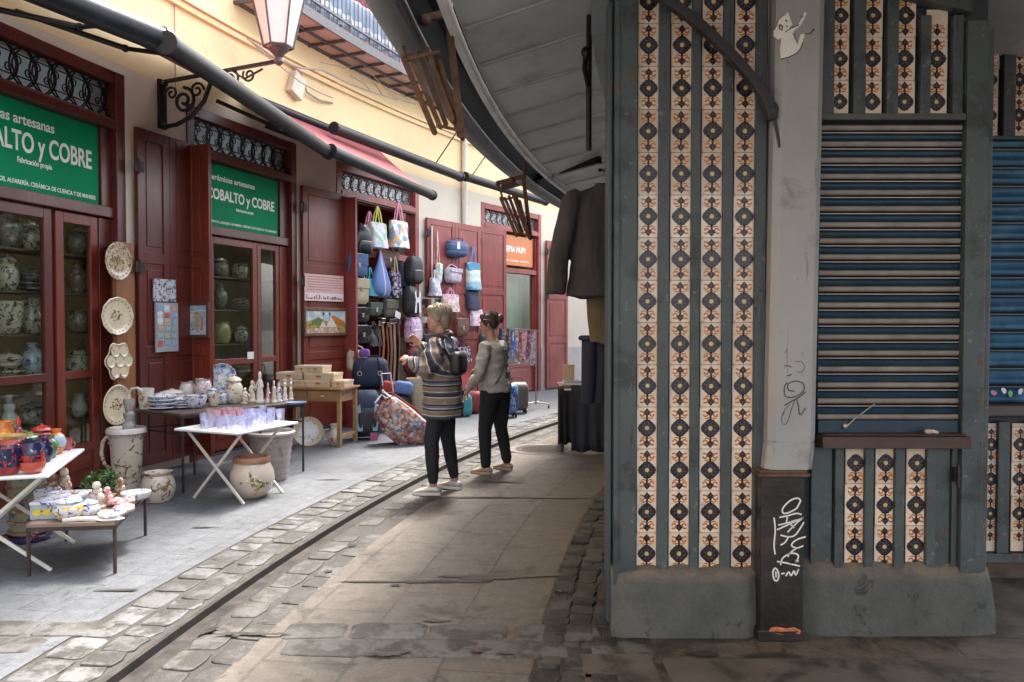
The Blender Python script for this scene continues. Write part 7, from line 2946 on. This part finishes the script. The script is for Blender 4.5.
hg = thing('coat_hanger', 'black plastic hanger with a steel hook holding up the dark jacket', 'hanger', Matrix.Translation((jc.x, 4.75, 0)) @ Matrix.Rotation(.12, 4, 'Z'))
q = MB()
q.tube([(-.19, 0, zt - .06), (-.05, 0, zt - .005), (0, 0, zt + .012), (.05, 0, zt - .005), (.19, 0, zt - .06)], .009, 8)
q.build('shoulder_bar', m_blk, hg, smooth=50)
q = MB()
q.tube([(0, 0, zt), (0, 0, zt + .05), (.02, 0, zt + .075), (.01, 0, zt + .10), (-.015, 0, zt + .10), (-.02, 0, zt + .085)], .0035, 6)
q.build('hook', m_zip, hg, smooth=50)
q = MB()
q.tube([(jc.x - .04, 4.75, zt + .095), (jc.x + .35, 4.85, zt + .095)], .01, 8)
q.build('hanging_rod', m_iron, stall, smooth=40)
# olive shirt with a price tag
oc = AtY(601, 320, 4.85)
sh_ = thing('olive_garment', 'olive brown folded garment with a pale price tag hanging under the jacket', 'garment', Matrix.Translation((oc.x + .03, 4.85, 0)) @ Matrix.Rotation(.1, 4, 'Z'))
z1, z0 = AtY(600, 290, 4.85).z, AtY(600, 346, 4.85).z
q = MB()
rings = []
for s_, w_ in ((0, .085), (.08, .125), (.5, .13), (1, .125)):
    rings.append([Vector((w_ * math.copysign(abs(math.cos(a)) ** .5, math.cos(a)) + .03 * (1 - s_), .04 * math.sin(a) * (1 + .3 * math.sin(3 * a)), z0 + (z1 - z0) * s_ - (.03 * math.cos(a) if s_ == 0 else 0))) for a in [2 * PI * j / 24 for j in range(24)]])
q.loft(rings)
q.build('cloth', M('olive brown twill', (.105, .075, .035), .85, .2, 7, .5, 120), sh_, smooth=60)
q = MB()
q.box(-.01, .035, -.062, -.059, z0 + .07, z0 + .16)
q.build('price_tag', M('buff tag', (.56, .42, .26), .7), sh_)
jeans = thing('jeans', 'dark navy jeans hanging by the waist under the olive garment', 'jeans', Matrix.Translation((AtY(596, 370, 4.95).x, 4.95, 0)))
z1, z0 = AtY(600, 338, 4.95).z, AtY(600, 402, 4.95).z
q = MB()
for sg in (-1, 1):
    q.tube([(sg * .035, .0, z1), (sg * .042, -.01, (z1 + z0) / 2), (sg * .036 - .01, .01, z0)], [.055, .05, .045], 14)
q.build('trouser_legs', M('dark denim', (.012, .014, .028), .85, .3, 12, .5, 150), jeans, smooth=60)
q = MB()
q.tube([(.095 * math.cos(a), .06 * math.sin(a), z1) for a in [2 * PI * j / 18 for j in range(18)]], .016, 8, closed=True, cap=False)
q.build('waistband', M('denim band', (.016, .018, .035), .8), jeans, smooth=50)
# table draped with dark cloth
g0, g1 = G(559, 452), G(604, 456)
dt = thing('goods_table', 'small wooden table hung with dark denim cloth beside the stall', 'table', T(0, 0, 0))
ht = CAMZ + (320 - 386) / FPX * g0.y
q = MB()
q.box(g0.x, g1.x + .12, g0.y, g0.y + .6, ht - .03, ht)
q.build('table_top', WOOD('market table top', (.20, .09, .05), .5, 'X'), dt, bevel=.004)
for x, y in ((g0.x + .02, g0.y + .02), (g1.x + .08, g0.y + .02), (g0.x + .02, g0.y + .55), (g1.x + .08, g0.y + .55)):
    q = MB()
    q.box(x, x + .04, y, y + .04, 0, ht - .031)
    q.build('leg', m_dark, dt)


def drop(x0, x1, y, zt_, zb_, mat, parent, name, seed):
    r_ = random.Random(seed)
    k, rows = 26, 8
    ph = r_.uniform(0, 6)
    v, f = [], []
    for i in range(k + 1):
        for j in range(rows + 1):
            s_ = j / rows
            v.append((x0 + (x1 - x0) * i / k, y - .012 - .022 * s_ * (1 + math.sin(i * .8 + ph)) , zt_ + (zb_ - zt_) * s_ + .012 * math.sin(i * .5 + ph) * s_))
    for i in range(k):
        for j in range(rows):
            a = i * (rows + 1) + j
            f.append((a, a + 1, a + rows + 2, a + rows + 1))
    o = MB().add(v, f).build(name, mat, parent, smooth=60)
    o.modifiers.new('t', 'SOLIDIFY').thickness = .006
    return o


drop(g0.x + .0, g0.x + .22, g0.y, ht - .05, .10, M('black table cloth', (.012, .012, .014), .9, .2), dt, 'black_cloth', 1)
drop(g0.x + .13, g1.x + .1, g0.y - .05, ht + .01, .02, M('washed denim', (.03, .037, .055), .85, .3, 6, .5, 140), dt, 'denim_cloth', 4)
for i, (x, y, w_, d_, z_, h_, mt, lab) in enumerate(((.04, .1, .22, .3, 0, .02, m_wht, 'sheaf of white papers on the draped market table'), (.06, .14, .2, .26, .021, .018, M('blue-grey booklet', (.3, .34, .42), .6), 'blue-grey booklet lying on the white papers'), (.08, .32, .12, .05, .0, .22, m_card, 'upright cream card box at the back of the draped table'))):
    q = MB()
    q.box(0, w_, 0, d_, 0, h_)
    tag(q.build(('paper_sheaf', 'booklet', 'card_box')[i], mt, None, Matrix.Translation((g0.x + x, g0.y + y, ht + .002 + z_)) @ Matrix.Rotation(.1 * i - .1, 4, 'Z'), bevel=.002), lab, ('papers', 'booklet', 'box')[i])
# ================================================================== the two women
def skin_mat(name, base):
    m, nt, b = _nt(name)
    v = coords(nt, False)
    c = mixc(nt, ramp(nt, noise(nt, v, 14, 4), .3, .7), [x * .85 for x in base], base)
    nt.links.new(c, b.inputs['Base Color'])
    b.inputs['Roughness'].default_value = .5
    b.inputs['Subsurface Weight'].default_value = .1
    b.inputs['Subsurface Radius'].default_value = (.012, .005, .003)
    return m


m_skin = skin_mat('fair skin', (.46, .24, .17))
m_skin2 = skin_mat('tanned skin', (.40, .21, .15))


def hair_mat(name, a, b_):
    m, nt, b = _nt(name)
    v = coords(nt, False)
    s_ = noise(nt, scalev(nt, v, (60, 60, 9)), 1.0, 5, .7, 1.2)
    c = mixc(nt, ramp(nt, s_, .3, .7), a, b_)
    nt.links.new(c, b.inputs['Base Color'])
    b.inputs['Roughness'].default_value = .45
    bumpn(nt, b, s_, .8, .01)
    return m


def capsule(q, pts, rs, n=14):
    """tapered limb with round ends"""
    q.tube(pts, rs, n)
    q.ell(pts[0], (rs[0] * .98,) * 3, n)
    q.ell(pts[-1], (rs[-1] * .98,) * 3, n)


def hand(q, wrist, d, up, s_=1.0, curl=.6, side=1):
    """palm and five curled fingers; d = direction of the hand, up = back of the hand"""
    d = Vector(d).normalized()
    up = Vector(up)
    up = (up - d * up.dot(d)).normalized()
    x = d.cross(up) * side
    w_ = Vector(wrist)

    def L(a, b_, c):
        return w_ + x * a * s_ + d * b_ * s_ + up * c * s_
    q.loft([[L(ax, by, 0) + x * (rw * s_ * math.cos(t)) + up * (rh * s_ * math.sin(t)) for t in [2 * PI * j / 12 for j in range(12)]] for ax, by, rw, rh in ((0, -.02, .026, .020), (0, .02, .032, .017), (0, .06, .040, .015), (0, .09, .038, .012))])
    for i, (ax, ln) in enumerate(((-.030, .062), (-.010, .074), (.010, .070), (.029, .054))):
        pts = []
        a = 0.1
        p = L(ax, .082, 0)
        pts.append(p)
        for k in range(3):
            a += curl * (.6 + .2 * k)
            p = p + (d * math.cos(a) - up * math.sin(a)) * (ln * (.42, .33, .25)[k] * s_)
            pts.append(p)
        q.tube(pts, [.0090 * s_, .0085 * s_, .0078 * s_, .0065 * s_], 8)
        q.ell(pts[-1], (.0066 * s_,) * 3, 8)
    t0 = L(-.028, .015, -.004)
    t1 = L(-.055, .045, -.016)
    t2 = L(-.055, .075, -.028)
    q.tube([t0, t1, t2], [.013 * s_, .0105 * s_, .008 * s_], 8)
    q.ell(t2, (.008 * s_,) * 3, 8)


def head_shapes(q, c, yaw, tilt=0.0, s_=1.0):
    """skull, jaw, nose, lips, brow and ears around the head centre c; returns its matrix (x = face direction)"""
    m = Matrix.Translation(c) @ Matrix.Rotation(yaw, 4, 'Z') @ Matrix.Rotation(tilt, 4, 'Y') @ Matrix.Scale(s_, 4)
    q.ell((-.012, 0, .022), (.094, .074, .092), 20, 0, m)
    q.ell((.022, 0, -.035), (.068, .060, .075), 18, 0, m)
    q.ell((.055, 0, -.088), (.028, .030, .024), 12, 0, m)
    q.ell((.040, .03, -.03), (.040, .028, .04), 10, 0, m)
    q.ell((.040, -.03, -.03), (.040, .028, .04), 10, 0, m)
    q.loft([[m @ Vector(p) for p in r] for r in ([(.076, .006, .022), (.076, -.006, .022), (.088, -.005, .022), (.088, .005, .022)], [(.074, .010, .0), (.074, -.010, .0), (.098, -.007, .0), (.098, .007, .0)], [(.07, .016, -.028), (.07, -.016, -.028), (.112, -.010, -.026), (.112, .010, -.026)], [(.07, .014, -.036), (.07, -.014, -.036), (.100, -.009, -.038), (.100, .009, -.038)])])
    q.ell((.078, 0, .030), (.016, .050, .010), 12, 0, m)
    q.ell((.082, 0, -.056), (.012, .022, .007), 10, 0, m)
    q.ell((.079, 0, -.067), (.012, .020, .008), 10, 0, m)
    for s in (-1, 1):
        q.ell((-.005, s * .074, -.005), (.018, .010, .030), 10, 0, m)
    return m


def eyes(parent, m, iris):
    q = MB()
    for s in (-1, 1):
        q.ell((.0745, s * .030, .004), (.013, .013, .0115), 12, 0, m)
        q.ell((.0835, s * .030, .004), (.006, .006, .006), 10, 1, m)
    q.build('eyes', [M('eye white', (.42, .39, .36), .25, .03), iris], parent, smooth=60)
    q = MB()
    for s in (-1, 1):
        q.ell((.0885, s * .030, .030), (.006, .018, .004), 8, 0, m)
    q.build('eyebrows', M('eyebrow', (.10, .06, .04), .7), parent, smooth=60)
    q = MB()
    q.ell((.0905, 0, -.0565), (.006, .018, .005), 10, 0, m)
    q.ell((.0875, 0, -.0665), (.006, .016, .006), 10, 0, m)
    q.build('lips', M('lip', (.36, .10, .09), .4), parent, smooth=60)


def shoe(name, parent, ankle, yaw, mats, L_=.25, sole=.022):
    m = Matrix.Translation((ankle[0], ankle[1], 0)) @ Matrix.Rotation(yaw, 4, 'Z')
    q = MB()
    rings = []
    for x, w_, h_ in ((-.068, .020, .050), (-.055, .034, .070), (-.02, .037, .080), (.03, .038, .080), (.08, .044, .062), (.13, .043, .046), (.165, .030, .032), (.18, .012, .022)):
        rings.append([m @ Vector((x * L_ / .25, w_ * math.copysign(abs(math.cos(a)) ** .8, math.cos(a)), sole + (h_ - sole) * .5 * (1 + math.copysign(abs(math.sin(a)) ** .8, math.sin(a))))) for a in [2 * PI * j / 18 for j in range(18)]])
    q.loft(rings)
    o = q.build(name, mats[0], parent, smooth=60)
    q = MB()
    out = []
    for i in range(26):
        a = 2 * PI * i / 26
        x = .055 + .127 * math.cos(a)
        w_ = (.046 if x > .05 else .040) * (1 - .1 * (x < 0))
        out.append((x * L_ / .25, w_ * math.copysign(abs(math.sin(a)) ** .7, math.sin(a))))
    q.loft([[m @ Vector((p[0] * k_, p[1] * k_, z)) for p in out] for k_, z in ((.97, .0), (1, .004), (1.0, sole), (.96, sole + .004))])
    q.build('sole', mats[1], o, smooth=40)
    return o


# ---------------------------------------------------------------- woman in the striped jumper
p1_, p2_ = G(431, 495), G(452, 490)
base1 = (p1_ + p2_) / 2
YW = rad(166)
w1 = thing('person', 'woman with short blond hair in a striped jumper and black leggings, hands raised', 'person', Matrix.Translation((base1.x, base1.y, 0)) @ Matrix.Rotation(YW, 4, 'Z'))
iv = w1.matrix_basis.inverted()
fa = iv @ Vector((p1_.x + .02, p1_.y, 0))          # front (near camera) foot = her left
fb = iv @ Vector((p2_.x + .02, p2_.y + .05, 0))
HIP, SHO = .84, 1.30
# x forward, y left (towards the camera)
q = MB()
hipL, hipR = Vector((-.01, .085, HIP)), Vector((-.01, -.085, HIP))
kneeL, kneeR = Vector(((fa.x + .0) * .5 + .035, fa.y * .5 + .05, .46)), Vector((fb.x * .5 + .02, fb.y * .5 - .05, .46))
ankL, ankR = Vector((fa.x - .0, fa.y, .085)), Vector((fb.x, fb.y, .085))
q.loft([[Vector((cx_ + rx * math.cos(a), ry * math.sin(a), z)) for a in [2 * PI * j / 20 for j in range(20)]] for z, rx, ry, cx_ in ((.78, .08, .125, -.02), (.86, .092, .135, -.025), (.98, .088, .12, -.01), (1.08, .095, .13, .0), (1.2, .105, .15, .0), (1.29, .085, .15, -.01), (1.335, .055, .09, -.01), (1.36, .05, .055, .0))])
capsule(q, [hipL, kneeL, Vector((ankL.x, ankL.y, .30)) * .0 + (kneeL * .35 + ankL * .65), ankL], [.070, .048, .041, .033])
capsule(q, [hipR, kneeR, kneeR * .35 + ankR * .65, ankR], [.070, .048, .041, .033])
for a_, yw in ((ankL, .15), (ankR, -.25)):
    q.ell((a_.x + .045, a_.y, .036), (.085, .028, .022), 12)
shL, shR = Vector((-.01, .165, SHO - .01)), Vector((-.01, -.165, SHO - .01))
elL, elR = Vector((.05, .27, 1.09)), Vector((.10, -.24, 1.10))
wrL, wrR = Vector((.225, .17, 1.155)), Vector((.22, -.07, 1.29))
capsule(q, [shL, elL, wrL], [.048, .038, .026])
capsule(q, [shR, elR, wrR], [.048, .038, .026])
hand(q, wrL, (.8, -.35, .25), (.1, .7, .7), .95, .55, 1)
hand(q, wrR, (.6, .35, .55), (.3, -.8, .3), .95, .6, -1)
capsule(q, [(-.01, 0, 1.30), (.012, 0, 1.42)], [.055, .048])
hm = head_shapes(q, Vector((.03, 0, 1.515)), rad(16), rad(4), .98)
body = meshobj('body', remeshed(q, .007, 3, .4), m_skin, w1)
eyes(body, hm, M('grey-blue iris', (.10, .14, .18), .2))
q = MB()
q.ell((-.022, 0, .045), (.100, .084, .088), 20, 0, hm)
q.ell((-.055, 0, .0), (.068, .080, .085), 18, 0, hm)
q.ell((-.065, 0, -.055), (.045, .060, .05), 14, 0, hm)
q.ell((.050, .012, .085), (.042, .056, .036), 14, 0, hm)
q.ell((.0, .062, .025), (.045, .026, .06), 12, 0, hm)
q.ell((.0, -.062, .025), (.045, .026, .06), 12, 0, hm)
def strands(hm_, mat, parent, seed, n_, ln, back):
    """fine locks that follow the skull from the crown down"""
    r_ = random.Random(seed)
    b = MB()
    for i in range(n_):
        a, e = r_.uniform(0, 2 * PI), r_.uniform(.0, 1.45)
        pts = []
        for k in range(6):
            ee = e - k * ln / 6
            if back:
                ca, sa = math.cos(a), math.sin(a)
                c = Vector((-.02 + .103 * ca * math.cos(ee) - .02 * k / 5, .086 * sa * math.cos(ee) * (1 - .05 * k), .044 + .088 * math.sin(ee)))
            else:
                c = Vector((-.026 + .106 * math.cos(a) * math.cos(max(ee, -.75)), .089 * math.sin(a) * math.cos(max(ee, -.75)), .044 + .094 * math.sin(ee)))
            pts.append(c + Vector((r_.uniform(-.004, .004),) * 3))
        if max(p.x for p in pts) > .055 and min(p.z for p in pts) < .075:
            continue
        b.tube([hm_ @ p for p in pts], [.0022, .0035, .0036, .0034, .0028, .0012], 5)
    b.build('locks', mat, parent, smooth=60)


hm_b = hair_mat('ash blond hair', (.16, .115, .075), (.40, .33, .24))
strands(hm, hm_b, meshobj('hair', remeshed(q, .006, 4, .5), hm_b, body), 31, 260, 1.0, False)
# leggings
q = MB()
for hp, kn, an in ((hipL, kneeL, ankL), (hipR, kneeR, ankR)):
    lo = kn * .12 + an * .88
    capsule(q, [hp, hp * .5 + kn * .5, kn, kn * .6 + an * .4, lo], [.102, .080, .066, .060, .045])
q.ell((-.025, 0, .84), (.115, .165, .09), 18)
meshobj('leggings', wrinkle(remeshed(q, .009, 4), .004, 14, 14, 26), M('black leggings', (.010, .010, .016), .8, .2, 12, .3, 200), w1)
# striped batwing jumper
q = MB()
q.loft([[Vector((cx_ + rx * math.cos(a) * (1 + .02 * math.sin(5 * a + z * 9)), ry * math.sin(a), z)) for a in [2 * PI * j / 28 for j in range(28)]] for z, rx, ry, cx_ in ((.655, .172, .205, -.02), (.68, .176, .208, -.02), (.78, .172, .206, -.02), (.88, .166, .20, -.02), (.97, .165, .20, -.01), (1.06, .165, .205, .0), (1.17, .15, .20, .0), (1.26, .125, .19, -.01), (1.32, .09, .13, -.01), (1.36, .07, .075, .0))])
for sh_, el_, wr_ in ((shL, elL, wrL), (shR, elR, wrR)):
    capsule(q, [sh_ + Vector((0, 0, -.02)), sh_ * .5 + el_ * .5 + Vector((-.01, 0, -.03)), el_ + Vector((-.02, 0, -.01)), el_ * .4 + wr_ * .6, el_ * .12 + wr_ * .88], [.085, .10, .085, .062, .045])
    q.ell((sh_ + el_) * .5 + Vector((-.01, -.05 if sh_.y > 0 else .05, -.10)), (.11, .08, .15), 14)
me = wrinkle(remeshed(q, .010, 8), .018, 9, 9, 13, 2)
at = me.attributes.new('stripe', 'FLOAT', 'POINT')
vals = []
for v in me.vertices:
    c = v.co
    t = min(max((c.z - .98) / .14, 0), 1)
    t = t * t * (3 - 2 * t)
    side = min(max((abs(c.y) - .08) / .1, 0), 1)
    up_ = .98 + (c.x * -.75) + (c.z - .98) * .35 + .05 * abs(c.y)
    vals.append(c.z * (1 - t) + up_ * t)
at.data.foreach_set('value', vals)
STR = [(0, (.20, .155, .125)), (.13, (.20, .155, .125)), (.20, (.55, .50, .46)), (.235, (.035, .035, .055)), (.37, (.055, .07, .12)), (.43, (.48, .44, .42)), (.47, (.19, .145, .12)), (.60, (.27, .215, .175)), (.66, (.035, .03, .04)), (.74, (.56, .52, .48)), (.77, (.11, .13, .20)), (.87, (.03, .03, .05)), (.93, (.24, .19, .16))]
meshobj('striped_jumper', me, BANDS('jumper stripes', STR, 5.0, .9, fine=260, uvattr='stripe'), w1)
# scarf-like collar, shoulder bag
q = MB()
q.tube([(.075 * math.cos(a) - .005, .068 * math.sin(a), 1.375 + .012 * math.cos(a + 2)) for a in [2 * PI * j / 20 for j in range(20)]], .026, 10, closed=True, cap=False)
q.build('neck_scarf', PATCH('dark neck scarf', [(.05, .03, .04), (.15, .10, .10), (.03, .03, .05)], 40), w1, smooth=60)
bg_ = thing('shoulder_bag', 'black shoulder bag on the back of the woman in the striped jumper', 'handbag', w1.matrix_basis @ Matrix.Translation((-.165, .03, 1.03)) @ Matrix.Rotation(-PI / 2, 4, 'Z'))
q = MB()
rbox(q, .24, .10, .20, e=.35, top=.9, bot=.95)
q.build('bag_body', m_blk, bg_, smooth=50)
q = MB()
strap(q, [(-.10, .0, .17), (-.10, .02, .25), (-.115, .06, .33), (-.115, .13, .345), (-.10, .19, .335), (-.06, .27, .25), (.0, .315, .14), (.06, .30, .05)], .028, .005)
q.build('strap', m_blk, bg_)
m_silver = M('silver trainer', (.50, .47, .45), .35, .12, 14, .2, 60, .25)
m_sole = M('white sole', (.60, .58, .55), .6, .08)
for an, yw in ((ankL, .10), (ankR, -.30)):
    s_ = shoe('trainer', w1, (an.x, an.y), yw, [m_silver, m_sole], .25)

# ---------------------------------------------------------------- woman in the grey jumper
p1_, p2_ = G(486, 474), G(507, 470)
base2 = (p1_ + p2_) / 2
YW2 = rad(150)
w2 = thing('person', 'dark-haired woman in a grey jumper and black trousers, sunglasses on her head', 'person', Matrix.Translation((base2.x, base2.y, 0)) @ Matrix.Rotation(YW2, 4, 'Z') @ Matrix.Scale(.955, 4))
iv = w2.matrix_basis.inverted()
fa = iv @ Vector((p1_.x, p1_.y, 0))
fb = iv @ Vector((p2_.x, p2_.y, 0))
q = MB()
# she leans a little forward and to the shop
hipL, hipR = Vector((.02, .085, .83)), Vector((.0, -.085, .83))
kneeL, kneeR = Vector((fa.x * .5 + .05, fa.y * .5 + .045, .45)), Vector((fb.x * .5 + .04, fb.y * .5 - .05, .45))
ankL, ankR = Vector((fa.x, fa.y, .08)), Vector((fb.x, fb.y, .10))
q.loft([[Vector((cx_ + rx * math.cos(a), ry * math.sin(a), z)) for a in [2 * PI * j / 20 for j in range(20)]] for z, rx, ry, cx_ in ((.77, .08, .125, .0), (.86, .092, .135, .0), (.98, .088, .12, .02), (1.1, .095, .13, .035), (1.22, .105, .15, .04), (1.31, .08, .145, .035), (1.35, .055, .09, .04), (1.38, .05, .055, .05))])
capsule(q, [hipL, kneeL, kneeL * .35 + ankL * .65, ankL], [.072, .048, .041, .034])
capsule(q, [hipR, kneeR, kneeR * .35 + ankR * .65, ankR], [.072, .048, .041, .034])
for a_ in (ankL, ankR):
    q.ell((a_.x + .045, a_.y, .036), (.085, .028, .022), 12)
shL, shR = Vector((.035, .165, 1.30)), Vector((.035, -.165, 1.30))
elL, elR = Vector((.045, .245, 1.04)), Vector((.06, -.235, 1.05))
wrL, wrR = Vector((.20, .235, .87)), Vector((.27, -.16, 1.02))
capsule(q, [shL, elL, wrL], [.046, .037, .026])
capsule(q, [shR, elR, wrR], [.046, .037, .026])
hand(q, wrL, (.55, -.1, -.8), (.6, .6, .4), .95, .55, 1)
hand(q, wrR, (.8, .4, .1), (.2, -.6, .7), .95, .5, -1)
capsule(q, [(.045, 0, 1.33), (.075, 0, 1.44)], [.052, .046])
hm = head_shapes(q, Vector((.095, 0, 1.53)), rad(24), rad(10), .97)
body2 = meshobj('body', remeshed(q, .007, 3, .4), m_skin2, w2)
eyes(body2, hm, M('brown iris', (.05, .03, .02), .2))
q = MB()
q.ell((-.020, 0, .042), (.100, .082, .084), 20, 0, hm)
q.ell((-.05, 0, .005), (.066, .076, .075), 18, 0, hm)
q.ell((.046, 0, .084), (.040, .054, .030), 14, 0, hm)
q.ell((.0, .064, .02), (.05, .022, .05), 12, 0, hm)
q.ell((.0, -.064, .02), (.05, .022, .05), 12, 0, hm)
q.ell((-.125, 0, .035), (.048, .052, .05), 14, 0, hm)
rr_ = random.Random(17)
for i in range(16):
    a = rr_.uniform(0, 6.28)
    c = Vector((-.13, .04 * math.cos(a), .035 + .04 * math.sin(a)))
    q.tube([hm @ c, hm @ (c + Vector((-.03, .012 * math.cos(a), .012 * math.sin(a))))], [.012, .006], 6)
hm_d = hair_mat('dark brown hair', (.018, .010, .008), (.06, .03, .022))
strands(hm, hm_d, meshobj('hair', remeshed(q, .006, 3, .5), hm_d, body2), 17, 150, .8, True)
q = MB()
for s in (-1, 1):
    q.tube([hm @ Vector((.035, s * .088, .055)), hm @ Vector((-.045, s * .090, .03))], .004, 6, 1)
    q.ell((.055, s * .036, .106), (.020, .030, .012), 12, 0, hm)
    q.tube([hm @ Vector((.052, s * .065, .100)), hm @ Vector((.035, s * .088, .055))], .004, 6, 1)
q.tube([hm @ Vector((.062, -.012, .110)), hm @ Vector((.062, .012, .110))], .004, 6, 1)
sg = q.build('sunglasses', [M('sunglass lens', (.05, .012, .02), .1, .1), M('sunglass frame', (.14, .02, .03), .3)], None, w2.matrix_basis.copy(), smooth=60)
tag(sg, 'dark red sunglasses pushed up on the dark-haired woman', 'sunglasses')
q = MB()
for hp, kn, an in ((hipL, kneeL, ankL), (hipR, kneeR, ankR)):
    lo = kn * .05 + an * .95
    capsule(q, [hp, hp * .5 + kn * .5, kn, kn * .6 + an * .4, lo], [.108, .090, .070, .064, .052])
q.ell((.0, 0, .845), (.128, .176, .10), 18)
q.loft([[Vector((cx_ + rx * math.cos(a), ry * math.sin(a), z)) for a in [2 * PI * j / 20 for j in range(20)]] for z, rx, ry, cx_ in ((.78, .122, .172, 0), (.86, .134, .182, 0), (.94, .122, .16, .012))])
meshobj('trousers', wrinkle(remeshed(q, .009, 4), .005, 13, 13, 22, 3), M('black trousers', (.011, .011, .012), .85, .25, 12, .4, 160), w2)
q = MB()
q.loft([[Vector((cx_ + rx * math.cos(a) * (1 + .025 * math.sin(4 * a + z * 11)), ry * math.sin(a), z)) for a in [2 * PI * j / 28 for j in range(28)]] for z, rx, ry, cx_ in ((.835, .145, .188, .0), (.86, .15, .192, .0), (.93, .148, .188, .01), (1.03, .138, .178, .025), (1.12, .130, .172, .035), (1.22, .125, .178, .04), (1.30, .10, .165, .036), (1.345, .072, .105, .04), (1.365, .062, .066, .045))])
for sh_, el_, wr_ in ((shL, elL, wrL), (shR, elR, wrR)):
    capsule(q, [sh_ + Vector((0, 0, -.012)), sh_ * .5 + el_ * .5, el_, el_ * .45 + wr_ * .55, el_ * .08 + wr_ * .92], [.066, .066, .056, .050, .036])
meshobj('grey_jumper', wrinkle(remeshed(q, .009, 7), .016, 11, 11, 17, 7), M('grey melange knit', (.38, .355, .33), .95, .10, 14, .5, 220, spec=.2), w2)
q = MB()
pts = []
for t in range(25):
    s_ = t / 24
    z = 1.33 - .40 * s_
    y = -.10 + .26 * s_
    cxx = .02 + .02 * (1 - s_)
    rx = .132 + .012 * s_
    x = cxx - rx * math.sqrt(max(.05, 1 - (y / .20) ** 2))
    pts.append((x - .014, y, z))
strap(q, pts, .014, .004)
q.build('bag_strap', m_blk, w2)
m_ballet = M('beige suede', (.40, .29, .21), .7, .12, 12)
for an, yw in ((ankL, .15), (ankR, -.1)):
    shoe('shoe', w2, (an.x, an.y), yw, [m_ballet, M('buff sole', (.42, .34, .26), .6)], .24)
